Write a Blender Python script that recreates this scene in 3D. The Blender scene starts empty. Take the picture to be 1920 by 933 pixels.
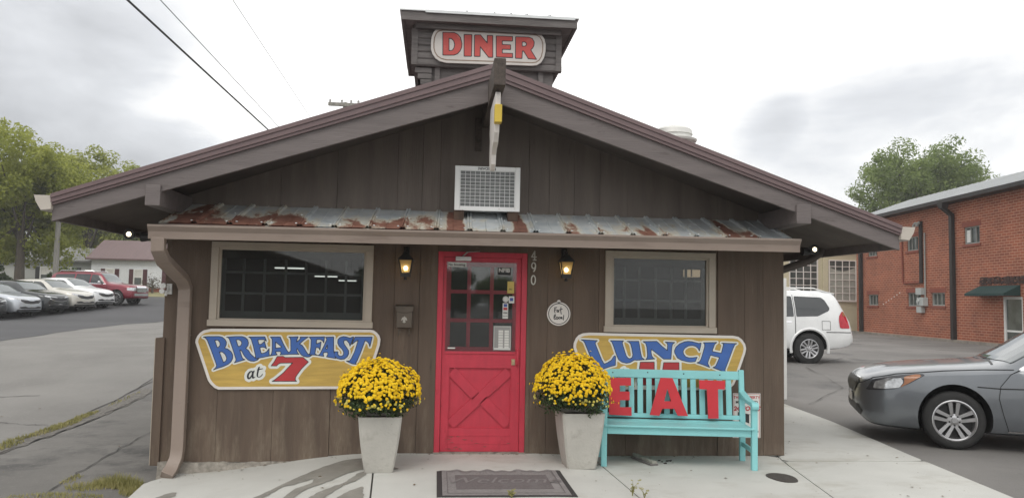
import bpy, math, random
import numpy as np
from mathutils import Vector, Matrix
from mathutils.bvhtree import BVHTree
from mathutils.geometry import tessellate_polygon

random.seed(7)
rng = np.random.default_rng(7)
scene = bpy.context.scene
COL = scene.collection
rad = math.radians

# ------------------------------------------------------------------ materials
def _nt(name):
    m = bpy.data.materials.new(name)
    m.use_nodes = True
    nt = m.node_tree
    return m, nt, nt.nodes, nt.links, nt.nodes['Principled BSDF']

def ramp(nodes, stops, interp='LINEAR'):
    r = nodes.new('ShaderNodeValToRGB')
    r.color_ramp.interpolation = interp
    els = r.color_ramp.elements
    while len(els) < len(stops):
        els.new(0.5)
    for e, (p, c) in zip(els, stops):
        e.position = p
        e.color = (c, c, c, 1) if isinstance(c, (int, float)) else (*c, 1)
    return r

def noise(nodes, links, scale, detail=5, stretch=(1, 1, 1), rough=.55, src='Object', dist=0):
    tc = nodes.new('ShaderNodeTexCoord')
    mp = nodes.new('ShaderNodeMapping')
    mp.inputs['Scale'].default_value = stretch
    links.new(tc.outputs[src], mp.inputs['Vector'])
    n = nodes.new('ShaderNodeTexNoise')
    n.inputs['Scale'].default_value = scale
    n.inputs['Detail'].default_value = detail
    n.inputs['Roughness'].default_value = rough
    n.inputs['Distortion'].default_value = dist
    links.new(mp.outputs['Vector'], n.inputs['Vector'])
    return n

def mixc(nodes, links, fac, a, b, mode='MIX'):
    mx = nodes.new('ShaderNodeMix')
    mx.data_type = 'RGBA'
    mx.blend_type = mode
    for sock, v in ((mx.inputs[0], fac), (mx.inputs[6], a), (mx.inputs[7], b)):
        if hasattr(v, 'is_linked') or hasattr(v, 'links'):
            links.new(v, sock)
        elif isinstance(v, (int, float)):
            sock.default_value = v if sock.type == 'VALUE' else (v, v, v, 1)
        else:
            sock.default_value = (*v, 1)
    return mx.outputs[2]

def mat(name, col, rough=.6, metal=0., var=.18, vs=4., stretch=(1, 1, 1), bump=0., bs=30.,
        bstretch=None, spots=None, spots2=None, spec=.5, coat=0., detail=5):
    """base colour varied by fractal noise; spots=(colour, scale, lo, hi, stretch) adds a worn layer"""
    m, nt, N, L, p = _nt(name)
    n1 = noise(N, L, vs, detail, stretch)
    lo = tuple(max(0, c * (1 - var)) for c in col)
    hi = tuple(min(1, c * (1 + var)) for c in col)
    r = ramp(N, [(.28, lo), (.72, hi)])
    L.new(n1.outputs['Fac'], r.inputs['Fac'])
    out = r.outputs['Color']
    for sp in (spots, spots2):
        if sp:
            sc, s_, a, b, st = sp
            n2 = noise(N, L, s_, 6, st, .65)
            r2 = ramp(N, [(a, 0.), (b, 1.)])
            L.new(n2.outputs['Fac'], r2.inputs['Fac'])
            out = mixc(N, L, r2.outputs['Color'], out, sc)
    L.new(out, p.inputs['Base Color'])
    p.inputs['Roughness'].default_value = rough
    p.inputs['Metallic'].default_value = metal
    p.inputs['Specular IOR Level'].default_value = spec
    p.inputs['Coat Weight'].default_value = coat
    p.inputs['Coat Roughness'].default_value = .04
    if bump:
        nb = noise(N, L, bs, 6, bstretch or stretch, .6)
        b = N.new('ShaderNodeBump')
        b.inputs['Strength'].default_value = bump
        b.inputs['Distance'].default_value = .02
        L.new(nb.outputs['Fac'], b.inputs['Height'])
        L.new(b.outputs['Normal'], p.inputs['Normal'])
    return m

def emit_mat(name, col, strength):
    m, nt, N, L, p = _nt(name)
    p.inputs['Base Color'].default_value = (*col, 1)
    p.inputs['Emission Color'].default_value = (*col, 1)
    p.inputs['Emission Strength'].default_value = strength
    return m

def glass_mat(name, tint=(.5, .5, .5), trans=.75, rough=.02, extra=0.):
    """thin pane: tinted see-through plus a Fresnel reflection"""
    m, nt, N, L, p = _nt(name)
    N.remove(p)
    out = N['Material Output']
    t = N.new('ShaderNodeBsdfTransparent')
    t.inputs['Color'].default_value = (*tint, 1)
    d = N.new('ShaderNodeBsdfDiffuse')
    d.inputs['Color'].default_value = (.13, .13, .125, 1)
    mx0 = N.new('ShaderNodeMixShader')
    mx0.inputs[0].default_value = trans
    L.new(d.outputs[0], mx0.inputs[1]); L.new(t.outputs[0], mx0.inputs[2])
    g = N.new('ShaderNodeBsdfGlossy')
    g.inputs['Roughness'].default_value = rough
    fr = N.new('ShaderNodeFresnel')
    fr.inputs['IOR'].default_value = 1.5
    ad = N.new('ShaderNodeMath'); ad.operation = 'ADD'
    ad.inputs[1].default_value = extra
    L.new(fr.outputs[0], ad.inputs[0])
    mx = N.new('ShaderNodeMixShader')
    L.new(ad.outputs[0], mx.inputs[0]); L.new(mx0.outputs[0], mx.inputs[1]); L.new(g.outputs[0], mx.inputs[2])
    L.new(mx.outputs[0], out.inputs['Surface'])
    return m

def leaf_mat(name, cols, scale=.6, trans=.35, rough=.6):
    m, nt, N, L, p = _nt(name)
    out = N['Material Output']
    n1 = noise(N, L, scale, 3)
    n2 = noise(N, L, scale * 9, 2)
    r = ramp(N, [(.3, cols[0]), (.5, cols[1]), (.7, cols[2])])
    ad = N.new('ShaderNodeMath'); ad.operation = 'MULTIPLY_ADD'
    ad.inputs[1].default_value = .45; 
    L.new(n2.outputs['Fac'], ad.inputs[0])
    sub = N.new('ShaderNodeMath'); sub.operation = 'MULTIPLY_ADD'
    sub.inputs[1].default_value = .9; sub.inputs[2].default_value = -.17
    L.new(n1.outputs['Fac'], sub.inputs[0])
    L.new(sub.outputs[0], ad.inputs[2])
    L.new(ad.outputs[0], r.inputs['Fac'])
    L.new(r.outputs['Color'], p.inputs['Base Color'])
    p.inputs['Roughness'].default_value = rough
    p.inputs['Specular IOR Level'].default_value = .25
    tl = N.new('ShaderNodeBsdfTranslucent')
    L.new(r.outputs['Color'], tl.inputs['Color'])
    mx = N.new('ShaderNodeMixShader'); mx.inputs[0].default_value = trans
    L.new(p.outputs[0], mx.inputs[1]); L.new(tl.outputs[0], mx.inputs[2])
    L.new(mx.outputs[0], out.inputs['Surface'])
    return m

# ------------------------------------------------------------------ objects
OFF = {}

def tag(o, label=None, cat=None, group=None, kind=None):
    if label: o['label'] = label
    if cat: o['category'] = cat
    if group: o['group'] = group
    if kind: o['kind'] = kind
    return o

def thing(name, label, cat, loc=(0, 0, 0), rz=0., group=None):
    o = bpy.data.objects.new(name, None)
    o.empty_display_size = .2
    COL.objects.link(o)
    o.location = loc
    o.rotation_euler = (0, 0, rz)
    OFF[o.name] = Vector(loc) if rz == 0 else None
    tag(o, label, cat, group)
    return o

def copy_tree(o, parent=None):
    c = o.copy()
    COL.objects.link(c)
    c.parent = parent
    for ch in list(o.children):
        copy_tree(ch, c)
    return c

class MB:
    def __init__(s):
        s.v = []; s.f = []; s.m = []
    def add(s, vs, fs, m=0):
        b = len(s.v)
        s.v.extend([tuple(map(float, q)) for q in vs])
        for f in fs:
            s.f.append(tuple(b + i for i in f)); s.m.append(m)
        return s
    def box(s, x0, x1, y0, y1, z0, z1, m=0):
        return s.add([(x0, y0, z0), (x1, y0, z0), (x1, y1, z0), (x0, y1, z0), (x0, y0, z1), (x1, y0, z1), (x1, y1, z1), (x0, y1, z1)],
                     [(0, 3, 2, 1), (4, 5, 6, 7), (0, 1, 5, 4), (1, 2, 6, 5), (2, 3, 7, 6), (3, 0, 4, 7)], m)
    def hexa(s, p, m=0):
        """eight corners: bottom ring of four, top ring of four"""
        return s.add(p, [(0, 3, 2, 1), (4, 5, 6, 7), (0, 1, 5, 4), (1, 2, 6, 5), (2, 3, 7, 6), (3, 0, 4, 7)], m)
    def beam(s, a, b, w, h, m=0, up=(0, 0, 1)):
        a, b = Vector(a), Vector(b)
        d = (b - a).normalized()
        u = Vector(up)
        r = d.cross(u)
        if r.length < 1e-4: r = d.cross(Vector((0, 1, 0)))
        r.normalize(); u = r.cross(d)
        P = []
        for q in (a, b):
            for i, j in ((-1, -1), (1, -1), (1, 1), (-1, 1)):
                P.append(q + r * (i * w / 2) + u * (j * h / 2))
        return s.add(P, [(0, 1, 2, 3), (7, 6, 5, 4), (0, 4, 5, 1), (1, 5, 6, 2), (2, 6, 7, 3), (3, 7, 4, 0)], m)
    def prism(s, poly, axis, t0, t1, m=0, mcap=None):
        n = len(poly)
        def P(q, t):
            return {'x': (t, q[0], q[1]), 'y': (q[0], t, q[1]), 'z': (q[0], q[1], t)}[axis]
        vs = [P(q, t0) for q in poly] + [P(q, t1) for q in poly]
        tri = tessellate_polygon([[Vector((q[0], q[1], 0)) for q in poly]])
        mc = m if mcap is None else mcap
        s.add(vs, [tuple(t) for t in tri] + [tuple(i + n for i in reversed(t)) for t in tri], mc)
        b = len(s.v) - 2 * n
        for i in range(n):
            j = (i + 1) % n
            s.f.append((b + i, b + n + i, b + n + j, b + j)); s.m.append(m)
        return s
    def tube(s, pts, r, n=8, m=0, sq=None, up=None, cap=True):
        """swept round tube, or a rectangular one with sq=(w, h)"""
        pts = [Vector(p) for p in pts]
        rr = r if isinstance(r, (list, tuple)) else [r] * len(pts)
        ring = []
        ref = Vector(up) if up else None
        for i, p in enumerate(pts):
            if i == 0: d = pts[1] - p
            elif i == len(pts) - 1: d = p - pts[i - 1]
            else: d = (pts[i + 1] - p).normalized() + (p - pts[i - 1]).normalized()
            d.normalize()
            if ref is None:
                ref = Vector((0, 0, 1)) if abs(d.z) < .9 else Vector((1, 0, 0))
            a = d.cross(ref)
            if a.length < 1e-3:
                a = d.cross(Vector((0, 1, 0)))
            a.normalize()
            b = a.cross(d); 
            if not up: ref = b
            if sq:
                w, h = sq
                ring.append([p + a * (i_ * w / 2) + b * (j_ * h / 2) for i_, j_ in ((-1, -1), (1, -1), (1, 1), (-1, 1))])
            else:
                ring.append([p + a * (rr[i] * math.cos(2 * math.pi * k / n)) + b * (rr[i] * math.sin(2 * math.pi * k / n)) for k in range(n)])
        k = len(ring[0])
        vs = [q for rg in ring for q in rg]
        fs = []
        for i in range(len(ring) - 1):
            for j in range(k):
                j2 = (j + 1) % k
                fs.append((i * k + j, i * k + j2, (i + 1) * k + j2, (i + 1) * k + j))
        if cap:
            fs.append(tuple(range(k - 1, -1, -1)))
            fs.append(tuple((len(ring) - 1) * k + j for j in range(k)))
        return s.add(vs, fs, m)
    def lathe(s, prof, c, axis='z', n=24, m=0, cap=True):
        """profile of (radius, height) turned about an axis through c"""
        vs = []
        for r, h in prof:
            for k in range(n):
                a = 2 * math.pi * k / n
                u, w = r * math.cos(a), r * math.sin(a)
                q = {'z': (u, w, h), 'y': (u, h, w), 'x': (h, u, w)}[axis]
                vs.append((c[0] + q[0], c[1] + q[1], c[2] + q[2]))
        fs = []
        for i in range(len(prof) - 1):
            for k in range(n):
                k2 = (k + 1) % n
                fs.append((i * n + k, i * n + k2, (i + 1) * n + k2, (i + 1) * n + k))
        if cap:
            fs.append(tuple(range(n - 1, -1, -1)))
            fs.append(tuple((len(prof) - 1) * n + k for k in range(n)))
        return s.add(vs, fs, m)
    def ball(s, c, r, n=10, m=0, sq=(1, 1, 1)):
        k = n // 2
        prof = [(r * math.sin(math.pi * (i + .02) / (k + .04)), -r * math.cos(math.pi * (i + .02) / (k + .04))) for i in range(k + 1)]
        b = len(s.v)
        s.lathe(prof, (0, 0, 0), 'z', n, m)
        for i in range(b, len(s.v)):
            v = s.v[i]
            s.v[i] = (c[0] + v[0] * sq[0], c[1] + v[1] * sq[1], c[2] + v[2] * sq[2])
        return s
    def xform(s, M, start=0):
        for i in range(start, len(s.v)):
            s.v[i] = tuple(M @ Vector(s.v[i]))
        return s
    def build(s, name, mats, parent=None, smooth=0, bevel=0, recalc=True, local=False, off=None):
        """smooth = angle in degrees below which edges shade smooth; verts in world space unless local"""
        me = bpy.data.meshes.new(name)
        V = np.array(s.v, dtype=np.float64).reshape(-1, 3)
        root = parent
        while root is not None and root.parent is not None: root = root.parent
        if off is not None:
            V = V - np.array(off)
        elif root is not None and not local:
            o_ = OFF[root.name]
            if o_ is not None: V = V - np.array(o_)
        me.from_pydata(V.tolist(), [], s.f)
        if not isinstance(mats, (list, tuple)): mats = [mats]
        for m_ in mats: me.materials.append(m_)
        me.polygons.foreach_set('material_index', s.m)
        me.update()
        if recalc:
            import bmesh
            bm = bmesh.new(); bm.from_mesh(me)
            bmesh.ops.recalc_face_normals(bm, faces=bm.faces)
            bm.to_mesh(me); bm.free()
        if smooth:
            me.polygons.foreach_set('use_smooth', [True] * len(me.polygons))
            me.set_sharp_from_angle(angle=rad(smooth))
        o = bpy.data.objects.new(name, me)
        COL.objects.link(o)
        if off is not None and parent is None: o.location = off
        if parent is not None:
            o.parent = parent
        if bevel:
            bv = o.modifiers.new('bevel', 'BEVEL')
            bv.width = bevel; bv.segments = 2; bv.limit_method = 'ANGLE'; bv.angle_limit = rad(40)
        return o

def solo(mb, name, mats, label, cat, loc, group=None, **k):
    """a thing that is one mesh, its origin at loc"""
    o = mb.build(name, mats, off=loc, **k)
    return tag(o, label, cat, group)

# ------------------------------------------------------------------ flat regions by signed distance
def psd(P):
    P = np.array(P, float)
    A = P; B = np.roll(P, -1, 0)
    def fn(X, Z):
        d = np.full(X.shape, 1e9); ins = np.zeros(X.shape, bool)
        for (ax, az), (bx, bz) in zip(A, B):
            ex, ez = bx - ax, bz - az
            t = np.clip(((X - ax) * ex + (Z - az) * ez) / (ex * ex + ez * ez + 1e-12), 0, 1)
            d = np.minimum(d, (X - ax - t * ex) ** 2 + (Z - az - t * ez) ** 2)
            c = (az > Z) != (bz > Z)
            with np.errstate(divide='ignore', invalid='ignore'):
                xi = ax + (Z - az) * ex / (ez if ez else 1e-12)
            ins ^= c & (X < xi)
        d = np.sqrt(d)
        return np.where(ins, -d, d)
    fn.bounds = (P[:, 0].min(), P[:, 0].max(), P[:, 1].min(), P[:, 1].max())
    return fn

def strokes(lines, w):
    """thick polylines"""
    pts = np.array([p for l in lines for p in l], float)
    def fn(X, Z):
        d = np.full(X.shape, 1e9)
        for l in lines:
            for (ax, az), (bx, bz) in zip(l[:-1], l[1:]):
                ex, ez = bx - ax, bz - az
                t = np.clip(((X - ax) * ex + (Z - az) * ez) / (ex * ex + ez * ez + 1e-12), 0, 1)
                d = np.minimum(d, (X - ax - t * ex) ** 2 + (Z - az - t * ez) ** 2)
        return np.sqrt(d) - w
    fn.bounds = (pts[:, 0].min() - w, pts[:, 0].max() + w, pts[:, 1].min() - w, pts[:, 1].max() + w)
    return fn

def glyphs(gl, only=None):
    fs = []
    for o, hs in gl:
        fo = psd(o); fh = [psd(h) for h in hs]
        fs.append((fo, fh))
    def fn(X, Z):
        D = np.full(X.shape, 1e9)
        for fo, fh in fs:
            d = fo(X, Z)
            for h in fh: d = np.maximum(d, -h(X, Z))
            D = np.minimum(D, d)
        return D
    b = np.array([f.bounds for f, _ in fs])
    fn.bounds = (b[:, 0].min(), b[:, 1].max(), b[:, 2].min(), b[:, 3].max())
    return fn

def region(fn, cell, thr=0., bounds=None, wob=None):
    """marching squares: returns 2-D verts and faces of {fn < thr}"""
    x0, x1, z0, z1 = bounds or fn.bounds
    pad = max(thr, 0) + cell * 1.5
    xs = np.arange(x0 - pad, x1 + pad + cell, cell); zs = np.arange(z0 - pad, z1 + pad + cell, cell)
    X, Z = np.meshgrid(xs, zs, indexing='ij')
    D = fn(X, Z) - thr
    if wob is not None: D = D + wob(X, Z)
    D = np.where(np.abs(D) < 1e-7, 1e-7, D)
    ins = D < 0
    V = []; K = {}
    def vert(i, j):
        k = (i, j)
        if k not in K:
            K[k] = len(V); V.append((xs[i], zs[j]))
        return K[k]
    def cross(i, j, i2, j2):
        k = (i, j, i2, j2) if (i, j) < (i2, j2) else (i2, j2, i, j)
        if k not in K:
            a, b = D[i, j], D[i2, j2]; t = a / (a - b)
            K[k] = len(V); V.append((xs[i] + t * (xs[i2] - xs[i]), zs[j] + t * (zs[j2] - zs[j])))
        return K[k]
    anyin = ins[:-1, :-1] | ins[1:, :-1] | ins[1:, 1:] | ins[:-1, 1:]
    F = []
    for i, j in zip(*np.nonzero(anyin)):
        cs = [(i, j), (i + 1, j), (i + 1, j + 1), (i, j + 1)]
        poly = []
        for a in range(4):
            p, q = cs[a], cs[(a + 1) % 4]
            if ins[p]: poly.append(vert(*p))
            if ins[p] != ins[q]: poly.append(cross(*p, *q))
        if len(poly) >= 3: F.append(tuple(poly))
    return V, F

def paint(mb, fn, y, cell, thr=0., m=0, bounds=None):
    """a coat of paint on a sign face looking towards -y"""
    V, F = region(fn, cell, thr, bounds)
    mb.add([(a, y, b) for a, b in V], F, m)
    return mb

def textmesh(s, size, align='CENTER', bold=0., shear=0.):
    cu = bpy.data.curves.new('t', 'FONT')
    cu.body = s; cu.size = size; cu.align_x = align; cu.align_y = 'CENTER'
    cu.offset = bold; cu.shear = shear; cu.resolution_u = 3
    ob = bpy.data.objects.new('t', cu)
    COL.objects.link(ob)
    dg = bpy.context.evaluated_depsgraph_get()
    me = bpy.data.meshes.new_from_object(ob.evaluated_get(dg))
    V = [(v.co.x, v.co.y) for v in me.vertices]
    F = [tuple(p.vertices) for p in me.polygons]
    bpy.data.objects.remove(ob); bpy.data.curves.remove(cu); bpy.data.meshes.remove(me)
    return V, F

def text(mb, s, x, y, z, size, m=0, bold=0., shear=0., flip=False, sx=1.):
    V, F = textmesh(s, size, 'CENTER', bold, shear)
    k = -1 if flip else 1
    mb.add([(x + k * a * sx, y, z + k * b) for a, b in V], F, m)

def smooth01(t):
    t = min(1., max(0., t))
    return t * t * (3 - 2 * t)
# ------------------------------------------------------------------ camera
CAM = Vector((-0.472, -8.0, 1.559))
def camera():
    th, ph, ro = rad(5.5), rad(3.8), rad(1.1)
    f = Vector((math.sin(th) * math.cos(ph), math.cos(th) * math.cos(ph), math.sin(ph)))
    r = Vector((math.cos(th), -math.sin(th), 0)); u = r.cross(f)
    r2 = r * math.cos(ro) + u * math.sin(ro); u2 = u * math.cos(ro) - r * math.sin(ro)
    cd = bpy.data.cameras.new('camera'); cd.sensor_width = 36; cd.lens = 36 * 1450 / 1920
    cd.clip_end = 2000; cd.clip_start = .05
    co = bpy.data.objects.new('camera', cd); COL.objects.link(co)
    M = Matrix((r2, u2, -f)).transposed().to_4x4(); M.translation = CAM
    co.matrix_world = M
    scene.camera = co
camera()

# ------------------------------------------------------------------ sky and sun
SUN_EL, SUN_AZ = 52, 205     # azimuth clockwise from +y
w = bpy.data.worlds.new('World'); scene.world = w; w.use_nodes = True
N, L = w.node_tree.nodes, w.node_tree.links
bg = N['Background']
sky = N.new('ShaderNodeTexSky'); sky.sky_type = 'NISHITA'; sky.sun_disc = False
sky.sun_elevation = rad(SUN_EL); sky.sun_rotation = rad(SUN_AZ)
tc = N.new('ShaderNodeTexCoord')
mp = N.new('ShaderNodeMapping'); mp.inputs['Scale'].default_value = (1.6, 1.6, 3.4); mp.inputs['Location'].default_value = (3.7, 1.2, .3)
L.new(tc.outputs['Generated'], mp.inputs['Vector'])
nz = N.new('ShaderNodeTexNoise'); nz.inputs['Scale'].default_value = 1.7; nz.inputs['Detail'].default_value = 7; nz.inputs['Roughness'].default_value = .55
nz.inputs['Distortion'].default_value = .25
L.new(mp.outputs['Vector'], nz.inputs['Vector'])
def dirbias(v, lo, hi):
    """how near the view direction is to v"""
    vm = N.new('ShaderNodeVectorMath'); vm.operation = 'DOT_PRODUCT'
    vm.inputs[1].default_value = Vector(v).normalized()
    nm = N.new('ShaderNodeVectorMath'); nm.operation = 'NORMALIZE'
    L.new(tc.outputs['Generated'], nm.inputs[0]); L.new(nm.outputs[0], vm.inputs[0])
    mr = N.new('ShaderNodeMapRange'); mr.inputs['From Min'].default_value = lo; mr.inputs['From Max'].default_value = hi
    mr.interpolation_type = 'SMOOTHSTEP'
    L.new(vm.outputs['Value'], mr.inputs['Value'])
    return mr.outputs['Result']
def madd(a, k, b):
    q = N.new('ShaderNodeMath'); q.operation = 'MULTIPLY_ADD'
    L.new(a, q.inputs[0]); q.inputs[1].default_value = k
    if isinstance(b, (int, float)): q.inputs[2].default_value = b
    else: L.new(b, q.inputs[2])
    return q.outputs[0]
g1 = dirbias((-.55, .835, .16), .90, .985)       # grey bank low on the left
g2 = dirbias((.56, .83, .10), .962, .992)      # grey bank low on the right
g3 = dirbias((.05, .6, 1), .3, .95)          # bright break overhead
dens = madd(nz.outputs['Fac'], 1.9, -.62)
dens = madd(g1, .68, dens); dens = madd(g2, .46, dens); dens = madd(g3, -.45, dens)
g4 = dirbias((.374, .898, .232), .9972, .9996)   # one small dark cloud
dens = madd(g4, .27, dens)
cr = ramp(N, [(.18, (1.32, 1.31, 1.29)), (.42, (1.03, 1.03, 1.02)), (.62, (.76, .775, .80)), (.98, (.52, .53, .55))])
L.new(dens, cr.inputs['Fac'])
sk = N.new('ShaderNodeVectorMath'); sk.operation = 'SCALE'; sk.inputs['Scale'].default_value = .1
L.new(sky.outputs['Color'], sk.inputs[0])
mx = N.new('ShaderNodeMix'); mx.data_type = 'RGBA'; mx.inputs[0].default_value = .93
L.new(sk.outputs[0], mx.inputs[6]); L.new(cr.outputs['Color'], mx.inputs[7])
L.new(mx.outputs[2], bg.inputs['Color'])
bg.inputs['Strength'].default_value = 1.0

sd = bpy.data.lights.new('sun', 'SUN'); sd.energy = .9; sd.angle = rad(28); sd.color = (1, .95, .87)
so = bpy.data.objects.new('sun', sd); COL.objects.link(so)
az = rad(SUN_AZ); el = rad(SUN_EL)
sdir = Vector((math.sin(az) * math.cos(el), math.cos(az) * math.cos(el), math.sin(el)))
so.rotation_euler = (-sdir).to_track_quat('-Z', 'Y').to_euler(); so.location = (0, -20, 30)

vs_ = scene.view_settings
vs_.view_transform = 'Standard'; vs_.look = 'None'; vs_.exposure = 0.2; vs_.gamma = 1; vs_.use_curve_mapping = False

# ------------------------------------------------------------------ ground levels
def slz(x, y=0):
    """top of the concrete in front of the diner"""
    return -.19 * smooth01((-1.0 - x) / 2.0) - .025 * smooth01((x - .5) / .8)

def gz(x, y):
    z = -.05
    z += .24 * smooth01((y - 3) / 10.)
    near = 1 - smooth01((y - 3) / 8.)
    z -= .19 * near * smooth01((-1.0 - x) / 1.3)
    z -= .06 * near * smooth01((-1.0 - x) / .8) * smooth01((x + 3.4) / .4)
    z -= .10 * smooth01((-y - 1.0) / 1.2) * (1 - smooth01((-2 - x) / 1.5)) * smooth01((4.2 - x) / 1.)
    lf = smooth01((-x - 4) / 10.)
    z += lf * (.07 * (min(max(y, 30), 40) - 30) + .045 * (min(max(y, 40), 75) - 40))
    return z

def sheet(fn, cell, dz, thr=0., bounds=None, wob=None, zf=gz):
    V, F = region(fn, cell, thr, bounds, wob)
    mb = MB()
    mb.add([(a, b, zf(a, b) + dz) for a, b in V], F)
    return mb

M_asphalt = mat('asphalt', (.165, .158, .150), .85, var=.28, vs=.35, bump=.5, bs=60, spots=((.085, .083, .082), .5, .56, .70, (1, 1, 1)), spots2=((.20, .19, .18), 24., .58, .74, (1, 1, 1)))
M_road = mat('worn_asphalt', (.190, .183, .171), .88, var=.12, vs=.6, bump=.4, bs=60, spots=((.150, .143, .134), .55, .50, .72, (1, .6, 1)), spots2=((.26, .25, .235), 22., .58, .75, (1, 1, 1)))
M_apron = mat('old_asphalt', (.160, .153, .142), .88, var=.2, vs=1.2, bump=.5, bs=70, spots=((.085, .082, .078), 1.3, .52, .68, (1, 1, 1)), spots2=((.21, .20, .185), 26., .56, .74, (1, 1, 1)))
M_lot = mat('sealed_asphalt', (.055, .055, .059), .75, var=.25, vs=.25, bump=.3, bs=50, spots=((.075, .074, .074), .4, .5, .72, (.4, 1, 1)))
M_crack = mat('crack_filler', (.055, .052, .048), .9, var=.3)
M_gravel = mat('crumbled_asphalt', (.16, .15, .135), .95, var=.5, vs=25, bump=1., bs=60)
M_conc = mat('concrete', (.51, .51, .48), .82, var=.08, vs=1.4, bump=.25, bs=120, spots=((.375, .36, .315), .9, .53, .74, (1, 1.6, 1)), spots2=((.33, .32, .295), 30., .66, .76, (1, 1, 1)))
M_wet = mat('damp_concrete', (.235, .225, .20), .7, var=.2, vs=6, bump=.2, bs=90, spots=((.34, .33, .30), 18, .62, .7, (1, 1, 1)))
M_joint = mat('joint_dirt', (.06, .056, .05), .95, var=.3)
M_grass = mat('grass_blades', (.17, .20, .045), .8, var=.5, vs=7, spec=.2)
M_drygrass = mat('verge_grass', (.22, .20, .095), .95, var=.35, vs=.5, bump=.6, bs=12)

# one ground sheet to the horizon
def ground():
    xs = np.concatenate([np.array([-240, -150, -110]), np.arange(-80, -40, 4), np.arange(-40, -8, 1), np.arange(-8, 8, .25), np.arange(8, 34, 1), np.arange(34, 75, 4), np.array([80, 110, 150, 240])])
    ys = np.concatenate([np.array([-200, -140, -100, -60, -40, -30, -20, -14]), np.arange(-10, -4, 1), np.arange(-4, 14, .25), np.arange(14, 45, 1), np.arange(45, 90, 3), np.array([95, 120, 160, 230])])
    mb = MB()
    nx, ny = len(xs), len(ys)
    vs = [(x, y, gz(x, y)) for x in xs for y in ys]
    fs = [(i * ny + j, (i + 1) * ny + j, (i + 1) * ny + j + 1, i * ny + j + 1) for i in range(nx - 1) for j in range(ny - 1)]
    mb.add(vs, fs)
    o = mb.build('ground', M_asphalt, smooth=60, recalc=False)
    tag(o, kind='structure')
ground()

def wobble(a, s, seed):
    r = np.random.default_rng(seed); ph = r.uniform(0, 6.28, (6, 2)); k = r.uniform(.4, 1.6, (6, 2)) * s
    def fn(X, Z):
        w_ = 0
        for i in range(6): w_ = w_ + np.sin(X * k[i, 0] + ph[i, 0]) * np.sin(Z * k[i, 1] + ph[i, 1])
        return a * w_ / 3
    return fn

tag(sheet(psd([(-5.45, -14), (-5.42, 0), (-5.5, 4), (-5.7, 8), (-5.9, 40), (-6, 52), (-18, 52), (-16.6, 39.4), (-13.75, 17.2), (-12, 0), (-11, -14)]), .5, .012, wob=wobble(.05, 2, 1)).build('road', M_road, recalc=False), kind='structure')
tag(sheet(psd([(-5.20, -12), (-5.2, 3), (-5.27, 6), (-5.35, 30), (-2.9, 30), (-2.9, -12)]), .25, .010, wob=wobble(.02, 4, 2)).build('apron', M_apron, recalc=False), kind='structure')
tag(sheet(psd([(-11.7, -2), (-12.1, 14.2), (-12.7, 17.7), (-13.35, 21.7), (-13.9, 27.3), (-13.4, 31.0), (-5.0, 33.5), (-5, 45.4), (-60, 47), (-60, -2)]), .8, .020, wob=wobble(.08, 1.5, 3)).build('car_park', M_lot, recalc=False), kind='structure')
tag(sheet(psd([(-60, 45.2), (-17, 45.2), (-5, 45.2), (-5, 49), (-60, 49)]), .6, .028).build('cross_street', M_lot, recalc=False), kind='structure')
tag(sheet(psd([(-5.15, -3), (-5.2, 2), (-5.25, 6.2), (-5.55, 6.2), (-5.5, 3), (-5.44, 1), (-5.4, -3)]), .08, .016, wob=wobble(.05, 9, 4)).build('gravel_strip', M_gravel, recalc=False), kind='structure')
tag(sheet(psd([(-70, 49.2), (-4, 49.2), (-4, 90), (-70, 90)]), 2., .03).build('lawn', M_drygrass, recalc=False), kind='structure')

# cracks in the paving
def jig(pts, a, seed, n=7):
    r = random.Random(seed); out = []
    for (x0, y0), (x1, y1) in zip(pts[:-1], pts[1:]):
        for k in range(n):
            t = k / n
            out.append((x0 + (x1 - x0) * t + r.uniform(-a, a), y0 + (y1 - y0) * t + r.uniform(-a, a)))
    out.append(pts[-1]); return out
def crack(pts, wdt, seed, a=.03, dz=.02, n=7, name='paving_crack'):
    l = jig(pts, a, seed, n)
    mb = MB(); r = random.Random(seed)
    vs = []
    for i, (x, y) in enumerate(l):
        q = l[min(i + 1, len(l) - 1)]; p = l[max(i - 1, 0)]
        dx, dy = q[0] - p[0], q[1] - p[1]; d = math.hypot(dx, dy) or 1
        ww = wdt * r.uniform(.15, 1.5)
        for s_ in (-1, 1):
            xx, yy = x - dy / d * ww * s_, y + dx / d * ww * s_
            vs.append((xx, yy, gz(xx, yy) + dz))
    mb.add(vs, [(2 * i, 2 * i + 1, 2 * i + 3, 2 * i + 2) for i in range(len(l) - 1)])
    tag(mb.build(name, M_crack, recalc=False), kind='structure')
crack([(-5.21, -2), (-5.21, 1.14), (-5.2, 3.13), (-5.27, 4.06), (-5.28, 6.04), (-5.3, 9)], .010, 1)
crack([(-5.42, 0), (-5.39, 1.49), (-5.54, 4.26), (-5.63, 5.93), (-5.73, 7.33), (-5.8, 10)], .009, 2)
crack([(-3.85, -1.8), (-3.91, -.42), (-3.99, .44), (-4.08, 1.89), (-4.12, 2.67), (-4.15, 5)], .007, 3)
crack([(-9, 3.5), (-6.31, 3.22), (-5.9, 3.08), (-5.6, 3.04)], .009, 4)
crack([(-9.2, 6.0), (-7.6, 5.3), (-6.9, 5.5)], .012, 6)
crack([(5.6, 4.2), (7.3, 6.2), (8.2, 9.5), (10.5, 12)], .009, 7)
crack([(5.2, 6.8), (8, 7.0), (12, 8.2), (17, 9.2)], .009, 8)
crack([(6, 15.5), (12, 17), (19.5, 19)], .03, 9)

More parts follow.
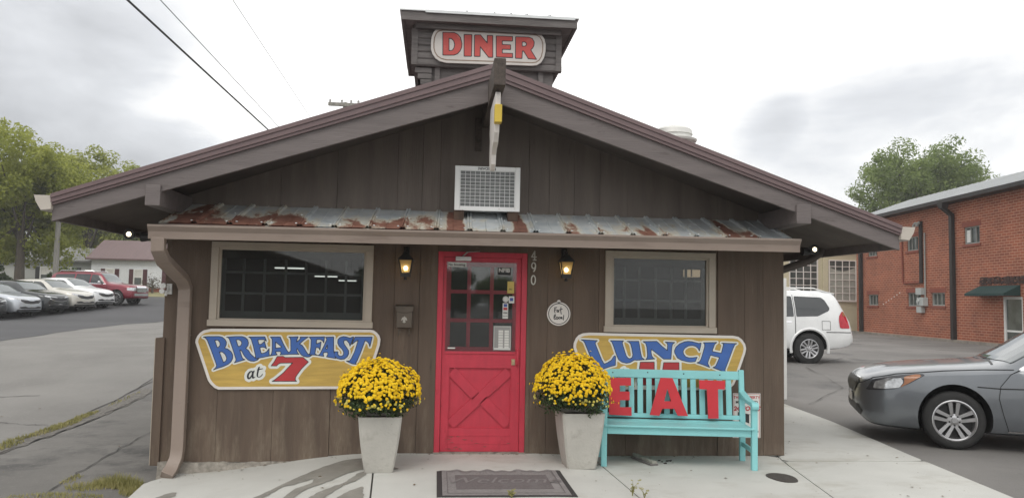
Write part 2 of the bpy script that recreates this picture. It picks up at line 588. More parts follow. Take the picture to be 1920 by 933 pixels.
# ------------------------------------------------------------------ concrete in front of the diner
def slab(poly, name='walkway', h=.16, zf=slz, m=None, cell=.12):
    V, F = region(psd(poly), cell)
    mb = MB()
    n = len(V)
    mb.add([(a, b, zf(a, b)) for a, b in V], F)
    # outer skirt
    P = poly
    for i in range(len(P)):
        a, b = P[i], P[(i + 1) % len(P)]
        k = max(2, int(math.hypot(b[0] - a[0], b[1] - a[1]) / .12))
        pts = [(a[0] + (b[0] - a[0]) * t / k, a[1] + (b[1] - a[1]) * t / k) for t in range(k + 1)]
        vs = [(x, y, zf(x, y)) for x, y in pts] + [(x, y, zf(x, y) - h) for x, y in pts]
        mb.add(vs, [(t, t + 1, k + 2 + t, k + 1 + t) for t in range(k)])
    tag(mb.build(name, m or M_conc, recalc=False), kind='structure')
slab([(-2.98, -2.2), (-3.06, -.95), (-3.10, -.6), (-3.12, -.42), (-3.02, -.2), (-2.9, 0.015), (-1.08, .015), (-1.02, -.60), (-.955, -1.75), (-.94, -2.2)])
slab([(-1.065, .015), (-1.005, -.60), (-.94, -1.75), (-.925, -2.2), (1.24, -2.2), (1.21, -1.7), (1.16, -.5), (1.15, .015)])
slab([(1.163, .015), (1.173, -.5), (1.223, -1.7), (1.253, -2.2), (2.72, -2.2), (2.83, -1.85), (3.085, -.3), (3.16, .015)])
slab([(3.175, .015), (3.10, -.275), (4.63, -.275), (4.68, .1), (5.02, 2.36), (5.18, 4.18), (5.6, 9), (3.27, 9), (3.27, .015)])
slab([(3.098, -.29), (2.843, -1.85), (2.735, -2.2), (4.36, -2.2), (4.44, -1.76), (4.63, -.29)])
# dirt in the joints
mbj = MB()
for a, b in (((-1.072, 0), (-.933, -2.2)), ((1.157, 0), (1.247, -2.2)), ((3.167, 0), (2.728, -2.2)), ((3.09, -.282), (4.63, -.282))):
    dx, dy = b[0] - a[0], b[1] - a[1]; d = math.hypot(dx, dy)
    nx_, ny_ = -dy / d * .02, dx / d * .02
    k = 12; vs = []
    for t in range(k + 1):
        x, y = a[0] + dx * t / k, a[1] + dy * t / k
        vs += [(x - nx_, y - ny_, slz(x) - .012), (x + nx_, y + ny_, slz(x) - .012)]
    mbj.add(vs, [(2 * t, 2 * t + 1, 2 * t + 3, 2 * t + 2) for t in range(k)])
tag(mbj.build('joint_dirt', M_joint, recalc=False), kind='structure')
# damp run-off marks on the slab
STAINS = [[(-1.108, -.233), (-1.295, -.274), (-1.469, -.479), (-1.654, -.83), (-1.823, -1.241), (-2.009, -1.623), (-2.1, -1.9), (-1.98, -1.9), (-1.907, -1.625), (-1.825, -1.482), (-1.721, -1.15), (-1.647, -1.127), (-1.502, -.984), (-1.487, -1.154), (-1.607, -1.29), (-1.64, -1.515), (-1.66, -1.8), (-1.60, -1.8), (-1.567, -1.633), (-1.505, -1.381), (-1.352, -1.156), (-1.226, -.887), (-1.09, -.732), (-1.06, -.425)],
          [(-1.045, -.786), (-1.129, -.914), (-1.207, -1.251), (-1.318, -1.406), (-1.403, -1.554), (-1.47, -1.85), (-1.34, -1.85), (-1.207, -1.342), (-1.122, -1.207), (-1.05, -.966)],
          [(-1.038, -1.39), (-1.141, -1.538), (-1.24, -1.85), (-.99, -1.85)],
          [(-2.694, -.843), (-2.748, -.817), (-2.807, -.941), (-2.87, -1.245), (-2.87, -1.38), (-2.80, -1.25), (-2.728, -1.11), (-2.666, -.968)],
          [(-.98, -.66), (-.86, -.60), (-.78, -.72), (-.90, -.86)]]
ms = MB()
for i, s_ in enumerate(STAINS):
    V, F = region(psd(s_), .03, wob=wobble(.012, 40, 20 + i))
    ms.add([(a, b, slz(a, b) + .004) for a, b in V], F)
tag(ms.build('damp_patch', M_wet, recalc=False), kind='structure')

M_litter = leaf_mat('dead_leaf', ((.06, .035, .02), (.13, .085, .04), (.22, .16, .07)), 3, .2)
lm = MB(); r_ = random.Random(31)
for i in range(420):
    k = r_.random()
    if k < .30: x, y = r_.uniform(-3, 3.2), -abs(r_.gauss(0, .10)) - .01
    elif k < .52: x, y = r_.uniform(3.3, 4.9), r_.uniform(-1.9, 6)
    elif k < .70: x, y = r_.uniform(-3, 3), r_.uniform(-1.9, 0)
    elif k < .86: x, y = r_.uniform(4.8, 9), r_.uniform(-1, 12)
    else: x, y = r_.uniform(-9, -3.4), r_.uniform(-1, 9)
    on = -3.0 < x < 4.5 and y < .01 or 3.3 < x < 4.6 and y > 0
    z = (slz(x, y) + .004) if on else gz(x, y) + .024
    s_ = r_.uniform(.004, .012) if r_.random() < .75 else r_.uniform(.012, .026)
    a = r_.uniform(0, 6.28); c_, n_ = math.cos(a) * s_, math.sin(a) * s_
    lm.add([(x - c_, y - n_, z), (x + n_ * .5, y - c_ * .5, z + s_ * .3), (x + c_, y + n_, z + s_ * .15), (x - n_ * .5, y + c_ * .5, z + s_ * .25)], [(0, 1, 2, 3)])
tag(lm.build('leaf_litter', M_litter, recalc=False), 'scattered dead leaves and grit on the concrete and asphalt', 'leaf litter', kind='stuff')

# damp hazy air round the place, added also to mimic the sky's veiling glare
hz = MB(); hz.box(-262, 262, -222, 252, -1.6, 24.)
ho = hz.build('haze', [], None)
hm = bpy.data.materials.new('haze_air'); hm.use_nodes = True
for n_ in list(hm.node_tree.nodes):
    if n_.type == 'BSDF_PRINCIPLED': hm.node_tree.nodes.remove(n_)
pv = hm.node_tree.nodes.new('ShaderNodeVolumePrincipled'); pv.inputs['Color'].default_value = (.90, .91, .92, 1); pv.inputs['Density'].default_value = .0010
hm.node_tree.links.new(pv.outputs[0], hm.node_tree.nodes['Material Output'].inputs['Volume'])
ho.data.materials.append(hm); tag(ho, kind='stuff')
# ------------------------------------------------------------------ diner
def siding_mat(name='stained_board', base=(.115, .082, .060), lo=(.150, .112, .082)):
    """brown stain, streaky grain, knots, and pale splash wear near the foot that also paints in the brighter light there"""
    m = mat(name, base, .78, var=.2, vs=1.3, stretch=(5, 5, .6), bump=.3, bs=14, bstretch=(9, 9, .5),
            spots=(lo, 2.2, .55, .76, (5, 5, .35)), spots2=((.058, .044, .034), 3.4, .66, .76, (3.2, 3.2, .5)))
    nt = m.node_tree; N, L = nt.nodes, nt.links; p = N['Principled BSDF']
    src = p.inputs['Base Color'].links[0].from_socket
    tc = N.new('ShaderNodeTexCoord'); sx = N.new('ShaderNodeSeparateXYZ'); L.new(tc.outputs['Object'], sx.inputs[0])
    mr = N.new('ShaderNodeMapRange'); mr.inputs[1].default_value = -.1; mr.inputs[2].default_value = .75; mr.inputs[3].default_value = .13; mr.inputs[4].default_value = -.10  # paler towards the foot: streaky wear plus the stronger light there, painted in
    L.new(sx.outputs['Z'], mr.inputs[0])
    n = noise(N, L, 1.6, 6, (4.2, 4.2, .8), .62)
    ad = N.new('ShaderNodeMath'); ad.operation = 'ADD'; L.new(n.outputs['Fac'], ad.inputs[0]); L.new(mr.outputs[0], ad.inputs[1])
    r = ramp(N, [(.52, 0.), (.74, .75)]); L.new(ad.outputs[0], r.inputs['Fac'])
    n2 = noise(N, L, 30, 3, (3, 3, .5)); r2 = ramp(N, [(.35, (.165, .125, .09)), (.65, (.245, .20, .15))]); L.new(n2.outputs['Fac'], r2.inputs['Fac'])
    L.new(mixc(N, L, r.outputs['Color'], src, r2.outputs['Color']), p.inputs['Base Color'])
    return m
M_siding = siding_mat()
M_gable = siding_mat('glare_lifted_board', (.150, .126, .109), (.185, .158, .138))  # paler, greyer copy of the siding: sky glare over the gable painted in
M_siding2 = mat('weathered_board', (.150, .118, .092), .8, var=.22, vs=2.2, stretch=(9, 9, .7), bump=.4, bs=14, bstretch=(9, 9, .5),
                spots=((.205, .165, .13), 2.6, .52, .70, (7, 7, .6)), spots2=((.085, .065, .05), 1.4, .6, .72, (8, 8, .5)))
M_groove = mat('board_gap', (.032, .026, .021), .9)
M_barge = mat('brown_fascia', (.155, .133, .129), .62, var=.16, vs=2, stretch=(.6, 6, 6), bump=.25, bs=14, bstretch=(.5, 8, 8), spots=((.085, .07, .064), 3.5, .60, .74, (1, 5, 5)), spots2=((.2, .16, .14), 22, .70, .78, (1, 2, 2)))
M_trim = mat('maroon_metal', (.158, .108, .109), .42, var=.08, vs=3, spec=.5, spots=((.13, .098, .10), 3., .58, .74, (.6, 3, 3)))
M_soffit = mat('dark_soffit', (.105, .088, .078), .85, var=.2, vs=3)
M_beam = mat('old_timber', (.082, .066, .056), .85, var=.35, vs=3, stretch=(9, 1, 9), bump=.5, bs=12, bstretch=(10, 1, 10), spots=((.16, .14, .125), 3.5, .6, .75, (8, 1, 8)))
M_case = mat('beige_casing', (.42, .365, .30), .6, var=.06, vs=5, spots=((.25, .21, .17), 5, .62, .78, (1, 1, 1)))
M_gutter = mat('tan_gutter', (.27, .215, .18), .42, var=.06, vs=2, spots=((.18, .135, .112), 2.5, .58, .78, (.5, 3, 3)))
M_gutter_w = mat('pale_gutter', (.50, .455, .40), .5, var=.08, vs=4)
M_red = mat('red_door_paint', (.54, .040, .070), .5, var=.09, vs=5, stretch=(3, 3, 1), bump=.1, bs=25, bstretch=(8, 8, 1), spots=((.36, .028, .042), 4, .60, .78, (2, 2, 1)), spots2=((.30, .10, .09), 20, .70, .78, (1, 1, .7)))
M_wear = mat('worn_paint', (.27, .085, .075), .8, var=.4, vs=30)
M_stone = mat('crumbled_mortar', (.30, .275, .24), .95, var=.35, vs=14, bump=1., bs=30, spots=((.12, .11, .10), 9, .55, .7, (1, 1, 1)))
M_glass = glass_mat('window_glass', (.60, .63, .63), .85, .012, .008)
M_glass2 = glass_mat('storm_sheet', (.90, .92, .92), .93, .03, .015)
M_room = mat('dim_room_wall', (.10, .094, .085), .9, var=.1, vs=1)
M_sash = mat('sash_paint', (.62, .61, .58), .7, var=.1)
M_steel = mat('brushed_steel', (.55, .54, .52), .38, 1., var=.15, vs=8)
M_brass = mat('brass', (.56, .46, .30), .35, 1., var=.15, vs=8)
M_black = mat('black_metal', (.022, .021, .021), .5, var=.2)
M_white = mat('white_plastic', (.72, .72, .70), .5, var=.05)
M_paper = mat('paper', (.70, .70, .67), .8, var=.05)
M_ink = mat('black_ink', (.03, .03, .032), .7)
M_blueink = mat('blue_sticker', (.05, .09, .32), .6)
M_redink = mat('red_sticker', (.45, .04, .05), .6)
M_yelpaper = mat('yellow_notice', (.62, .47, .14), .8)
M_greysheet = mat('grey_sheet', (.33, .33, .32), .7)
M_wd = mat('weathered_board_grey', (.150, .138, .134), .9, var=.3, vs=2, stretch=(1, 6, 9), bump=.5, bs=10, bstretch=(1, 8, 10), spots=((.19, .175, .165), 4, .58, .74, (1, 7, 9)))
M_tin = mat('bare_tin', (.60, .62, .62), .45, .5, var=.12, vs=3)

def rust_tin():
    m, nt, N, L, p = _nt('rusty_galvanised_sheet')
    base = noise(N, L, 5, 4, (1, 1.5, 1.5))
    r0 = ramp(N, [(.28, (.40, .45, .48)), (.72, (.64, .665, .67))])
    L.new(base.outputs['Fac'], r0.inputs['Fac'])
    # bare rust: more of it where x is small, in streaks running down the slope
    n = noise(N, L, 1.7, 7, (1.5, .8, .8), .66, dist=.3)
    tc = N.new('ShaderNodeTexCoord'); sx = N.new('ShaderNodeSeparateXYZ')
    L.new(tc.outputs['Object'], sx.inputs[0])
    mr = N.new('ShaderNodeMapRange'); mr.inputs[1].default_value = -2.3; mr.inputs[2].default_value = -.3
    mr.inputs[3].default_value = .065; mr.inputs[4].default_value = -.055
    L.new(sx.outputs['X'], mr.inputs[0])
    ad = N.new('ShaderNodeMath'); ad.operation = 'ADD'
    L.new(n.outputs['Fac'], ad.inputs[0]); L.new(mr.outputs[0], ad.inputs[1])
    fac = ad.outputs[0]
    # more bare rust along the lower half of each sheet
    my = N.new('ShaderNodeMapRange'); my.inputs[1].default_value = -.64; my.inputs[2].default_value = -.12; my.inputs[3].default_value = .06; my.inputs[4].default_value = -.09
    L.new(sx.outputs['Y'], my.inputs[0]); ay = N.new('ShaderNodeMath'); ay.operation = 'ADD'; L.new(fac, ay.inputs[0]); L.new(my.outputs[0], ay.inputs[1]); fac = ay.outputs[0]
    # each sheet has weathered differently
    px_ = N.new('ShaderNodeMath'); px_.operation = 'MULTIPLY_ADD'; px_.inputs[1].default_value = 1 / .3175; px_.inputs[2].default_value = 9.54; L.new(sx.outputs['X'], px_.inputs[0])
    fl = N.new('ShaderNodeMath'); fl.operation = 'FLOOR'; L.new(px_.outputs[0], fl.inputs[0])
    wn = N.new('ShaderNodeTexWhiteNoise'); wn.noise_dimensions = '1D'; L.new(fl.outputs[0], wn.inputs['W'])
    wm = N.new('ShaderNodeMapRange'); wm.inputs[3].default_value = -.07; wm.inputs[4].default_value = .07; L.new(wn.outputs['Value'], wm.inputs[0])
    aw_ = N.new('ShaderNodeMath'); aw_.operation = 'ADD'; L.new(fac, aw_.inputs[0]); L.new(wm.outputs[0], aw_.inputs[1]); fac = aw_.outputs[0]
    # known streaks: below the air conditioner and right of it
    for cx, hw, amp in ((-.30, .07, .30), (.32, .06, .26), (.83, .10, .22), (-2.72, .16, .10), (2.45, .05, .17), (1.62, .04, .15)):
        s1 = N.new('ShaderNodeMath'); s1.operation = 'SUBTRACT'; s1.inputs[1].default_value = cx; L.new(sx.outputs['X'], s1.inputs[0])
        s2 = N.new('ShaderNodeMath'); s2.operation = 'ABSOLUTE'; L.new(s1.outputs[0], s2.inputs[0])
        m2 = N.new('ShaderNodeMapRange'); m2.inputs[1].default_value = hw * 1.4; m2.inputs[2].default_value = hw * .4
        m2.inputs[3].default_value = 0; m2.inputs[4].default_value = amp; L.new(s2.outputs[0], m2.inputs[0])
        a2 = N.new('ShaderNodeMath'); a2.operation = 'ADD'; L.new(fac, a2.inputs[0]); L.new(m2.outputs[0], a2.inputs[1]); fac = a2.outputs[0]
    halo = ramp(N, [(.44, 0.), (.56, 1.)]); L.new(fac, halo.inputs['Fac'])
    core = ramp(N, [(.535, 0.), (.60, 1.)]); L.new(fac, core.inputs['Fac'])
    rn = noise(N, L, 12, 5, (1, 1, 1)); rr = ramp(N, [(.3, (.15, .062, .043)), (.7, (.265, .125, .088))]); L.new(rn.outputs['Fac'], rr.inputs['Fac'])
    hc = ramp(N, [(.3, (.52, .47, .37)), (.7, (.63, .60, .50))]); L.new(rn.outputs['Fac'], hc.inputs['Fac'])
    c1 = mixc(N, L, halo.outputs['Color'], r0.outputs['Color'], hc.outputs['Color'])
    c2 = mixc(N, L, core.outputs['Color'], c1, rr.outputs['Color'])
    L.new(c2, p.inputs['Base Color'])
    mr2 = N.new('ShaderNodeMapRange'); mr2.inputs[3].default_value = .35; mr2.inputs[4].default_value = .85
    L.new(core.outputs['Color'], mr2.inputs[0]); L.new(mr2.outputs[0], p.inputs['Roughness'])
    mr3 = N.new('ShaderNodeMapRange'); mr3.inputs[3].default_value = .12; mr3.inputs[4].default_value = 0.
    L.new(halo.outputs['Color'], mr3.inputs[0]); L.new(mr3.outputs[0], p.inputs['Metallic'])
    return m
M_rusty = rust_tin()

SL = .349; APX = 3.737; EAVE = 3.99; EAVL = 3.835
XL, XR = -3.16, 3.236
def ztop(x): return APX - .15 - SL * abs(x)

diner = thing('diner', 'low brown board-sided diner with a wide gable roof and rusty tin canopy', 'diner', (0, 0, 0))
LW = (-2.72, -1.12, 1.25, 2.09); RW = (1.285, 2.475, 1.25, 2.10); DR = (-.462, .462, -.02, 2.05)
OPEN = [(LW[0] + .03, LW[1] - .03, LW[2] + .03, LW[3] - .03), (RW[0] + .03, RW[1] - .03, RW[2] + .03, RW[3] - .03), DR]

def siding():
    seams = [XL, -2.61, -2.07, -1.51, -.90, -.645, -.462, .462, .68, .945, 1.22, 1.52, 2.08, 2.505, 2.80, 3.006, XR]
    r = random.Random(3)
    up = MB(); gb = MB()
    for a, b in zip(seams[:-1], seams[1:]):
        y = -r.uniform(0, .014); g = .0016
        zb = (-.085 if b < -1.4 else -.03) + r.uniform(-.012, .012)
        cuts = sorted(set([a + g, b - g] + [e for o in OPEN for e in o[:2] if a + g < e < b - g] + ([0.] if a < 0 < b else [])))
        mi = 1 if (b < -.95) else 0
        for x0, x1 in zip(cuts[:-1], cuts[1:]):
            xm = (x0 + x1) / 2
            spans = [(zb, None)]
            for o in OPEN:
                if o[0] < xm < o[1]:
                    spans = [(zb, o[2]), (o[3], None)]
                    if o[2] <= zb: spans = [(o[3], None)]
            for z0, z1 in spans:
                # weathered lower boards end at the sign's lower edge on the left
                if z1 is None:          # gable boards above the canopy are split off to carry the glare-lifted colour
                    gz0 = max(z0, 2.44)
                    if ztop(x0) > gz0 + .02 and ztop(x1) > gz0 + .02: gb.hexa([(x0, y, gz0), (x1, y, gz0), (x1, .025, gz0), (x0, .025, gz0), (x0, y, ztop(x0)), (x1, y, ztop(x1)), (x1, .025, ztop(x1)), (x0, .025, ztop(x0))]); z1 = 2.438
                    if z1 is not None and z0 >= z1 - .01: continue
                zt0 = ztop(x0) if z1 is None else z1; zt1 = ztop(x1) if z1 is None else z1
                up.hexa([(x0, y, z0), (x1, y, z0), (x1, .025, z0), (x0, .025, z0), (x0, y, zt0), (x1, y, zt1), (x1, .025, zt1), (x0, .025, zt0)], mi if z0 < .2 and False else 0)
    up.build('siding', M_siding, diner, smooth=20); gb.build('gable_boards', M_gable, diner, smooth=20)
    # dark sheathing behind the gaps
    bk = MB()
    poly = [(XL, -.03), (XR, -.03)] + [(XR, ztop(XR)), (0, ztop(0)), (XL, ztop(XL))]
    def fn(X, Z):
        d = psd(poly)(X, Z)
        for o in OPEN: d = np.maximum(d, -psd([(o[0], o[2]), (o[1], o[2]), (o[1], o[3]), (o[0], o[3])])(X, Z))
        return d
    xs = sorted({XL, XR, 0.} | {e for o in OPEN for e in o[:2]})
    for x0, x1 in zip(xs[:-1], xs[1:]):
        xm = (x0 + x1) / 2; spans = [(-.03, None)]
        for o in OPEN:
            if o[0] < xm < o[1]: spans = [(-.03, o[2]), (o[3], None)] if o[2] > 0 else [(o[3], None)]
        for z0, z1 in spans:
            a = ztop(x0) if z1 is None else z1; b = ztop(x1) if z1 is None else z1
            bk.add([(x0, .027, z0), (x1, .027, z0), (x1, .027, b), (x0, .027, a)], [(0, 1, 2, 3)])
    bk.build('sheathing', M_groove, diner, recalc=False)
    # other three walls
    for nm, mb in (('side_wall', MB().box(XL, XL + .12, .03, 6.5, -.25, ztop(XL))), ('side_wall', MB().box(XR - .12, XR, .03, 6.5, -.1, ztop(XR) - .003))):
        mb.build(nm, M_siding, diner)
    bw = MB(); bw.prism([(XL + .125, -.1), (XR - .125, -.1), (XR - .125, ztop(XR)), (0, ztop(0)), (XL + .125, ztop(XL))], 'y', 6.35, 6.47); bw.build('rear_wall', M_siding, diner)
siding()

# rough mortar at the foot of the left end
ft = MB()
r_ = random.Random(5)
k = 26
pf = []
for i in range(k + 1):
    x = XL + .02 + (1.78) * i / k
    pf.append((x, -.012 - .02 * r_.random() - .02 * (1 - i / k), slz(x) - .05, -.088 + .012 * r_.random()))
vs = []
for x, y, z0, z1 in pf: vs += [(x, y - .02, z0), (x, y, (z0 + z1) / 2 + .01 * r_.random()), (x, y + .006, z1), (x, .02, z1)]
ft.add(vs, [(4 * i + j, 4 * i + 4 + j, 4 * i + 5 + j, 4 * i + 1 + j) for i in range(k) for j in range(3)])
ft.build('foundation', M_stone, diner, smooth=60)
MB().box(XL - .055, XL + .03, -.035, .3, -.115, 1.125).build('corner_board', M_siding, diner, bevel=.004)
MB().box(XL - .062, XL - .056, -.03, .3, -.11, 1.12).build('edge_strip', M_case, diner)

# roof: two slopes, metal edge trim, barge boards
def slope(mb, x0, x1, y0, y1, dz0, dz1, m=0):
    """slab following one slope between two heights below the ridge line"""
    z = lambda x, d: APX - SL * abs(x) + d
    mb.hexa([(x0, y0, z(x0, dz0)), (x1, y0, z(x1, dz0)), (x1, y1, z(x1, dz0)), (x0, y1, z(x0, dz0)),
             (x0, y0, z(x0, dz1)), (x1, y0, z(x1, dz1)), (x1, y1, z(x1, dz1)), (x0, y1, z(x0, dz1))], m)
YF = -.9; YB = 7.1
rf = MB()
slope(rf, -EAVL, 0, YF + .002, YB, -.05, 0); slope(rf, 0, EAVE, YF + .002, YB, -.05, 0)
for i in range(1, 18):
    y = YF + i * .46
    for a, b in ((-EAVL, -.02), (.02, EAVE)):
        slope(rf, a, b, y, y + .03, -.002, .022)
rf.build('roof', M_trim, diner)
sf = MB(); slope(sf, -EAVL + .01, 0, YF + .05, YB - .02, -.15, -.052); slope(sf, 0, EAVE - .01, YF + .05, YB - .02, -.15, -.052)
sf.build('soffit', M_soffit, diner)
def taper(mb, e, y0, y1, d0a, d1a, d0e, d1e):
    """board along one slope whose depths below the ridge line change from apex to eave"""
    z = lambda x, d: APX - SL * abs(x) + d
    a, b = ((e, d0e, d1e), (0, d0a, d1a)) if e < 0 else ((0, d0a, d1a), (e, d0e, d1e))
    (x0, l0, h0), (x1, l1, h1) = a, b
    mb.hexa([(x0, y0, z(x0, l0)), (x1, y0, z(x1, l1)), (x1, y1, z(x1, l1)), (x0, y1, z(x0, l0)), (x0, y0, z(x0, h0)), (x1, y0, z(x1, h1)), (x1, y1, z(x1, h1)), (x0, y1, z(x0, h0))])
for e in (-EAVL - .01, EAVE + .01):
    s_ = -1 if e < 0 else 1
    t = MB(); taper(t, e, YF - .035, YF, -.085, .012, -.062, .012); taper(t, e, YF - .046, YF - .0355, -.028, .014, -.022, .014); taper(t, e, YF - .022, YF - .001, -.118, -.086, -.085, -.063)
    t.build('roof_edge_trim', M_trim, diner)
    t = MB(); taper(t, e, YF + .004, YF + .042, -.325, -.10, -.225, -.07); t.build('bargeboard', M_barge, diner, bevel=.004)
    e -= s_ * .01
    ea = abs(e)
    t = MB(); t.box(min(e, e - s_ * .04), max(e, e - s_ * .04), YF + .045, YB - .03, APX - SL * ea - .22, APX - SL * ea - .052); t.build('eave_board', M_barge, diner)
    # eave gutter, its open end showing beside the barge board
    prof = [(0, 0), (.0, -.125), (.085, -.135), (.13, -.06), (.15, 0), (.142, 0), (.12, -.055), (.08, -.122), (.008, -.115), (.008, 0)]
    zt = APX - SL * ea - .0
    g = MB(); g.prism([(e + s_ * (.003 + u), zt + v) for u, v in prof], 'y', YF - .03, YB); 
    g.prism([(e + s_ * (.004 + u), zt + v) for u, v in ((0, -.002), (0, -.122), (.084, -.13), (.128, -.06), (.145, -.002))], 'y', YF - .034, YF - .029)
    g.build('eave_gutter', M_gutter_w, diner)
# outlookers under the barge board, the ridge beam
for x0, x1, z0, z1 in ((-3.06, -2.93, 2.335, 2.52), (2.945, 3.09, 2.345, 2.53)):
    MB().box(x0, x1, YF + .005 - .03, -.02, z0, z1).build('outlooker', M_barge, diner, bevel=.006)
MB().box(-.04, .06, -1.65, -.015, 3.352, 3.585).build('ridge_beam', M_beam, diner, bevel=.008)
MB().box(-.115, -.045, -.045, -.015, 3.10, 3.45).build('wall_block', M_beam, diner, bevel=.004)

# canopy of ribbed tin
def canopy():
    x0t, x1t, x0b, x1b = -2.965, 3.0, -3.03, 3.04
    zt, zb, yb = 2.45, 2.20, -.655
    pitch = .3175
    n = int((x1b - x0b) / pitch)
    xs = [(0, 0)]; 
    for i in range(1, 20):
        c = i * pitch
        if c > (x1b - x0b) - .03: break
        xs += [(c - .03, 0), (c - .018, .02), (c - .006, .02), (c, .004), (c + .006, .02), (c + .018, .02), (c + .03, 0)]
        if c + pitch / 2 < x1b - x0b: xs += [(c + pitch / 2 - .008, 0), (c + pitch / 2, .006), (c + pitch / 2 + .008, 0)]
    xs.append((x1b - x0b, 0))
    mb = MB(); vs = []
    for c, h in xs:
        t = c / (x1b - x0b)
        for q in range(5):
            s = q / 4
            x = (x0b + c) * (1 - s) + (x0t + t * (x1t - x0t)) * s
            vs.append((x, yb * (1 - s) - .002, zb + (zt - zb) * s + h + .012))
    k = len(xs)
    mb.add(vs, [(i * 5 + j, i * 5 + 5 + j, i * 5 + 6 + j, i * 5 + 1 + j) for i in range(k - 1) for j in range(4)])
    b = len(vs)
    mb.add([(x, y, z - .012 - h) for (x, y, z), h in zip(vs, [h for _, h in xs for _ in range(5)])], [(i * 5 + 1 + j, i * 5 + 6 + j, i * 5 + 5 + j, i * 5 + j) for i in range(k - 1) for j in range(4)])
    sc = mb; r = random.Random(2)
    for i in range(1, 20):
        for dx in (-.045, .045):
            for s in (.12, .55):
                x = x0b + i * pitch + dx
                if x > x1b - .02 or r.random() < .1: continue
                sc.lathe([(.013, 0), (.011, .008), (.001, .011)], (x, yb * (1 - s), zb + (zt - zb) * s + .012), 'z', 6, 1)
    o = mb.build('canopy', [M_rusty, M_tin], diner, smooth=25, recalc=False)
    # rafters and lath under the sheet
    u = MB()
    for x in (-2.9, -1.9, -.9, .1, 1.1, 2.1, 2.95):
        u.beam((x, -.02, zt - .05), (x, yb + .02, zb - .045), .05, .085)
    u.beam((x0b + .02, yb + .01, zb - .05), (x1b - .02, yb + .01, zb - .05), .03, .10)
    u.build('canopy_rafters', M_soffit, o)
canopy()
# gutter along the canopy
g = MB()
prof = [(-.658, 0), (-.658, -.118), (-.735, -.122), (-.742, -.055), (-.772, -.012), (-.772, .006), (-.757, .006), (-.757, -.012), (-.732, -.055), (-.726, -.112), (-.666, -.108), (-.666, 0)]
n_ = len(prof)
gx0, gx1, gz0, gz1 = -3.08, 3.062, 2.176, 2.206
vs = [(gx0, y, gz0 + z) for y, z in prof] + [(gx1, y, gz1 + z) for y, z in prof]
g.add(vs, [(i, (i + 1) % n_, n_ + (i + 1) % n_, n_ + i) for i in range(n_)])
for x, zz, d in ((gx0, gz0, -1), (gx1, gz1, 1)):
    q = [(-.657, .002), (-.657, -.12), (-.736, -.124), (-.743, -.055), (-.773, -.012), (-.773, .007)]
    g.prism([(y, zz + z) for y, z in q], 'x', x, x + .004 * d)
g.build('canopy_gutter', M_gutter, diner, smooth=20)
# downspouts
d = MB()
d.tube([(-3.0, -.70, 2.07), (-3.0, -.695, 1.96), (-2.985, -.60, 1.865), (-2.945, -.16, 1.70), (-2.938, -.085, 1.62), (-2.938, -.08, .06), (-2.942, -.10, -.03), (-2.965, -.17, -.125), (-2.985, -.24, -.172)], 1, sq=(.118, .085), up=(0, 1, 0.01))
d.box(-2.999, -2.877, -.124, -.034, 1.15, 1.162); d.box(-2.999, -2.877, -.124, -.034, .5, .512)
d.build('downspout', M_gutter, diner, smooth=30, bevel=.006)
d = MB()
d.tube([(3.98, .5, 2.27), (3.9, .5, 2.16), (3.78, .5, 2.08), (3.55, .5, 2.0), (3.36, .5, 1.93), (3.30, .5, 1.85), (3.29, .5, .1), (3.36, .42, 0.0)], .045, n=10)
d.build('downspout', M_soffit, diner, smooth=40)

# windows
def window(W, vx, hz):
    x0, x1, z0, z1 = W
    fr = MB(); c = .072; y0, y1 = -.034, .02
    fr.box(x0, x0 + c, y0, y1, z0 + .062, z1 - .055); fr.box(x1 - c, x1, y0, y1, z0 + .062, z1 - .055)
    fr.box(x0, x1, y0, y1, z1 - .055, z1); fr.box(x0 - .012, x1 + .012, y0 - .012, y1, z0, z0 + .062)
    q = .022
    for a, b, cc, dd in ((x0 + c, x0 + c + q, z0 + .062, z1 - .055), (x1 - c - q, x1 - c, z0 + .062, z1 - .055)):
        fr.box(a, b, y0 + .02, .03, cc, dd)
    fr.box(x0 + c, x1 - c, y0 + .019, .03, z1 - .055 - q, z1 - .055); fr.box(x0 + c, x1 - c, y0 + .019, .03, z0 + .062, z0 + .062 + q * .7)
    f = fr.build('window', M_case, diner, bevel=.003)
    MB().box(x0 + c + .002, x1 - c - .002, .012, .016, z0 + .064, z1 - .057).build('pane', M_glass, f)
    MB().box(x0 + c + .004, x1 - c - .004, .040, .048, z1 - .16, z1 - .06).build('top_strip', M_siding, f)  # brown strip along the top of the window, behind the glass
    sa = MB(); b = .012
    for x in vx: sa.box(x - b, x + b, .055, .075, z0 + .08, z1 - .07)
    for z in hz: sa.box(x0 + c, x1 - c, .056, .074, z - b, z + b)
    sa.box(x0 + c, x0 + c + .05, .054, .078, z0 + .06, z1 - .05); sa.box(x1 - c - .05, x1 - c, .054, .078, z0 + .06, z1 - .05)
    sa.box(x0 + c + .05, x1 - c - .05, .053, .077, z0 + .06, z0 + .15)
    sa.build('sash_bars', M_sash, f)
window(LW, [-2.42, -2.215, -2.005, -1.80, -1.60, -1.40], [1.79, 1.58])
window(RW, [1.51, 1.67, 1.85, 2.02, 2.18], [1.80, 1.585])

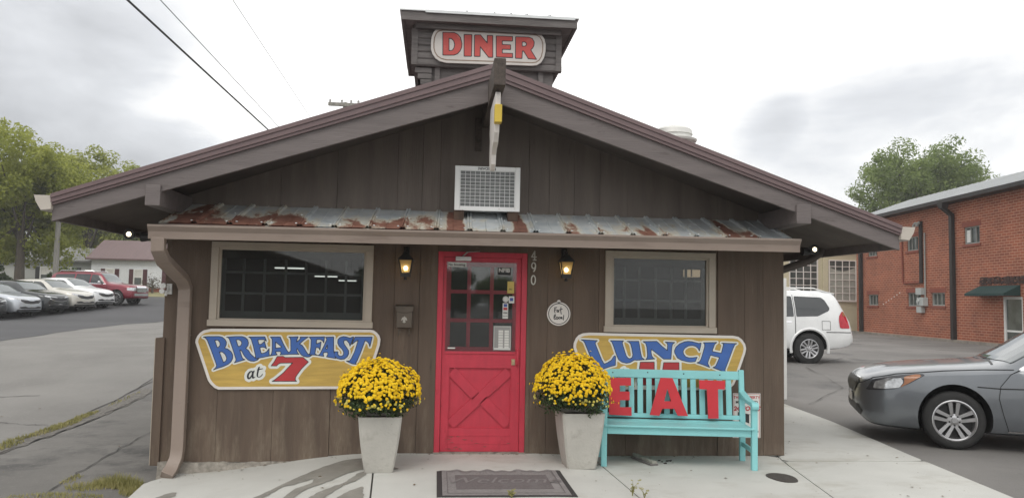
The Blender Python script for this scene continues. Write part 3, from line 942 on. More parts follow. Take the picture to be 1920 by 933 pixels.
# dining room behind the glass
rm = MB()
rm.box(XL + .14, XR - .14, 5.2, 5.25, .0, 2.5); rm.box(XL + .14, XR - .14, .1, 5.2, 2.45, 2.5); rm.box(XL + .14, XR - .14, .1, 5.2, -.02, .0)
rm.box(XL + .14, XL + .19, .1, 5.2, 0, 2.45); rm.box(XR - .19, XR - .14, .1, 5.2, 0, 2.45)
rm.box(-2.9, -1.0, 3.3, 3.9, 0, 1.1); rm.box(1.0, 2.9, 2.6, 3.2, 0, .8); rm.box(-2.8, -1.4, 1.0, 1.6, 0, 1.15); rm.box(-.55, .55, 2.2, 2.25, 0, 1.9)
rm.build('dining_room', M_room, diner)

# door
def door():
    fr = MB()
    fr.box(-.462, -.405, -.012, .06, 0, 2.05); fr.box(.405, .462, -.012, .06, 0, 2.05); fr.box(-.405, .405, -.012, .06, 1.995, 2.05)
    f0 = fr.build('door_frame', M_red, diner, bevel=.004)
    MB().box(.464, .50, -.018, .02, 0.0, 2.0).build('door_trim', M_siding, f0)
    MB().box(-.47, .47, -.05, .06, -.02, .012).build('threshold', M_stone, f0)
    y0, y1 = .012, .05
    lf = MB()
    X0, X1 = -.402, .402
    gx0, gx1, gz0, gz1 = -.325, .315, 1.075, 1.90
    lf.box(X0, gx0, y0, y1, .015, 1.992); lf.box(gx1, X1, y0, y1, .015, 1.992)
    lf.box(gx0, gx1, y0, y1, gz1, 1.992); lf.box(gx0, gx1, y0, y1, .86, gz1 - (gz1 - gz0)); lf.box(gx0, gx1, y0, y1, .015, .25)
    for xm in (-.138, .098):
        lf.box(xm - .019, xm + .019, y0 + .004, y1, gz0, gz1)
    for zm in (1.345, 1.64):
        lf.box(gx0, gx1, y0 + .005, y1 - .002, zm - .019, zm + .019)
    # ledged panel with a cross brace
    lf.box(gx0, gx1, y0 + .022, y1, .25, .86)
    def brace(a, b):
        dx, dz = b[0] - a[0], b[1] - a[1]; d = math.hypot(dx, dz); nx, nz = -dz / d * .05, dx / d * .05
        lf.prism([(a[0] + nx, a[1] + nz), (b[0] + nx, b[1] + nz), (b[0] - nx, b[1] - nz), (a[0] - nx, a[1] - nz)], 'y', y0 + .0035, y0 + .025)
    brace((gx0 + .025, .285), (gx1 - .025, .825))
    brace((gx0 + .025, .825), (-.045, .575)); brace((.03, .535), (gx1 - .025, .285))
    # moulding lines
    for z in (.17, .09): lf.box(gx0, gx1, y0 - .004, y0 + .002, z, z + .006)
    lf.box(gx0, gx0 + .006, y0 - .004, y0 + .002, .02, .86); lf.box(gx1 - .006, gx1, y0 - .004, y0 + .002, .02, .86)
    # scuffs worn through to the wood at the kick rail and by the handle
    r = random.Random(12)
    for k in range(26):
        if k < 16: x, z, l_ = r.uniform(gx0, gx1), .03 + r.random() ** 2 * .16, r.uniform(.008, .045)
        else: x, z, l_ = r.choice((X0 + .012, X1 - .01, gx1 + .02)) + r.uniform(-.006, .006), r.uniform(.3, 1.8), r.uniform(.004, .01)
        lf.prism([(x - l_, z), (x - l_ * .3, z + r.uniform(.003, .007)), (x + l_, z + r.uniform(-.002, .004)), (x + l_ * .2, z - r.uniform(.002, .006))], 'y', y0 - .0052, y0 - .0042, 1)
    dr = lf.build('door', [M_red, M_wear], diner, bevel=.003)
    MB().box(gx0, gx1, .030, .033, gz0, gz1).build('pane', M_glass, dr)
    # clear sheet screwed over the lights
    MB().box(-.372, .352, .004, .0075, 1.02, 1.945).build('storm_sheet', M_glass2, dr)
    br = MB(); br.box(-.375, .355, .001, .010, 1.005, 1.03); br.build('sheet_rail', M_red, dr)
    bl = MB(); bl.box(gx0, -.157, .052, .056, 1.30, 1.327); bl.box(-.119, .079, .052, .056, 1.30, 1.327); bl.box(gx0, -.157, .052, .056, 1.364, 1.385); bl.box(-.119, .079, .052, .056, 1.364, 1.385); bl.box(.117, gx1, .052, .056, 1.364, 1.39); bl.build('inner_ledge', M_case, dr)
    hd = MB(); hd.tube([(.372, .010, 1.05), (.372, -.04, 1.03), (.374, -.05, .97), (.372, -.04, .91), (.372, .010, .89)], .008, 8); hd.build('pull_handle', M_red, dr, smooth=50)
    lk = MB(); lk.box(.315, .352, .004, .014, .895, .955); lk.lathe([(.014, -.012), (.016, -.006), (.016, 0)], (.333, .004, .925), 'y', 14); lk.build('lock', M_brass, dr, smooth=40)
    cl = MB(); cl.box(-.285, -.125, -.05, .010, 1.955, 2.0); cl.beam((-.21, -.03, 2.005), (-.17, -.13, 2.04), .018, .008); cl.beam((-.17, -.13, 2.04), (-.04, -.02, 2.06), .018, .008); cl.build('door_closer', M_steel, dr, bevel=.003)
    # notices stuck on the sheet; y just proud of it
    def st(x0, x1, z0, z1, m, extra=None, texts=()):
        mb = MB(); mb.box(x0, x1, .0015, .0035, z0, z1, 0)
        mats = [m, M_ink, M_paper, M_blueink, M_redink]
        if extra:
            for a, b, c_, d_, mi in extra: mb.box(a, b, .0003, .0014, c_, d_, mi)
        for s_, x, z, sz, mi, bo in texts: text(mb, s_, x, -.0004, z, sz, mi, bo)
        mb.build('sticker', mats, dr)
    st(-.360, -.172, 1.893, 1.940, M_paper, None, [('No Smoking', -.272, 1.916, .034, 1, .0008)])
    st(.150, .295, 1.815, 1.900, M_greysheet, [(.155, .290, 1.820, 1.895, 1), (.162, .283, 1.836, 1.842, 2)], [('NFIB', .2225, 1.867, .058, 2, .002)])
    st(.258, .328, 1.632, 1.755, M_yelpaper, None, [('490', .29, 1.672, .026, 1, 0)])
    st(.275, .332, 1.530, 1.602, M_paper, [(.287, .320, 1.552, 1.585, 3)])
    st(.213, .270, 1.370, 1.530, M_paper, [(.224, .259, 1.492, 1.522, 3), (.220, .262, 1.458, 1.484, 4)], [('VISA', .2415, 1.428, .024, 1, .0008), ('DISCOVER', .2415, 1.395, .0105, 1, .0003)])
    mb = MB(); mb.lathe([(.031, 0), (.031, .002)], (.243, .0015, 1.57), 'y', 18); mb.lathe([(.024, -.001), (.024, 0)], (.243, .0012, 1.57), 'y', 18, 1); mb.lathe([(.021, -.002), (.021, -.001)], (.243, .0010, 1.57), 'y', 18, 0); mb.build('sticker', [M_paper, M_greysheet], dr)
    rows = []
    for i in range(7):
        z = 1.25 - i * .027
        rows += [(.175, .222, z - .022, z, 2), (.238, .283, z - .022, z, 2)]
    rows.append((.128, .300, 1.052, 1.068, 2))
    rows.append((.128, .300, 1.285, 1.289, 2)); rows.append((.128, .131, 1.052, 1.289, 2)); rows.append((.297, .300, 1.052, 1.289, 2))
    st(.122, .306, 1.045, 1.295, M_greysheet, rows)
    st(-.345, -.268, 1.055, 1.068, M_paper, [(-.34, -.273, 1.075, 1.086, 1)])
door()

# cupola
def cupola():
    y0, y1 = 1.2, 3.0
    b = MB(); b.hexa([(-.72, y0 + .06, 3.1), (.79, y0 + .06, 3.1), (.79, y1 - .06, 3.1), (-.72, y1 - .06, 3.1), (-.72, y0 + .06, 4.45), (.90, y0 + .06, 4.45), (.90, y1 - .06, 4.45), (-.72, y1 - .06, 4.45)])
    for x in (-.56, .70): b.box(x, x + .06, y0 + .02, y0 + .058, 3.2, 4.40)
    c = b.build('cupola', M_wd, diner)
    lg = MB(); r = random.Random(8)
    for i in range(6):
        z = 4.385 + i * .083
        a, b = -.835 + r.uniform(-.012, .012), .965 + r.uniform(-.012, .012)
        for y, d in ((y0 - .02, 1), (y1 + .02, -1)):      # rounded weatherboards, lapped
            q = [(y, z - .040), (y - .012 * d, z - .026), (y - .010 * d, z + .022), (y, z + .0405), (y + .06 * d, z + .0405), (y + .06 * d, z - .040)]
            lg.prism(q, 'x', a, b)
        for x in (-.80, .93):
            lg.box(x - .02, x + .02, y0 + .045, y1 - .045, z - .040, z + .0405)
    for i in range(3):
        z = 4.30 - i * .07
        lg.box(-.80 + i * .035, -.60, y0 + .012, y0 + .07, z - .03, z + .03)
    lg.box(-.845, -.77, y0 - .042, y0 - .033, 4.35, 4.80); lg.box(.90, .972, y0 - .042, y0 - .033, 4.35, 4.80)
    lg.build('weatherboards', M_wd, c, smooth=40)
    # low hipped tin roof with a deep fascia
    ex0, ex1, ey0, ey1, ez = -.965, 1.125, .96, 3.3, 4.85
    fa = MB(); fa.box(ex0, ex1, ey0, ey0 + .035, ez - .03, ez + .075); fa.box(ex0, ex1, ey1 - .035, ey1, ez - .03, ez + .075)
    fa.box(ex0, ex0 + .035, ey0 + .036, ey1 - .036, ez - .03, ez + .075); fa.box(ex1 - .035, ex1, ey0 + .036, ey1 - .036, ez - .03, ez + .075)
    fa.box(ex0 + .04, ex1 - .04, ey0 + .04, ey1 - .04, ez - .02, ez + .02)
    fa.beam((-.80, ey0 + .13, 4.80), (.95, ey0 + .13, 4.80), .03, .06)
    fa.build('cupola_fascia', M_wd, c)
    MB().box(ex0 + .28, ex1 - .03, ey0 - .022, ey0 - .004, ez + .062, ez + .094).build('cupola_flashing', M_tin, c)
    rt = MB(); o = .02; cx, cy, h = .08, 2.1, .22
    P = [(ex0 - o, ey0 - o), (ex1 + o, ey0 - o), (ex1 + o, ey1 + o), (ex0 - o, ey1 + o)]
    rt.add([(x, y, ez + .078) for x, y in P] + [(x, y, ez + .092) for x, y in P] + [(cx - .35, cy, ez + .09 + h), (cx + .35, cy, ez + .09 + h)],
           [(3, 2, 1, 0), (0, 1, 5, 4), (1, 2, 6, 5), (2, 3, 7, 6), (3, 0, 4, 7), (4, 5, 9, 8), (5, 6, 9), (6, 7, 8, 9), (7, 4, 8)])
    for x in (-.2, .13, .33, .52, .8):
        rt.beam((x, ey0 - o, ez + .10), (cx + (x - cx) * .45, cy, ez + .09 + h + .01), .02, .02)
    rt.build('cupola_roof', M_tin, c)
cupola()
# traced lettering outlines, metres on the sign face
G_BREAK=[([(-0.8633,0.2389),(-0.8153,0.2455),(-0.7098,0.2479),(-0.6786,0.2407),(-0.6535,0.2207),(-0.6369,0.1938),(-0.638,0.1667),(-0.6438,0.1486),(-0.652,0.134),(-0.6208,0.124),(-0.5888,0.0996),(-0.5708,0.0682),(-0.5706,0.0321),(-0.5847,0.0004),(-0.6101,-0.0247),(-0.6618,-0.05),(-0.7117,-0.0663),(-0.7514,-0.0824),(-0.7295,-0.0597),(-0.7216,-0.0394),(-0.7317,-0.0103),(-0.7784,0.1062),(-0.8225,0.2093),(-0.841,0.2316)],[[(-0.75,0.2103),(-0.7192,0.2108),(-0.7006,0.1884),(-0.6973,0.1614),(-0.7139,0.1386),(-0.725,0.1407)],[(-0.7011,0.0959),(-0.6725,0.0963),(-0.645,0.0718),(-0.6281,0.036),(-0.6335,0.0088),(-0.657,-0.0072)]]),([(-0.639,0.2422),(-0.5598,0.2492),(-0.489,0.2512),(-0.4576,0.2417),(-0.4323,0.2193),(-0.4235,0.1877),(-0.4277,0.1605),(-0.4488,0.1331),(-0.4215,0.1153),(-0.3983,0.0794),(-0.3592,0.0446),(-0.3433,0.0348),(-0.3186,0.0297),(-0.3337,0.0168),(-0.3643,0.0065),(-0.3954,0.0093),(-0.4225,0.0203),(-0.4451,0.0427),(-0.4637,0.065),(-0.4877,0.1099),(-0.5057,0.1187),(-0.4956,0.0872),(-0.4806,0.0467),(-0.4711,0.031),(-0.4487,0.0223),(-0.501,0.0059),(-0.5534,-0.0105),(-0.5388,0.0099),(-0.5395,0.028),(-0.5721,0.1224),(-0.6118,0.2258),(-0.6256,0.2392)],[[(-0.5452,0.2177),(-0.5187,0.219),(-0.4937,0.2026),(-0.4883,0.1801),(-0.4985,0.1595),(-0.5159,0.1503),(-0.5251,0.1592)]]),([(-0.4247,0.2467),(-0.267,0.2512),(-0.2572,0.2264),(-0.2498,0.2083),(-0.2702,0.2194),(-0.2837,0.2228),(-0.3348,0.2207),(-0.3219,0.1746),(-0.2997,0.1767),(-0.2804,0.1943),(-0.2689,0.2071),(-0.2571,0.1673),(-0.2454,0.1303),(-0.2605,0.1423),(-0.2808,0.148),(-0.3117,0.1439),(-0.2961,0.0852),(-0.2696,0.0901),(-0.2435,0.104),(-0.2202,0.1361),(-0.22,0.0952),(-0.2151,0.0613),(-0.2768,0.0469),(-0.3495,0.0325),(-0.3506,0.0596),(-0.3743,0.1522),(-0.397,0.2198),(-0.4088,0.2378)],[]),([(-0.2135,0.2497),(-0.1176,0.252),(-0.0813,0.1788),(-0.0477,0.1201),(-0.029,0.0985),(-0.0328,0.0785),(-0.113,0.0739),(-0.1026,0.0922),(-0.1098,0.1066),(-0.1588,0.1051),(-0.1492,0.087),(-0.1398,0.0735),(-0.2106,0.0613),(-0.1958,0.0819),(-0.1906,0.1183),(-0.1948,0.2273)],[[(-0.1603,0.2005),(-0.1004,0.1535),(-0.1069,0.1466),(-0.1579,0.1391)]]),([(-0.0349,0.2523),(0.0592,0.256),(0.0468,0.2261),(0.0454,0.2033),(0.0715,0.2265),(0.0843,0.2449),(0.075,0.2539),(0.1581,0.2551),(0.1296,0.2342),(0.0731,0.1832),(0.1004,0.1722),(0.124,0.1406),(0.1431,0.1089),(0.1621,0.0818),(0.1984,0.0731),(0.1809,0.0593),(0.1541,0.0544),(0.1224,0.0608),(0.0949,0.0764),(0.0713,0.108),(0.0521,0.1419),(0.0484,0.1214),(0.0606,0.0942),(0.0745,0.0816),(-0.0351,0.0803),(-0.0486,0.0801),(-0.0269,0.0977),(-0.0087,0.1161),(-0.0135,0.2207),(-0.0211,0.2434)],[]),([(0.1671,0.2553),(0.3181,0.2597),(0.3134,0.1979),(0.2968,0.2228),(0.2739,0.2316),(0.2423,0.2312),(0.2393,0.1877),(0.2616,0.1949),(0.286,0.209),(0.2776,0.1243),(0.2656,0.147),(0.2383,0.1535),(0.2329,0.1146),(0.2294,0.0872),(0.2569,0.0739),(0.1622,0.0795),(0.1797,0.0911),(0.1865,0.1551),(0.1874,0.2281)],[]),([(0.3273,0.2553),(0.4086,0.2597),(0.4128,0.1352),(0.4161,0.1032),(0.4362,0.0441),(0.3431,0.0589),(0.3559,0.0796),(0.3552,0.1002),(0.346,0.1046),(0.3145,0.102),(0.3105,0.0882),(0.3181,0.0632),(0.2615,0.0716),(0.2789,0.0878),(0.3208,0.1797),(0.3415,0.2349)],[[(0.3479,0.1801),(0.3503,0.139),(0.3313,0.1387)]]),([(0.6067,0.2616),(0.5734,0.1671),(0.5633,0.1968),(0.5396,0.2262),(0.5214,0.2283),(0.5082,0.2166),(0.5135,0.1915),(0.5421,0.1506),(0.5612,0.1234),(0.5622,0.0913),(0.5495,0.0637),(0.523,0.0405),(0.487,0.0355),(0.4505,0.0442),(0.4271,0.0668),(0.4173,0.0895),(0.4255,0.1125),(0.4527,0.1128),(0.4575,0.1038),(0.4534,0.09),(0.4676,0.0719),(0.4904,0.0676),(0.5104,0.0815),(0.5117,0.109),(0.4972,0.1363),(0.4644,0.1679),(0.4498,0.1998),(0.451,0.2319),(0.4706,0.2551),(0.5065,0.2657),(0.5385,0.2607),(0.5706,0.251),(0.5976,0.2615)],[]),([(0.6203,0.2618),(0.7914,0.2643),(0.7816,0.209),(0.7716,0.1651),(0.7591,0.1994),(0.7402,0.2199),(0.7195,0.2265),(0.7092,0.1896),(0.6758,0.0927),(0.6506,0.0283),(0.6355,0.0007),(0.6405,-0.0107),(0.6063,-0.0088),(0.5741,0.0045),(0.5419,0.0202),(0.5735,0.0228),(0.5909,0.0459),(0.6205,0.115),(0.6532,0.2301),(0.6219,0.2136),(0.5909,0.1857),(0.6033,0.2249)],[])]
G_SEVEN=[([(-0.1392,0.0577),(-0.0812,0.0593),(-0.0629,0.0482),(0.1139,0.0517),(0.168,0.0068),(0.1045,-0.0598),(0.0662,-0.1147),(0.0472,-0.1466),(0.046,-0.1738),(0.0598,-0.1864),(-0.1809,-0.1885),(-0.1548,-0.1734),(-0.0728,-0.1025),(-0.0172,-0.0384),(0.0151,-0.004),(-0.1032,-0.0077),(-0.1251,-0.017),(-0.1422,-0.0362),(-0.1957,-0.0368),(-0.1661,0.0052)],[])]
G_AT=[([(-0.4266,-0.1421),(-0.421,-0.115),(-0.402,-0.0923),(-0.3802,-0.0853),(-0.3733,-0.092),(-0.3495,-0.0782),(-0.3613,-0.1144),(-0.3624,-0.1415),(-0.3554,-0.1505),(-0.3404,-0.139),(-0.3465,-0.1526),(-0.3637,-0.1641),(-0.3763,-0.1597),(-0.3788,-0.1417),(-0.386,-0.1598),(-0.4054,-0.1726),(-0.4212,-0.1646)],[[(-0.4087,-0.1465),(-0.4052,-0.1239),(-0.3906,-0.1012),(-0.3789,-0.0966),(-0.3809,-0.1236),(-0.3932,-0.1463),(-0.4017,-0.1554)]]),([(-0.3253,-0.0734),(-0.3195,-0.0508),(-0.3021,-0.0416),(-0.3078,-0.0665),(-0.2681,-0.0602),(-0.2723,-0.0675),(-0.3096,-0.0764),(-0.317,-0.114),(-0.3181,-0.1411),(-0.3091,-0.1455),(-0.2895,-0.1363),(-0.2771,-0.1136),(-0.2728,-0.109),(-0.2743,-0.1271),(-0.2892,-0.1453),(-0.311,-0.1536),(-0.329,-0.1457),(-0.3333,-0.1277),(-0.3273,-0.078),(-0.3383,-0.0803),(-0.3407,-0.0759)],[])]
G_BBOARD=[([(-0.9384,0.1845),(-0.9358,0.2157),(-0.9211,0.2492),(-0.8972,0.2808),(-0.8628,0.3053),(-0.7925,0.322),(0.7704,0.3378),(0.8023,0.3308),(0.8347,0.31),(0.862,0.2785),(0.8748,0.2415),(0.8702,0.1829),(0.7749,-0.1465),(0.7452,-0.2048),(0.7043,-0.2388),(0.642,-0.2583),(-0.6957,-0.2753),(-0.7348,-0.2591),(-0.7738,-0.2232),(-0.8007,-0.1873)],[])]
G_LUNCH=[([(-0.8682,0.2679),(-0.692,0.2609),(-0.7112,0.2464),(-0.7158,0.2274),(-0.686,0.1569),(-0.6462,0.0629),(-0.6191,0.0208),(-0.5878,0.0329),(-0.5446,0.0594),(-0.516,0.1023),(-0.5063,0.1071),(-0.4989,0.0978),(-0.5004,0.0079),(-0.5584,-0.0069),(-0.6258,-0.0312),(-0.7075,-0.0603),(-0.7219,-0.0652),(-0.7125,-0.0415),(-0.7227,0.0007),(-0.7623,0.0851),(-0.797,0.1649),(-0.8293,0.2401),(-0.8464,0.2587)],[]),([(-0.5589,0.2628),(-0.4156,0.2624),(-0.43,0.2456),(-0.4249,0.2219),(-0.3999,0.1464),(-0.3849,0.1039),(-0.3652,0.0828),(-0.3457,0.0783),(-0.3239,0.0904),(-0.3168,0.1189),(-0.3271,0.1805),(-0.3422,0.2325),(-0.3619,0.2513),(-0.3815,0.2581),(-0.2547,0.2599),(-0.247,0.2196),(-0.2316,0.1342),(-0.2191,0.0917),(-0.1896,0.0692),(-0.2749,0.0625),(-0.2993,0.0646),(-0.3235,0.0501),(-0.3453,0.0371),(-0.3842,0.0305),(-0.4328,0.0418),(-0.4671,0.065),(-0.4869,0.1074),(-0.5069,0.1592),(-0.5269,0.2158),(-0.5418,0.2488)],[]),([(-0.2108,0.2581),(-0.0614,0.2626),(-0.0071,0.2133),(0.0522,0.1664),(0.0543,0.2284),(0.0468,0.2426),(0.027,0.2567),(0.1329,0.2534),(0.1084,0.2339),(0.1012,0.2052),(0.092,0.0787),(0.0134,0.0778),(-0.0507,0.127),(-0.1196,0.1785),(-0.1219,0.1499),(-0.1143,0.1119),(-0.0994,0.0883),(-0.0797,0.0791),(-0.1799,0.0684),(-0.163,0.0923),(-0.1608,0.1256),(-0.1688,0.2016),(-0.1813,0.2395)],[]),([(0.131,0.1435),(0.1285,0.1674),(0.1455,0.2058),(0.1848,0.2398),(0.239,0.262),(0.2761,0.2673),(0.3157,0.2645),(0.3504,0.2564),(0.39,0.2474),(0.4173,0.2501),(0.41,0.2093),(0.3977,0.166),(0.3828,0.1946),(0.3555,0.2158),(0.3208,0.2234),(0.2763,0.2171),(0.2393,0.1927),(0.2222,0.1638),(0.2272,0.1352),(0.2496,0.1068),(0.2842,0.0953),(0.3262,0.0958),(0.3757,0.1036),(0.3536,0.0555),(0.3066,0.0502),(0.277,0.0522),(0.2547,0.0568),(0.2053,0.0681),(0.1609,0.0914)],[]),([(0.4395,0.2552),(0.5887,0.2597),(0.5638,0.2401),(0.5366,0.1654),(0.6362,0.1475),(0.6586,0.2318),(0.6561,0.2486),(0.6386,0.2532),(0.806,0.2507),(0.7835,0.2383),(0.7635,0.1947),(0.7136,0.0644),(0.6763,-0.027),(0.6888,-0.0652),(0.624,-0.0324),(0.5444,-0.0045),(0.5742,0.0102),(0.5891,0.0391),(0.6164,0.1017),(0.5193,0.1245),(0.4946,0.0619),(0.4897,0.0379),(0.5097,-0.0025),(0.4402,0.023),(0.3708,0.0438),(0.4004,0.0561),(0.4152,0.0801),(0.4349,0.1426),(0.4545,0.2099),(0.4544,0.2411)],[])]
G_ELEVEN=[([(-0.2369,0.044),(-0.0869,0.0457),(-0.0858,-0.0397),(-0.0778,-0.1913),(-0.268,-0.1929),(-0.2474,-0.0414)],[]),([(0.0136,0.0421),(0.1783,0.044),(0.1803,-0.0465),(0.1869,-0.189),(-0.0192,-0.1908),(0.0019,-0.0436)],[])]
G_LBOARD=[([(-0.9451,0.1826),(-0.9422,0.2268),(-0.9213,0.2802),(-0.8893,0.3144),(-0.8443,0.3328),(-0.7811,0.3408),(0.7678,0.3316),(0.8241,0.3216),(0.8655,0.2932),(0.8993,0.2467),(0.9106,0.198),(0.8993,0.1437),(0.8053,-0.1184),(0.7772,-0.1815),(0.7305,-0.2231),(0.6559,-0.2416),(-0.6654,-0.2415),(-0.7379,-0.2245),(-0.7926,-0.1721),(-0.8294,-0.1161)],[])]
G_AT2=[([(-0.5474,-0.1269),(-0.5404,-0.0986),(-0.5189,-0.0748),(-0.4948,-0.0675),(-0.4874,-0.0745),(-0.4609,-0.06),(-0.4751,-0.098),(-0.4772,-0.1263),(-0.4698,-0.1356),(-0.453,-0.1237),(-0.4601,-0.1379),(-0.4794,-0.1499),(-0.493,-0.1453),(-0.4951,-0.1264),(-0.5036,-0.1454),(-0.5253,-0.1588),(-0.5423,-0.1504)],[[(-0.528,-0.1315),(-0.5234,-0.1079),(-0.5067,-0.0841),(-0.4937,-0.0793),(-0.4968,-0.1076),(-0.511,-0.1313),(-0.5206,-0.1408)]]),([(-0.4343,-0.0551),(-0.4273,-0.0314),(-0.4079,-0.0217),(-0.415,-0.0478),(-0.3713,-0.0412),(-0.3761,-0.0488),(-0.4173,-0.0582),(-0.4266,-0.0975),(-0.4287,-0.1258),(-0.419,-0.1304),(-0.3973,-0.1208),(-0.3829,-0.0971),(-0.3781,-0.0923),(-0.3804,-0.1112),(-0.3972,-0.1302),(-0.4213,-0.139),(-0.4408,-0.1306),(-0.4449,-0.1118),(-0.4367,-0.0598),(-0.4488,-0.0623),(-0.4512,-0.0576)],[])]
G_DINER=[([(-0.5753,0.1221),(-0.4421,0.1265),(-0.4006,0.1103),(-0.3637,0.0702),(-0.3455,-0.0024),(-0.348,-0.0497),(-0.365,-0.0925),(-0.3949,-0.1281),(-0.4355,-0.1475),(-0.5684,-0.1542)],[[(-0.5019,0.0551),(-0.4711,0.0515),(-0.4422,0.0241),(-0.4309,-0.0173),(-0.4376,-0.0596),(-0.4573,-0.092),(-0.4981,-0.0983)]]),([(-0.3209,0.1093),(-0.2282,0.1116),(-0.2274,-0.1512),(-0.3148,-0.154)],[]),([(-0.1947,0.1107),(-0.125,0.1144),(-0.0402,0.0161),(-0.0423,0.1125),(0.023,0.1133),(0.0285,-0.1515),(-0.0211,-0.1539),(-0.1245,-0.0277),(-0.1245,-0.1476),(-0.1929,-0.151)],[]),([(0.0664,0.1128),(0.2624,0.1153),(0.2634,0.0598),(0.1387,0.0559),(0.1396,0.0111),(0.2409,0.011),(0.242,-0.0443),(0.1408,-0.0469),(0.1417,-0.0953),(0.2674,-0.0921),(0.2684,-0.1432),(0.0718,-0.1452)],[]),([(0.3015,0.1147),(0.4606,0.1178),(0.5027,0.1041),(0.527,0.0629),(0.5251,0.0204),(0.51,-0.0121),(0.4869,-0.0371),(0.5595,-0.1498),(0.4601,-0.1469),(0.4011,-0.0547),(0.3854,-0.0555),(0.3819,-0.1481),(0.3038,-0.1483)],[[(0.3808,0.0553),(0.4147,0.0571),(0.4332,0.0422),(0.4352,0.0211),(0.4209,0.0045),(0.3818,0.0014)]])]
G_DBOARD=[([(-0.715,-0.0165),(-0.7096,0.0591),(-0.6867,0.1207),(-0.6606,0.1548),(-0.6243,0.1769),(-0.5754,0.1871),(0.506,0.192),(0.5691,0.1826),(0.6199,0.1547),(0.6535,0.1055),(0.6696,0.0426),(0.6686,-0.0466),(0.6522,-0.1237),(0.6193,-0.1824),(0.5697,-0.2191),(0.5134,-0.2295),(-0.5278,-0.2454),(-0.6018,-0.2303),(-0.6577,-0.1954),(-0.6959,-0.141),(-0.7134,-0.0792)],[])]
G_EAT=[([(-0.6416,0.8131),(-0.4233,0.8181),(-0.4226,0.7407),(-0.5386,0.738),(-0.538,0.6768),(-0.4371,0.6792),(-0.4364,0.595),(-0.5372,0.5926),(-0.5364,0.5212),(-0.4184,0.5241),(-0.4176,0.4402),(-0.6458,0.4471)],[]),([(-0.1222,0.8251),(-0.0008,0.8245),(0.1508,0.4521),(0.0472,0.453),(0.0124,0.5209),(-0.1087,0.5179),(-0.1371,0.4483),(-0.2329,0.454)],[[(-0.0545,0.7171),(-0.0169,0.5937),(-0.0884,0.592)]]),([(0.268,0.8111),(0.5325,0.8092),(0.5257,0.7251),(0.4568,0.7235),(0.4573,0.4346),(0.3541,0.432),(0.3454,0.7208),(0.2706,0.7225)],[])]
# ------------------------------------------------------------------ signs
M_signwhite = mat('sign_white', (.74, .70, .66), .55, var=.05, vs=6, spots=((.50, .46, .40), 9, .66, .78, (1, 1, 1)))
M_halo = mat('sign_halo', (.72, .74, .70), .55, var=.06, vs=8)
M_ochre = mat('ochre_paint', (.53, .355, .085), .6, var=.16, vs=3.0, stretch=(1, 1, 9), bump=.1, bs=8, bstretch=(1, 1, 12), spots=((.42, .27, .06), 4, .56, .78, (1, 1, 9)), spots2=((.18, .11, .05), 28, .75, .79, (1, 1, 1)))
M_blue = mat('blue_paint', (.050, .135, .42), .5, var=.12, vs=5, spots=((.08, .17, .44), 10, .6, .75, (1, 1, 1)))
M_redp = mat('red_paint', (.46, .038, .045), .5, var=.12, vs=5)
M_blackp = mat('black_paint', (.022, .024, .03), .55)
M_lred = mat('matt_red', (.56, .024, .036), .5, var=.08, vs=6)
M_faded = mat('faded_red', (.50, .075, .065), .6, var=.16, vs=3, spots=((.58, .16, .13), 7, .58, .76, (1, 1, 1)))
M_dboard = mat('aged_white_board', (.56, .53, .50), .65, var=.08, vs=4, spots=((.36, .32, .27), 5, .62, .78, (1, 1, 2)))
M_dline = mat('brown_line', (.24, .175, .13), .7, var=.2, vs=8)

def board(name, B, cx, cz, label, word, ele, at, h_word=.019, h_ele=.028, h_at=.026):
    th = thing(name, label, 'sign', (cx, -.03, cz))
    W = lambda P: [(x + cx, z + cz) for x, z in P]
    out = W(B[0][0])
    # the board is sawn with rounded corners
    mb = MB(); mb.prism(out, 'y', -.030, -.0135); mb.build('panel', M_signwhite, th, bevel=.002)
    fb = psd(out)
    p = MB(); paint(p, fb, -.0312, .012, -.028); p.build('field', M_ochre, th, recalc=False)
    gl = lambda G: glyphs([(W(o), [W(h) for h in hs]) for o, hs in G])
    le = MB()
    inside = lambda f: f
    def clip(f):
        g = lambda X, Z: np.maximum(f(X, Z), fb(X, Z) + .004)
        g.bounds = f.bounds; return g
    fw, fe, fa = clip(gl(word)), clip(gl(ele)), clip(gl(at))
    def hal(X, Z):
        return np.minimum(np.minimum(fw(X, Z) - h_word, fe(X, Z) - h_ele), fa(X, Z) - h_at)
    bs = [f.bounds for f in (fw, fe, fa)]
    hal.bounds = (min(b[0] for b in bs) - .03, max(b[1] for b in bs) + .03, min(b[2] for b in bs) - .03, max(b[3] for b in bs) + .03)
    paint(le, hal, -.0324, .0065, 0, 0)
    for f, m in ((fw, 1), (fe, 2)):
        paint(le, f, -.0336, .0055, .0035, 3); paint(le, f, -.0348, .0055, -.0035, m)
    paint(le, fa, -.0348, .005, 0, 3)
    le.build('lettering', [M_halo, M_blue, M_redp, M_blackp], th, recalc=False)
board('breakfast_sign', G_BBOARD, -1.9, .9, 'yellow painted board reading BREAKFAST at 7, under the left window', G_BREAK, G_SEVEN, G_AT)
board('lunch_sign', G_LBOARD, 1.9, .9, 'yellow painted board reading LUNCH, behind the turquoise bench', G_LUNCH, G_ELEVEN, G_AT2)

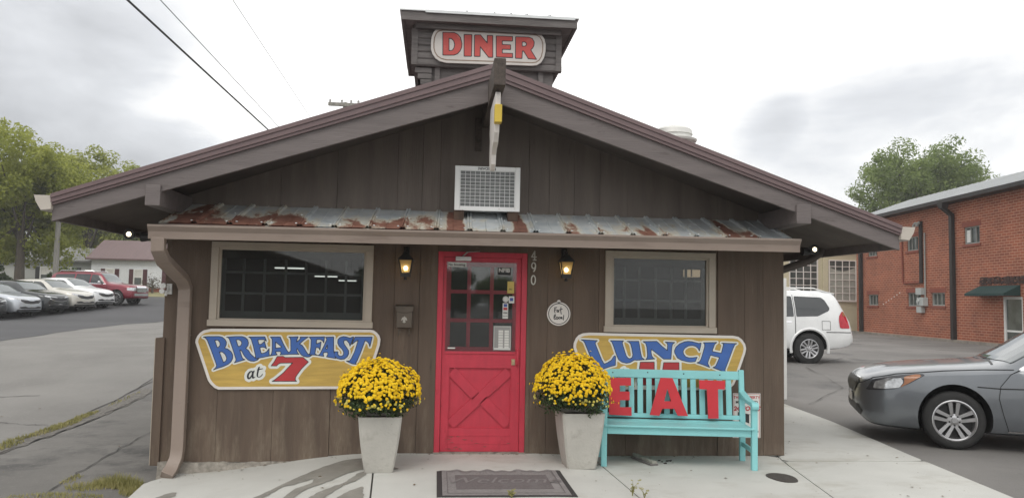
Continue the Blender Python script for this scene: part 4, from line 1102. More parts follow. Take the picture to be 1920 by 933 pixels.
def diner_sign():
    cx, cz, y = .1, 4.62, 1.12
    th = thing('diner_sign', 'white rounded board reading DINER in red, on the roof tower', 'sign', (cx, y, cz))
    W = lambda P: [(x + cx, z + cz) for x, z in P]
    out = W(G_DBOARD[0][0])
    mb = MB(); mb.prism(out, 'y', y, y + .03); mb.box(-.4, -.34, y + .03, y + .075, 4.45, 4.8); mb.box(.5, .56, y + .03, y + .075, 4.45, 4.8); mb.build('panel', M_dboard, th, bevel=.003)
    fb = psd(out)
    f2 = lambda X, Z: np.abs(fb(X, Z) + .036) - .0065
    f2.bounds = fb.bounds
    le = MB(); paint(le, f2, y - .0015, .007, 0, 2)
    f = glyphs([(W(o), [W(h) for h in hs]) for o, hs in G_DINER])
    paint(le, f, y - .0015, .007, .006, 1); paint(le, f, y - .003, .007, -.004, 0)
    le.build('lettering', [M_faded, M_blackp, M_dline], th, recalc=False)
diner_sign()

# sawn wooden sign hanging from the ridge beam, seen edge-on
hs = thing('hanging_sign', 'white cut-out sign hanging edge-on below the ridge beam', 'sign', (.01, -1.2, 3.3))
outl = [(-1.54, 3.30), (-1.50, 3.335), (-.86, 3.335), (-.82, 3.28), (-.80, 3.12), (-.86, 3.02), (-.83, 2.90), (-.86, 2.80), (-.93, 2.745), (-1.04, 2.74), (-1.10, 2.78), (-1.13, 2.86), (-1.20, 2.90), (-1.36, 2.93), (-1.43, 3.0), (-1.46, 3.12), (-1.53, 3.19)]
mb = MB(); mb.prism(outl, 'x', -.012, .030); mb.build('cutout', M_signwhite, hs, bevel=.004)
mb = MB(); mb.box(-.02, .042, -1.56, -1.47, 3.06, 3.215); mb.build('block', M_ochre if False else mat('yellow_block', (.60, .43, .05), .5, var=.08), hs, bevel=.006)
mb = MB()
for y in (-1.44, -.92):
    pts = [(.01, y + .02 * math.sin(a), 3.342 - .016 + .02 * math.cos(a)) for a in np.linspace(-2.4, 2.4, 9)]
    mb = MB(); mb.tube(pts, .004, 6); mb.build('hook', M_steel, hs, smooth=50)

# window air conditioner in the gable
M_acw = mat('ac_enamel', (.82, .83, .82), .45, var=.03, vs=4, spots=((.55, .53, .48), 9, .68, .8, (1, 1, 1)))
M_fin = mat('ac_fins', (.24, .25, .25), .6, .3, var=.25, vs=9, stretch=(1, 1, 6), spots=((.33, .35, .35), 5, .6, .74, (1, 1, 1)))
M_rot = mat('rotten_wood', (.085, .055, .04), .9, var=.4, vs=8)
ac = thing('air_conditioner', 'white boxy air conditioner above the middle of the rusty canopy', 'air conditioner', (.01, -.02, 2.44))
x0, x1, z0, z1, yf = -.318, .338, 2.445, 2.893, -.32
mb = MB(); mb.box(x0 + .012, x1 - .012, yf + .03, -.016, z0 + .012, z1 - .012); mb.build('casing', M_acw, ac, bevel=.008)
mb = MB(); bw = .052
mb.box(x0, x0 + bw, yf, yf + .029, z0, z1); mb.box(x1 - bw, x1, yf, yf + .029, z0, z1); mb.box(x0 + bw, x1 - bw, yf, yf + .029, z1 - .045, z1); mb.box(x0 + bw, x1 - bw, yf, yf + .029, z0, z0 + .04)
mb.build('bezel', M_acw, ac, bevel=.005)
mb = MB(); mb.box(x0 + bw, x1 - bw, yf + .02, yf + .028, z0 + .04, z1 - .045)
for i in range(28): 
    z = z0 + .045 + i * .013
    mb.box(x0 + bw, x1 - bw, yf + .013, yf + .0195, z, z + .006)
mb.build('cooling_fins', M_fin, ac)
mb = MB()
for i in range(12):
    x = x0 + bw + .004 + i * (x1 - x0 - 2 * bw - .008) / 11; mb.box(x - .0022, x + .0022, yf + .002, yf + .008, z0 + .04, z1 - .045)
for i in range(11):
    z = z0 + .043 + i * (z1 - z0 - .091) / 10; mb.box(x0 + bw, x1 - bw, yf + .0085, yf + .0125, z - .0022, z + .0022)
mb.build('wire_grille', M_acw, ac)
mb = MB(); text(mb, 'FRIGIDAIRE', .0, yf - .001, z1 - .022, .036, 0, .001, flip=True); mb.build('lettering', M_ink, ac, recalc=False)
mb = MB()
for x in (-.27, .27):
    mb = MB(); mb.hexa([(x - .05, -.30, 2.29), (x + .05, -.30, 2.29), (x + .05, -.01, 2.40), (x - .05, -.01, 2.40), (x - .05, -.30, 2.443), (x + .05, -.30, 2.443), (x + .05, -.01, 2.443), (x - .05, -.01, 2.443)]); mb.build('support_block', M_rot, ac)


# wall lanterns
M_bulb = emit_mat('lit_bulb', (1., .86, .58), 9.)
M_amber = None
def amber():
    m, nt, N, L, p = _nt('amber_lantern_glass'); N.remove(p)
    t = N.new('ShaderNodeBsdfTransparent'); t.inputs[0].default_value = (.95, .82, .58, 1)
    d = N.new('ShaderNodeBsdfTranslucent'); d.inputs[0].default_value = (.85, .62, .30, 1)
    mx = N.new('ShaderNodeMixShader'); mx.inputs[0].default_value = .55
    L.new(t.outputs[0], mx.inputs[1]); L.new(d.outputs[0], mx.inputs[2]); L.new(mx.outputs[0], N['Material Output'].inputs['Surface'])
    return m
M_amber = amber()
def lantern(loc, label):
    th = thing('wall_lantern', label, 'lantern', loc, 0, 'lit coach lanterns beside the door')
    X, Y, Z = loc
    def sq(r, z): return [(X - r, Y - r, z), (X + r, Y - r, z), (X + r, Y + r, z), (X - r, Y + r, z)]
    a, b = .068, .043; zt, zb = Z + .075, Z - .062
    fr = MB()
    for i in range(4):
        fr.beam(sq(a, zt)[i], sq(b, zb)[i], .010, .010)
        fr.beam(sq(a, zt)[i], sq(a, zt)[(i + 1) % 4], .010, .012); fr.beam(sq(b, zb)[i], sq(b, zb)[(i + 1) % 4], .010, .012)
    fr.hexa(sq(b + .004, zb - .035) + sq(b + .006, zb)); fr.lathe([(.02, -.03), (.014, -.015), (.012, 0)], (X, Y, zb - .035), 'z', 10)
    fr.build('cage', M_black, th)
    cp = MB(); cp.hexa(sq(a + .014, zt) + sq(.036, zt + .05)); cp.hexa(sq(.036, zt + .05) + sq(.028, zt + .07)); cp.lathe([(.012, 0), (.018, .012), (.006, .03), (.008, .04), (.001, .05)], (X, Y, zt + .07), 'z', 10); cp.build('cap', M_black, th)
    br = MB(); br.tube([(X, Y, zt + .09), (X, Y + .03, zt + .125), (X, -.04, zt + .12), (X, -.012, zt + .08)], .009, 8); br.box(X - .03, X + .03, -.022, -.008, zt + .02, zt + .14); br.build('bracket', M_black, th)
    gl = MB()
    i = .004
    T, B = sq(a - i, zt), sq(b - i, zb)
    for k in range(4): gl.add([T[k], T[(k + 1) % 4], B[(k + 1) % 4], B[k]], [(0, 1, 2, 3)])
    gl.build('panes', M_amber, th, recalc=False)
    bb = MB(); bb.ball((X, Y, Z - .01), .022, 12, sq=(1, 1, 1.15)); bb.build('bulb', M_bulb, th, smooth=80)
    sk_ = MB(); sk_.lathe([(.014, 0), (.014, .03)], (X, Y, zb), 'z', 10); sk_.build('bulb_socket', M_paper, th)
lantern((-.787, -.16, 1.872), 'lit black coach lantern on the wall, above the mailbox')
lantern((.846, -.16, 1.892), 'lit black coach lantern on the wall, above the round Eat local plaque')

# mailbox
M_mail = mat('dark_bronze', (.105, .085, .066), .5, .3, var=.2, vs=6)
ml = thing('mailbox', 'small dark wall mailbox with a pale eagle emblem', 'mailbox', (-.785, -.015, 1.36))
mb = MB(); mb.box(-.868, -.712, -.095, -.014, 1.262, 1.425); mb.build('box', M_mail, ml, bevel=.005)
mb = MB(); fl = [(-.885, 1.475), (-.695, 1.475), (-.705, 1.44), (-.712, 1.425), (-.745, 1.420), (-.79, 1.412), (-.835, 1.420), (-.868, 1.425), (-.875, 1.44)]
mb.prism(fl, 'y', -.105, -.098); mb.hexa([(-.885, -.104, 1.472), (-.695, -.104, 1.472), (-.70, -.014, 1.49), (-.88, -.014, 1.49), (-.885, -.104, 1.478), (-.695, -.104, 1.478), (-.70, -.014, 1.497), (-.88, -.014, 1.497)]); mb.build('lid', M_mail, ml, bevel=.002)
eg = [(0, .036), (.006, .032), (.007, .022), (.014, .026), (.024, .014), (.030, -.006), (.026, -.012), (.022, -.004), (.014, -.002), (.010, -.010), (.016, -.024), (.006, -.030), (0, -.034), (-.006, -.030), (-.016, -.024), (-.010, -.010), (-.014, -.002), (-.022, -.004), (-.026, -.012), (-.030, -.006), (-.024, .014), (-.014, .026), (-.008, .022)]
mb = MB(); mb.prism([(-.79 + x, 1.345 + z) for x, z in eg], 'y', -.100, -.0955); mb.build('eagle_emblem', mat('pewter', (.40, .38, .34), .5, .3, var=.15), ml)
mb = MB()
for x in (-.845, -.74):
    mb = MB(); mb.tube([(x, -.05, 1.262), (x, -.06, 1.20), (x, -.085, 1.18), (x, -.10, 1.20)], .005, 6); mb.build('newspaper_hook', M_mail, ml, smooth=50)

# house number
M_num = mat('aged_nickel', (.45, .43, .38), .4, .6, var=.15)
hn = thing('house_number', 'tall metal house number 490 right of the red door', 'house number', (.526, -.015, 1.91))
def arc(cx, cz, rx, rz, a0, a1, n=16): return [(cx + rx * math.cos(rad(a0 + (a1 - a0) * i / n)), cz + rz * math.sin(rad(a0 + (a1 - a0) * i / n))) for i in range(n + 1)]
for z, ls in ((2.028, [[(.010, -.045), (.010, .045), (-.022, -.014), (.026, -.014)], [(-.004, -.045), (.024, -.045)]]),
              (1.908, [arc(0, .016, .020, .030, 0, 360), arc(-.004, .012, .024, .056, 0, -75, 8)]), (1.775, [arc(0, 0, .021, .046, 0, 360)])):
    mb = MB(); f = strokes([[(x + .526, q + z) for x, q in l] for l in ls], .0062); V, F = region(f, .004)
    mb.add([(a, -.020, b) for a, b in V], F); mb.add([(a, -.012, b) for a, b in V], [tuple(reversed(q)) for q in F]); mb.build('digit', M_num, hn, recalc=False)

# round plaque
pl = thing('round_plaque', 'round white plaque lettered Eat local, on the wall below a lantern', 'plaque', (.798, -.02, 1.43))
mb = MB(); mb.lathe([(.123, 0), (.123, .010), (.119, .013)], (.798, -.016, 1.43), 'y', 40)
for i in range(len(mb.v)): pass
mb.lathe([(.018, 0), (.018, .008)], (.798, -.016, 1.556), 'y', 14); mb.build('disc', M_signwhite, pl, smooth=40)
fring = lambda X, Z: np.abs(np.hypot(X - .798, Z - 1.43) - .106) - .0038
fring.bounds = (.68, .92, 1.31, 1.55)
le = MB(); paint(le, fring, -.0175, .006)
E1 = [[(-.040, .062), (-.046, .030), (-.040, .010)], [(-.046, .062), (-.022, .066)], [(-.044, .040), (-.026, .042)], [(-.004, .036), (-.014, .040), (-.020, .028), (-.016, .018), (-.006, .022), (-.003, .036), (.0, .018)], [(.022, .068), (.020, .030), (.026, -.002)], [(.006, .042), (.036, .050)]]
E2 = [[(-.050, -.045), (-.034, -.022), (-.038, -.006), (-.048, -.020), (-.050, -.050), (-.040, -.058), (-.030, -.048)], arc(-.018, -.045, .010, .012, 0, 360, 10), [(.012, -.034), (.002, -.034), (.0, -.048), (.010, -.052)], [(.034, -.034), (.022, -.034), (.018, -.048), (.028, -.046), (.034, -.034), (.036, -.054)], [(.052, -.014), (.050, -.062)]]
f = strokes([[(x + .798, z + 1.43) for x, z in l] for l in E1 + E2], .0042); paint(le, f, -.0180, .0032)
le.build('lettering', M_ink, pl, recalc=False)
le = None

# security sign leaning on the wall behind the bench
ss = thing('security_sign', 'white camera-warning sign with red lettering, on the wall behind the bench end', 'sign', (2.82, -.03, .40))
mb = MB(); mb.box(2.668, 2.968, -.022, -.016, .165, .628); mb.build('panel', M_paper, ss)
le = MB()
for a, b, c_, d_ in ((2.676, 2.960, .618, .622), (2.676, 2.960, .171, .175), (2.676, 2.680, .171, .622), (2.956, 2.960, .171, .622)): le.box(a, b, -.0232, -.0222, c_, d_, 0)
text(le, 'THIS PROPERTY', 2.818, -.0235, .585, .041, 0, .0012); text(le, 'MONITORED', 2.818, -.0235, .535, .041, 1, .001); text(le, '24 HOURS', 2.818, -.0235, .468, .062, 0, .003, .2)
le.add([(2.72, -.0235, .435), (2.86, -.0235, .408), (2.86, -.0235, .31), (2.72, -.0235, .36)], [(0, 1, 2, 3)], 1)
le.box(2.845, 2.925, -.0240, -.0236, .315, .405, 2)
f = lambda X, Z: np.abs(np.hypot(X - 2.888, Z - .36) - .02) - .009
f.bounds = (2.85, 2.93, .32, .40); paint(le, f, -.0248, .005, 0, 1)
text(le, 'VIDEO SURVEILLANCE', 2.818, -.0235, .23, .026, 1, .0006)
le.build('lettering', [M_redink, M_ink, M_paper], ss, recalc=False)

# floodlights under the eaves
M_lens = emit_mat('lit_flood_lens', (1., .86, .58), 3.5)
def flood(loc, side, label):
    th = thing('floodlight', label, 'floodlight', loc, 0, 'lit floodlights under the eaves')
    X, Y, Z = loc
    wx_ = XL if side < 0 else XR
    m1 = MB(); m1.lathe([(.05, -.005), (.05, .03), (.03, .04)] if side > 0 else [(.05, .005), (.05, -.03), (.03, -.04)], (wx_, .10, Z + .02), 'x', 14); m1.tube([(wx_ + side * .02, .10, Z + .02), (X - side * .02, .02, Z + .03), (X, Y + .12, Z + .01), (X, Y + .09, Z)], .016, 8); m1.build('mount', M_black, th, smooth=40)
    m2 = MB(); m2.lathe([(.052, -.005), (.050, .02), (.034, .08), (.022, .11)], (X, Y, Z), 'y', 18); m2.build('housing', M_black, th, smooth=40)
    m3 = MB(); m3.lathe([(.001, -.013), (.014, -.011), (.022, -.006), (.024, -.004)], (X, Y, Z), 'y', 18); m3.build('lens', M_lens, th, smooth=60)
    m4 = MB(); m4.lathe([(.046, -.005), (.044, .02), (.03, .08), (.02, .10)], (X - .10 * side, Y + .06, Z - .02), 'x', 14); m4.build('second_head', M_black, th, smooth=40)
flood((-3.405, -.33, 2.118), -1, 'lit floodlight under the left eave, above the parked cars')
flood((3.447, -.28, 2.150), 1, 'lit floodlight under the right eave, beside the brick building')

# bracket at the left corner
cb = thing('camera_mount', 'empty white double lamp mount at the left corner of the wall', 'bracket', (-3.14, -.02, 1.61))
mb = MB(); mb.box(-3.135, -3.085, -.03, -.012, 1.555, 1.66); mb.tube([(-3.11, -.03, 1.60), (-3.125, -.07, 1.575), (-3.125, -.08, 1.54)], .014, 8); mb.build('plate', M_white, cb, bevel=.004, smooth=40)
mb = MB(); mb.lathe([(.024, -.05), (.026, -.02), (.02, .0)], (-3.145, -.05, 1.640), 'y', 14); mb.lathe([(.024, -.05), (.026, -.02), (.02, .0)], (-3.155, -.06, 1.585), 'y', 14); mb.build('socket', M_white, cb, smooth=40)

# exhaust cap on the roof
ev = thing('roof_vent', 'pale mushroom exhaust vent on the right roof slope', 'vent', (2.62, 1.75, 2.8))
M_vent = mat('galvanised_cap', (.66, .66, .63), .5, .3, var=.1, vs=5, spots=((.45, .42, .37), 6, .62, .75, (1, 1, 1)))
vx, vy, vz = 2.50, 1.55, 3.65
mb = MB(); mb.lathe([(.20, 2.72 - vz), (.20, 0)], (vx, vy, vz), 'z', 24); mb.build('stack', M_vent, ev, smooth=40)
mb = MB(); mb.lathe([(.285, -.035), (.295, -.01), (.27, 0), (.225, .01), (.225, .05), (.24, .055), (.23, .115), (.19, .145), (.10, .158), (.005, .162)], (vx, vy, vz), 'z', 28); mb.build('cap', M_vent, ev, smooth=35)

# lamps inside, seen through the left and right window glass
M_tube = emit_mat('lit_tube', (1., .97, .9), 2.2)
M_shade = emit_mat('lit_shade', (1., .72, .46), .75)
for i, (x0, y, z, l_) in enumerate(((-2.53, 1.6, 1.897, .35), (-2.207, 2.6, 1.832, .30), (-2.012, 3.6, 1.802, .256))):
    mb = MB(); mb.tube([(x0 + .1, y, z), (x0 + .1 + l_, y, z)], .009, 8); mb.box(x0 + .08, x0 + .12 + l_, y - .05, y + .05, z + .02, z + .05, 1); mb.box(x0 + .15, x0 + .17, y - .01, y + .01, z + .05, 2.45, 1); mb.box(x0 + l_, x0 + .02 + l_, y - .01, y + .01, z + .05, 2.45, 1)
    solo(mb, 'fluorescent_lamp', [M_tube, M_black], ('lit fluorescent tube hanging inside the left window, nearest the glass', 'lit fluorescent tube inside the left window, second in depth', 'lit fluorescent tube inside the left window, farthest back')[i], 'lamp', (x0, y, z), 'tubes lit inside the left window')
pd = thing('pendant_lamp', 'amber drum lamp glowing inside the right window', 'lamp', (2.66, 1.3, 1.9))
mb = MB(); mb.lathe([(.10, -.045), (.105, .04)], (2.66, 1.3, 1.936), 'z', 20, cap=True); mb.build('lamp_shade', M_shade, pd, smooth=50)
mb = MB(); mb.box(2.615, 2.63, 1.19, 1.2, 1.89, 1.976); mb.tube([(2.66, 1.3, 1.976), (2.66, 1.3, 2.45)], .006, 6); mb.build('hanger', M_mail, pd)
# ------------------------------------------------------------------ bench
M_turq = mat('turquoise_paint', (.255, .60, .615), .5, var=.05, vs=4, bump=.12, bs=20, spots=((.24, .62, .62), 4, .56, .74, (1, 1, 1)), spots2=((.14, .30, .31), 18, .67, .76, (1, 1, 1)))
bz = -.025
bench = thing('bench', 'turquoise slatted wooden bench with red EAT letters, by the right window', 'bench', (1.899, -.598, bz), rad(-7.9))
def part(mb, name, m=None, bevel=.006, **k): return mb.build(name, m or M_turq, bench, bevel=bevel, local=True, **k)
HW = .722
for s in (-1, 1):
    x = s * HW
    mb = MB(); mb.box(x - .028, x + .028, -.028, .030, 0, .60); part(mb, 'leg')
    # rear leg runs up into the raked back post
    mb = MB()
    mb.prism([(.43, 0), (.487, 0), (.475, .40), (.50, .62), (.535, .90), (.515, .915), (.485, .905), (.455, .62), (.425, .42)], 'x', x - .027, x + .027); part(mb, 'leg')
    # arm with a rolled front end
    mb = MB(); mb.prism([(-.052, .585), (-.035, .572), (-.012, .590), (.03, .605), (.20, .612), (.47, .655), (.47, .705), (.20, .652), (.06, .645), (-.02, .648), (-.045, .635), (-.058, .610)], 'x', x - .034, x + .034); part(mb, 'armrest', bevel=.008)
    mb = MB(); mb.box(x - .014, x + .014, .031, .435, .15, .195); part(mb, 'side_rail')
    mb = MB(); mb.box(x - .012, x + .012, .031, .435, .318, .385); part(mb, 'side_rail')
mb = MB(); mb.box(-HW + .029, HW - .029, -.014, .010, .312, .385); part(mb, 'apron')
mb = MB(); mb.box(-HW + .029, HW - .029, .44, .462, .312, .385); part(mb, 'apron')
# seat boards, dished slightly
mb = MB()
zs = [.402, .400, .396, .392, .394, .400]
for i in range(6):
    y0 = -.045 + i * .082
    a = -HW + (.0 if i == 0 else .029)
    mb.hexa([(a, y0, zs[i] - .018), (-a, y0, zs[i] - .018), (-a, y0 + .076, (zs[min(i + 1, 5)] + zs[i]) / 2 - .018), (a, y0 + .076, (zs[min(i + 1, 5)] + zs[i]) / 2 - .018),
             (a, y0, zs[i]), (-a, y0, zs[i]), (-a, y0 + .076, (zs[min(i + 1, 5)] + zs[i]) / 2), (a, y0 + .076, (zs[min(i + 1, 5)] + zs[i]) / 2)])
part(mb, 'seat', bevel=.004)
def yb(z): return .428 + (z - .42) * .125
def raked(mb, x0, x1, z0, z1, t0, t1):
    mb.hexa([(x0, yb(z0) + t0, z0), (x1, yb(z0) + t0, z0), (x1, yb(z0) + t1, z0), (x0, yb(z0) + t1, z0), (x0, yb(z1) + t0, z1), (x1, yb(z1) + t0, z1), (x1, yb(z1) + t1, z1), (x0, yb(z1) + t1, z1)])
mb = MB(); raked(mb, -HW + .028, HW - .028, .812, .897, -.006, .026); part(mb, 'top_rail')
mb = MB(); raked(mb, -HW + .028, HW - .028, .412, .455, -.004, .024); part(mb, 'bottom_rail')
for x, z in ((-.60, .86), (-.24, .868), (.13, .862), (.50, .858)):
    mb = MB(); mb.lathe([(.007, -.002), (.007, .004)], (x, yb(z) - .006, z), 'y', 8); part(mb, 'screw', M_blackp, 0)
for i in range(15):
    x = .588 - i * .0905
    mb = MB(); raked(mb, x - .028, x + .028, .456, .811, .002, .016); part(mb, 'slat', bevel=.002)

# the three letters stand on the seat against the slats
ux, uy = math.cos(rad(-7.9)), math.sin(rad(-7.9))
for (o, h), nm, lab in zip(G_EAT, 'EAT', ('red wooden letter E standing on the bench beside the yellow flowers', 'red wooden letter A standing at the middle of the bench', 'red wooden letter T standing on the bench farthest from the flowers')):
    cx = sum(p[0] for p in o) / len(o)
    zmin = min(p[1] for p in o)
    loc = (1.899 + cx * ux - .34 * uy, -.598 + cx * uy + .34 * ux, bz + zmin)
    th = bpy.data.objects.new('letter', None)
    g = glyphs([([(x - cx, z - zmin) for x, z in o], [[(x - cx, z - zmin) for x, z in q] for q in h])])
    # drawn exactly from its outline: front, back and edges
    P = [[(x - cx, z - zmin) for x, z in o]] + [[(x - cx, z - zmin) for x, z in q] for q in h]
    tri = tessellate_polygon([[Vector((a, b, 0)) for a, b in q] for q in P])
    flat = [q for l in P for q in l]; n = len(flat)
    rake = lambda b: b * .10
    mb = MB()
    mb.v = [(a, -.004 + rake(b), b) for a, b in flat] + [(a, .016 + rake(b), b) for a, b in flat]
    mb.f = [tuple(t) for t in tri] + [tuple(i + n for i in t[::-1]) for t in tri]
    k = 0
    for q in P:
        for i in range(len(q)):
            j = (i + 1) % len(q); mb.f.append((k + i, k + n + i, k + n + j, k + j))
        k += len(q)
    mb.m = [0] * len(mb.f)
    bpy.data.objects.remove(th)
    ob = mb.build('letter', M_lred, None, local=True)
    ob.location = loc; ob.rotation_euler = (0, 0, rad(-7.9))
    tag(ob, lab, 'letter', 'red letters on the bench')

# ------------------------------------------------------------------ planters and chrysanthemums
M_pot = mat('limed_concrete', (.47, .455, .415), .85, var=.08, vs=5, bump=.35, bs=45, spots=((.33, .31, .275), 6, .56, .74, (1, 1, 1)), spots2=((.16, .145, .12), 26, .68, .74, (1, 1, .6)))
M_soil = mat('potting_soil', (.035, .026, .02), .95, var=.4, vs=20)
M_mumleaf = leaf_mat('chrysanthemum_leaf', ((.022, .042, .016), (.045, .075, .028), (.075, .105, .04)), 9, .2)
M_bloom = leaf_mat('yellow_bloom', ((.70, .42, .01), (.84, .55, .012), (.90, .64, .03)), 30, .12, .7)
M_bud = leaf_mat('pale_bud', ((.50, .42, .06), (.62, .55, .12), (.68, .62, .2)), 30, .15)
def planter(loc, rz, wt, wb, h, label):
    th = thing('planter', label, 'planter', loc, rz)
    def ring(hw, z, c):
        return [(-hw + c, -hw, z), (hw - c, -hw, z), (hw, -hw + c, z), (hw, hw - c, z), (hw - c, hw, z), (-hw + c, hw, z), (-hw, hw - c, z), (-hw, -hw + c, z)]
    mb = MB(); vs = []
    lv = [(wb / 2 - .006, 0), (wb / 2, .012)] + [(wb / 2 + (wt - wb) / 2 * (t + .12 * math.sin(math.pi * t)), .012 + (h - .012) * t) for t in (.15, .3, .45, .6, .75, .9, 1.)] + [(wt / 2 - .03, h), (wt / 2 - .04, h - .04)]
    for hw, z in lv: vs += ring(hw, z, hw * .10)
    fs = [tuple(range(7, -1, -1))]
    for i in range(len(lv) - 1):
        for k in range(8): fs.append((i * 8 + k, i * 8 + (k + 1) % 8, i * 8 + 8 + (k + 1) % 8, i * 8 + 8 + k))
    mb.add(vs, fs); mb.build('pot', M_pot, th, local=True, smooth=30)
    mb = MB(); mb.add(ring(wt / 2 - .036, h - .035, .02), [tuple(range(8))]); mb.build('soil', M_soil, th, local=True)
planter((-.955, -.775, slz(-.955, 0)), rad(4), .385, .255, .50, 'pale square tapered planter left of the red door')
planter((.925, -.565, slz(.925, 0)), rad(3), .41, .275, .525, 'pale square tapered planter between the door and the bench')

def mums(loc, rx, ry, up, dn, seed, label, sag):
    th = thing('chrysanthemum', label, 'flowers', loc, 0, 'yellow chrysanthemums in planters')
    r = np.random.default_rng(seed)
    X0, Y0, Z0 = loc
    # lobed dome
    ph = r.uniform(0, 6.28, 8)
    def lob(d):
        a = np.arctan2(d[:, 1], d[:, 0]); e = d[:, 2]
        return 1 + .05 * np.sin(3 * a + ph[0] + 2 * e) + .045 * np.sin(5 * a + ph[1] - 3 * e) + .04 * np.sin(9 * a + ph[2] + 7 * e) + .03 * np.sin(14 * a + ph[4] - 9 * e)
    def surf(n, zlo, k0, k1):
        d = r.normal(size=(n * 3, 3)); d /= np.linalg.norm(d, axis=1)[:, None]
        d = d[d[:, 2] > zlo][:n]
        s = lob(d) * r.uniform(k0, k1, len(d))
        p = d * s[:, None] * np.array([rx, ry, 1.])
        p[:, 2] = np.where(d[:, 2] > 0, d[:, 2] * up, d[:, 2] * dn) * s
        p[:, 2] += .03 * np.sin(3 * np.arctan2(d[:, 1], d[:, 0]) + ph[3]) * (d[:, 2] < .1) - sag * np.clip(.2 - d[:, 2], 0, 1) * r.uniform(0, 1, len(d)) ** 2
        nrm = d * np.array([1 / rx, 1 / ry, 1 / up]); nrm /= np.linalg.norm(nrm, axis=1)[:, None]
        return p, nrm
    # foliage: small lobed leaves through the outer third of the dome
    p, nn = surf(4200, -.75, .55, .99)
    mb = MB()
    for q, n in zip(p, nn):
        n = Vector(n + r.normal(size=3) * .5).normalized()
        t = n.orthogonal().normalized(); t = Matrix.Rotation(r.uniform(0, 6.28), 3, n) @ t; b = n.cross(t)
        l = r.uniform(.012, .024); w_ = l * .5; c = Vector(q) + Vector(loc)
        mb.add([c - t * l, c - t * l * .2 - b * w_, c + t * l + n * l * .2, c - t * l * .2 + b * w_], [(0, 1, 2, 3)])
    fo = mb.build('foliage', M_mumleaf, th, recalc=False); tag(fo, kind='stuff')
    # stems from the soil
    mb = MB()
    for i in range(26):
        a = r.uniform(0, 6.28); k = r.uniform(.2, .8)
        e = Vector((X0 + rx * k * math.cos(a), Y0 + ry * k * math.sin(a), Z0 + up * r.uniform(-.1, .5)))
        s = Vector((X0 + .06 * math.cos(a), Y0 + .06 * math.sin(a), Z0 - dn * .75))
        mb.tube([s, (s + e) / 2 + Vector((0, 0, .03)), e], .004, 5)
    mb.build('stems', M_mumleaf, th)
    # blooms: little domed discs of ray florets
    p, nn = surf(3400, -.42, 1.0, 1.05)
    mb = MB(); kept = []
    bud = MB()
    for q, n in zip(p, nn):
        e = q[2] / (up if q[2] > 0 else dn)
        if e < .12 and r.uniform() > .10 + .55 * (e + .42): continue
        if e < .35 and r.uniform() > .62: continue
        if math.sin(q[0] * 23 + ph[5]) + math.sin(q[1] * 19 + q[2] * 27 + ph[6]) > 1.62 and r.uniform() < .6: continue
        if any((q[0] - k[0]) ** 2 + (q[1] - k[1]) ** 2 + (q[2] - k[2]) ** 2 < k[3] for k in kept): continue
        rr = r.uniform(.0135, .0205) * (1 if e > .05 else .72)
        kept.append((q[0], q[1], q[2], (rr * 1.08) ** 2))
        n = Vector(n + np.array([0, -.12, .25]) + r.normal(size=3) * .22).normalized()
        t = n.orthogonal().normalized(); b = n.cross(t); c = Vector(q) + Vector(loc)
        tgt = bud if e < .05 and r.uniform() < .6 else mb
        k = 9; vs = [c + n * rr * .62]
        for ring_, (f_, h_) in enumerate(((.62, .48), (1., .02))):
            for i in range(k):
                a = 6.283 * (i + .5 * ring_) / k; f2 = f_ * (1 + .14 * math.sin(3 * a + q[0] * 300))
                vs.append(c + (t * math.cos(a) + b * math.sin(a)) * rr * f2 + n * rr * h_)
        fs = [(0, 1 + i, 1 + (i + 1) % k) for i in range(k)] + [(1 + i, 1 + k + i, 1 + k + (i + 1) % k, 1 + (i + 1) % k) for i in range(k)]
        tgt.add(vs, fs)
    # stray sprigs standing out of the dome
    p, nn = surf(46, -.5, 1.07, 1.19)
    sp_ = MB()
    for q, n in zip(p, nn):
        c = Vector(q) + Vector(loc); s0 = Vector(q) * .82 + Vector(loc)
        sp_.tube([s0, c], .0018, 4)
        n = Vector(n); t = n.orthogonal().normalized(); b = n.cross(t); rr = r.uniform(.008, .015)
        k = 7; vs = [c + n * rr * .6] + [c + (t * math.cos(6.283 * i / k) + b * math.sin(6.283 * i / k)) * rr for i in range(k)]
        mb.add(vs, [(0, 1 + i, 1 + (i + 1) % k) for i in range(k)])
    tag(sp_.build('sprigs', M_mumleaf, th), kind='stuff')
    tag(mb.build('blooms', M_bloom, th, recalc=False), kind='stuff')
    if bud.v: tag(bud.build('buds', M_bud, th, recalc=False), kind='stuff')
mums((-.985, -.775, .645), .362, .34, .325, .175, 11, 'domed yellow chrysanthemum in the planter left of the red door', .05)
mums((.86, -.575, .675), .352, .35, .35, .19, 23, 'domed yellow chrysanthemum in the planter beside the bench', .05)

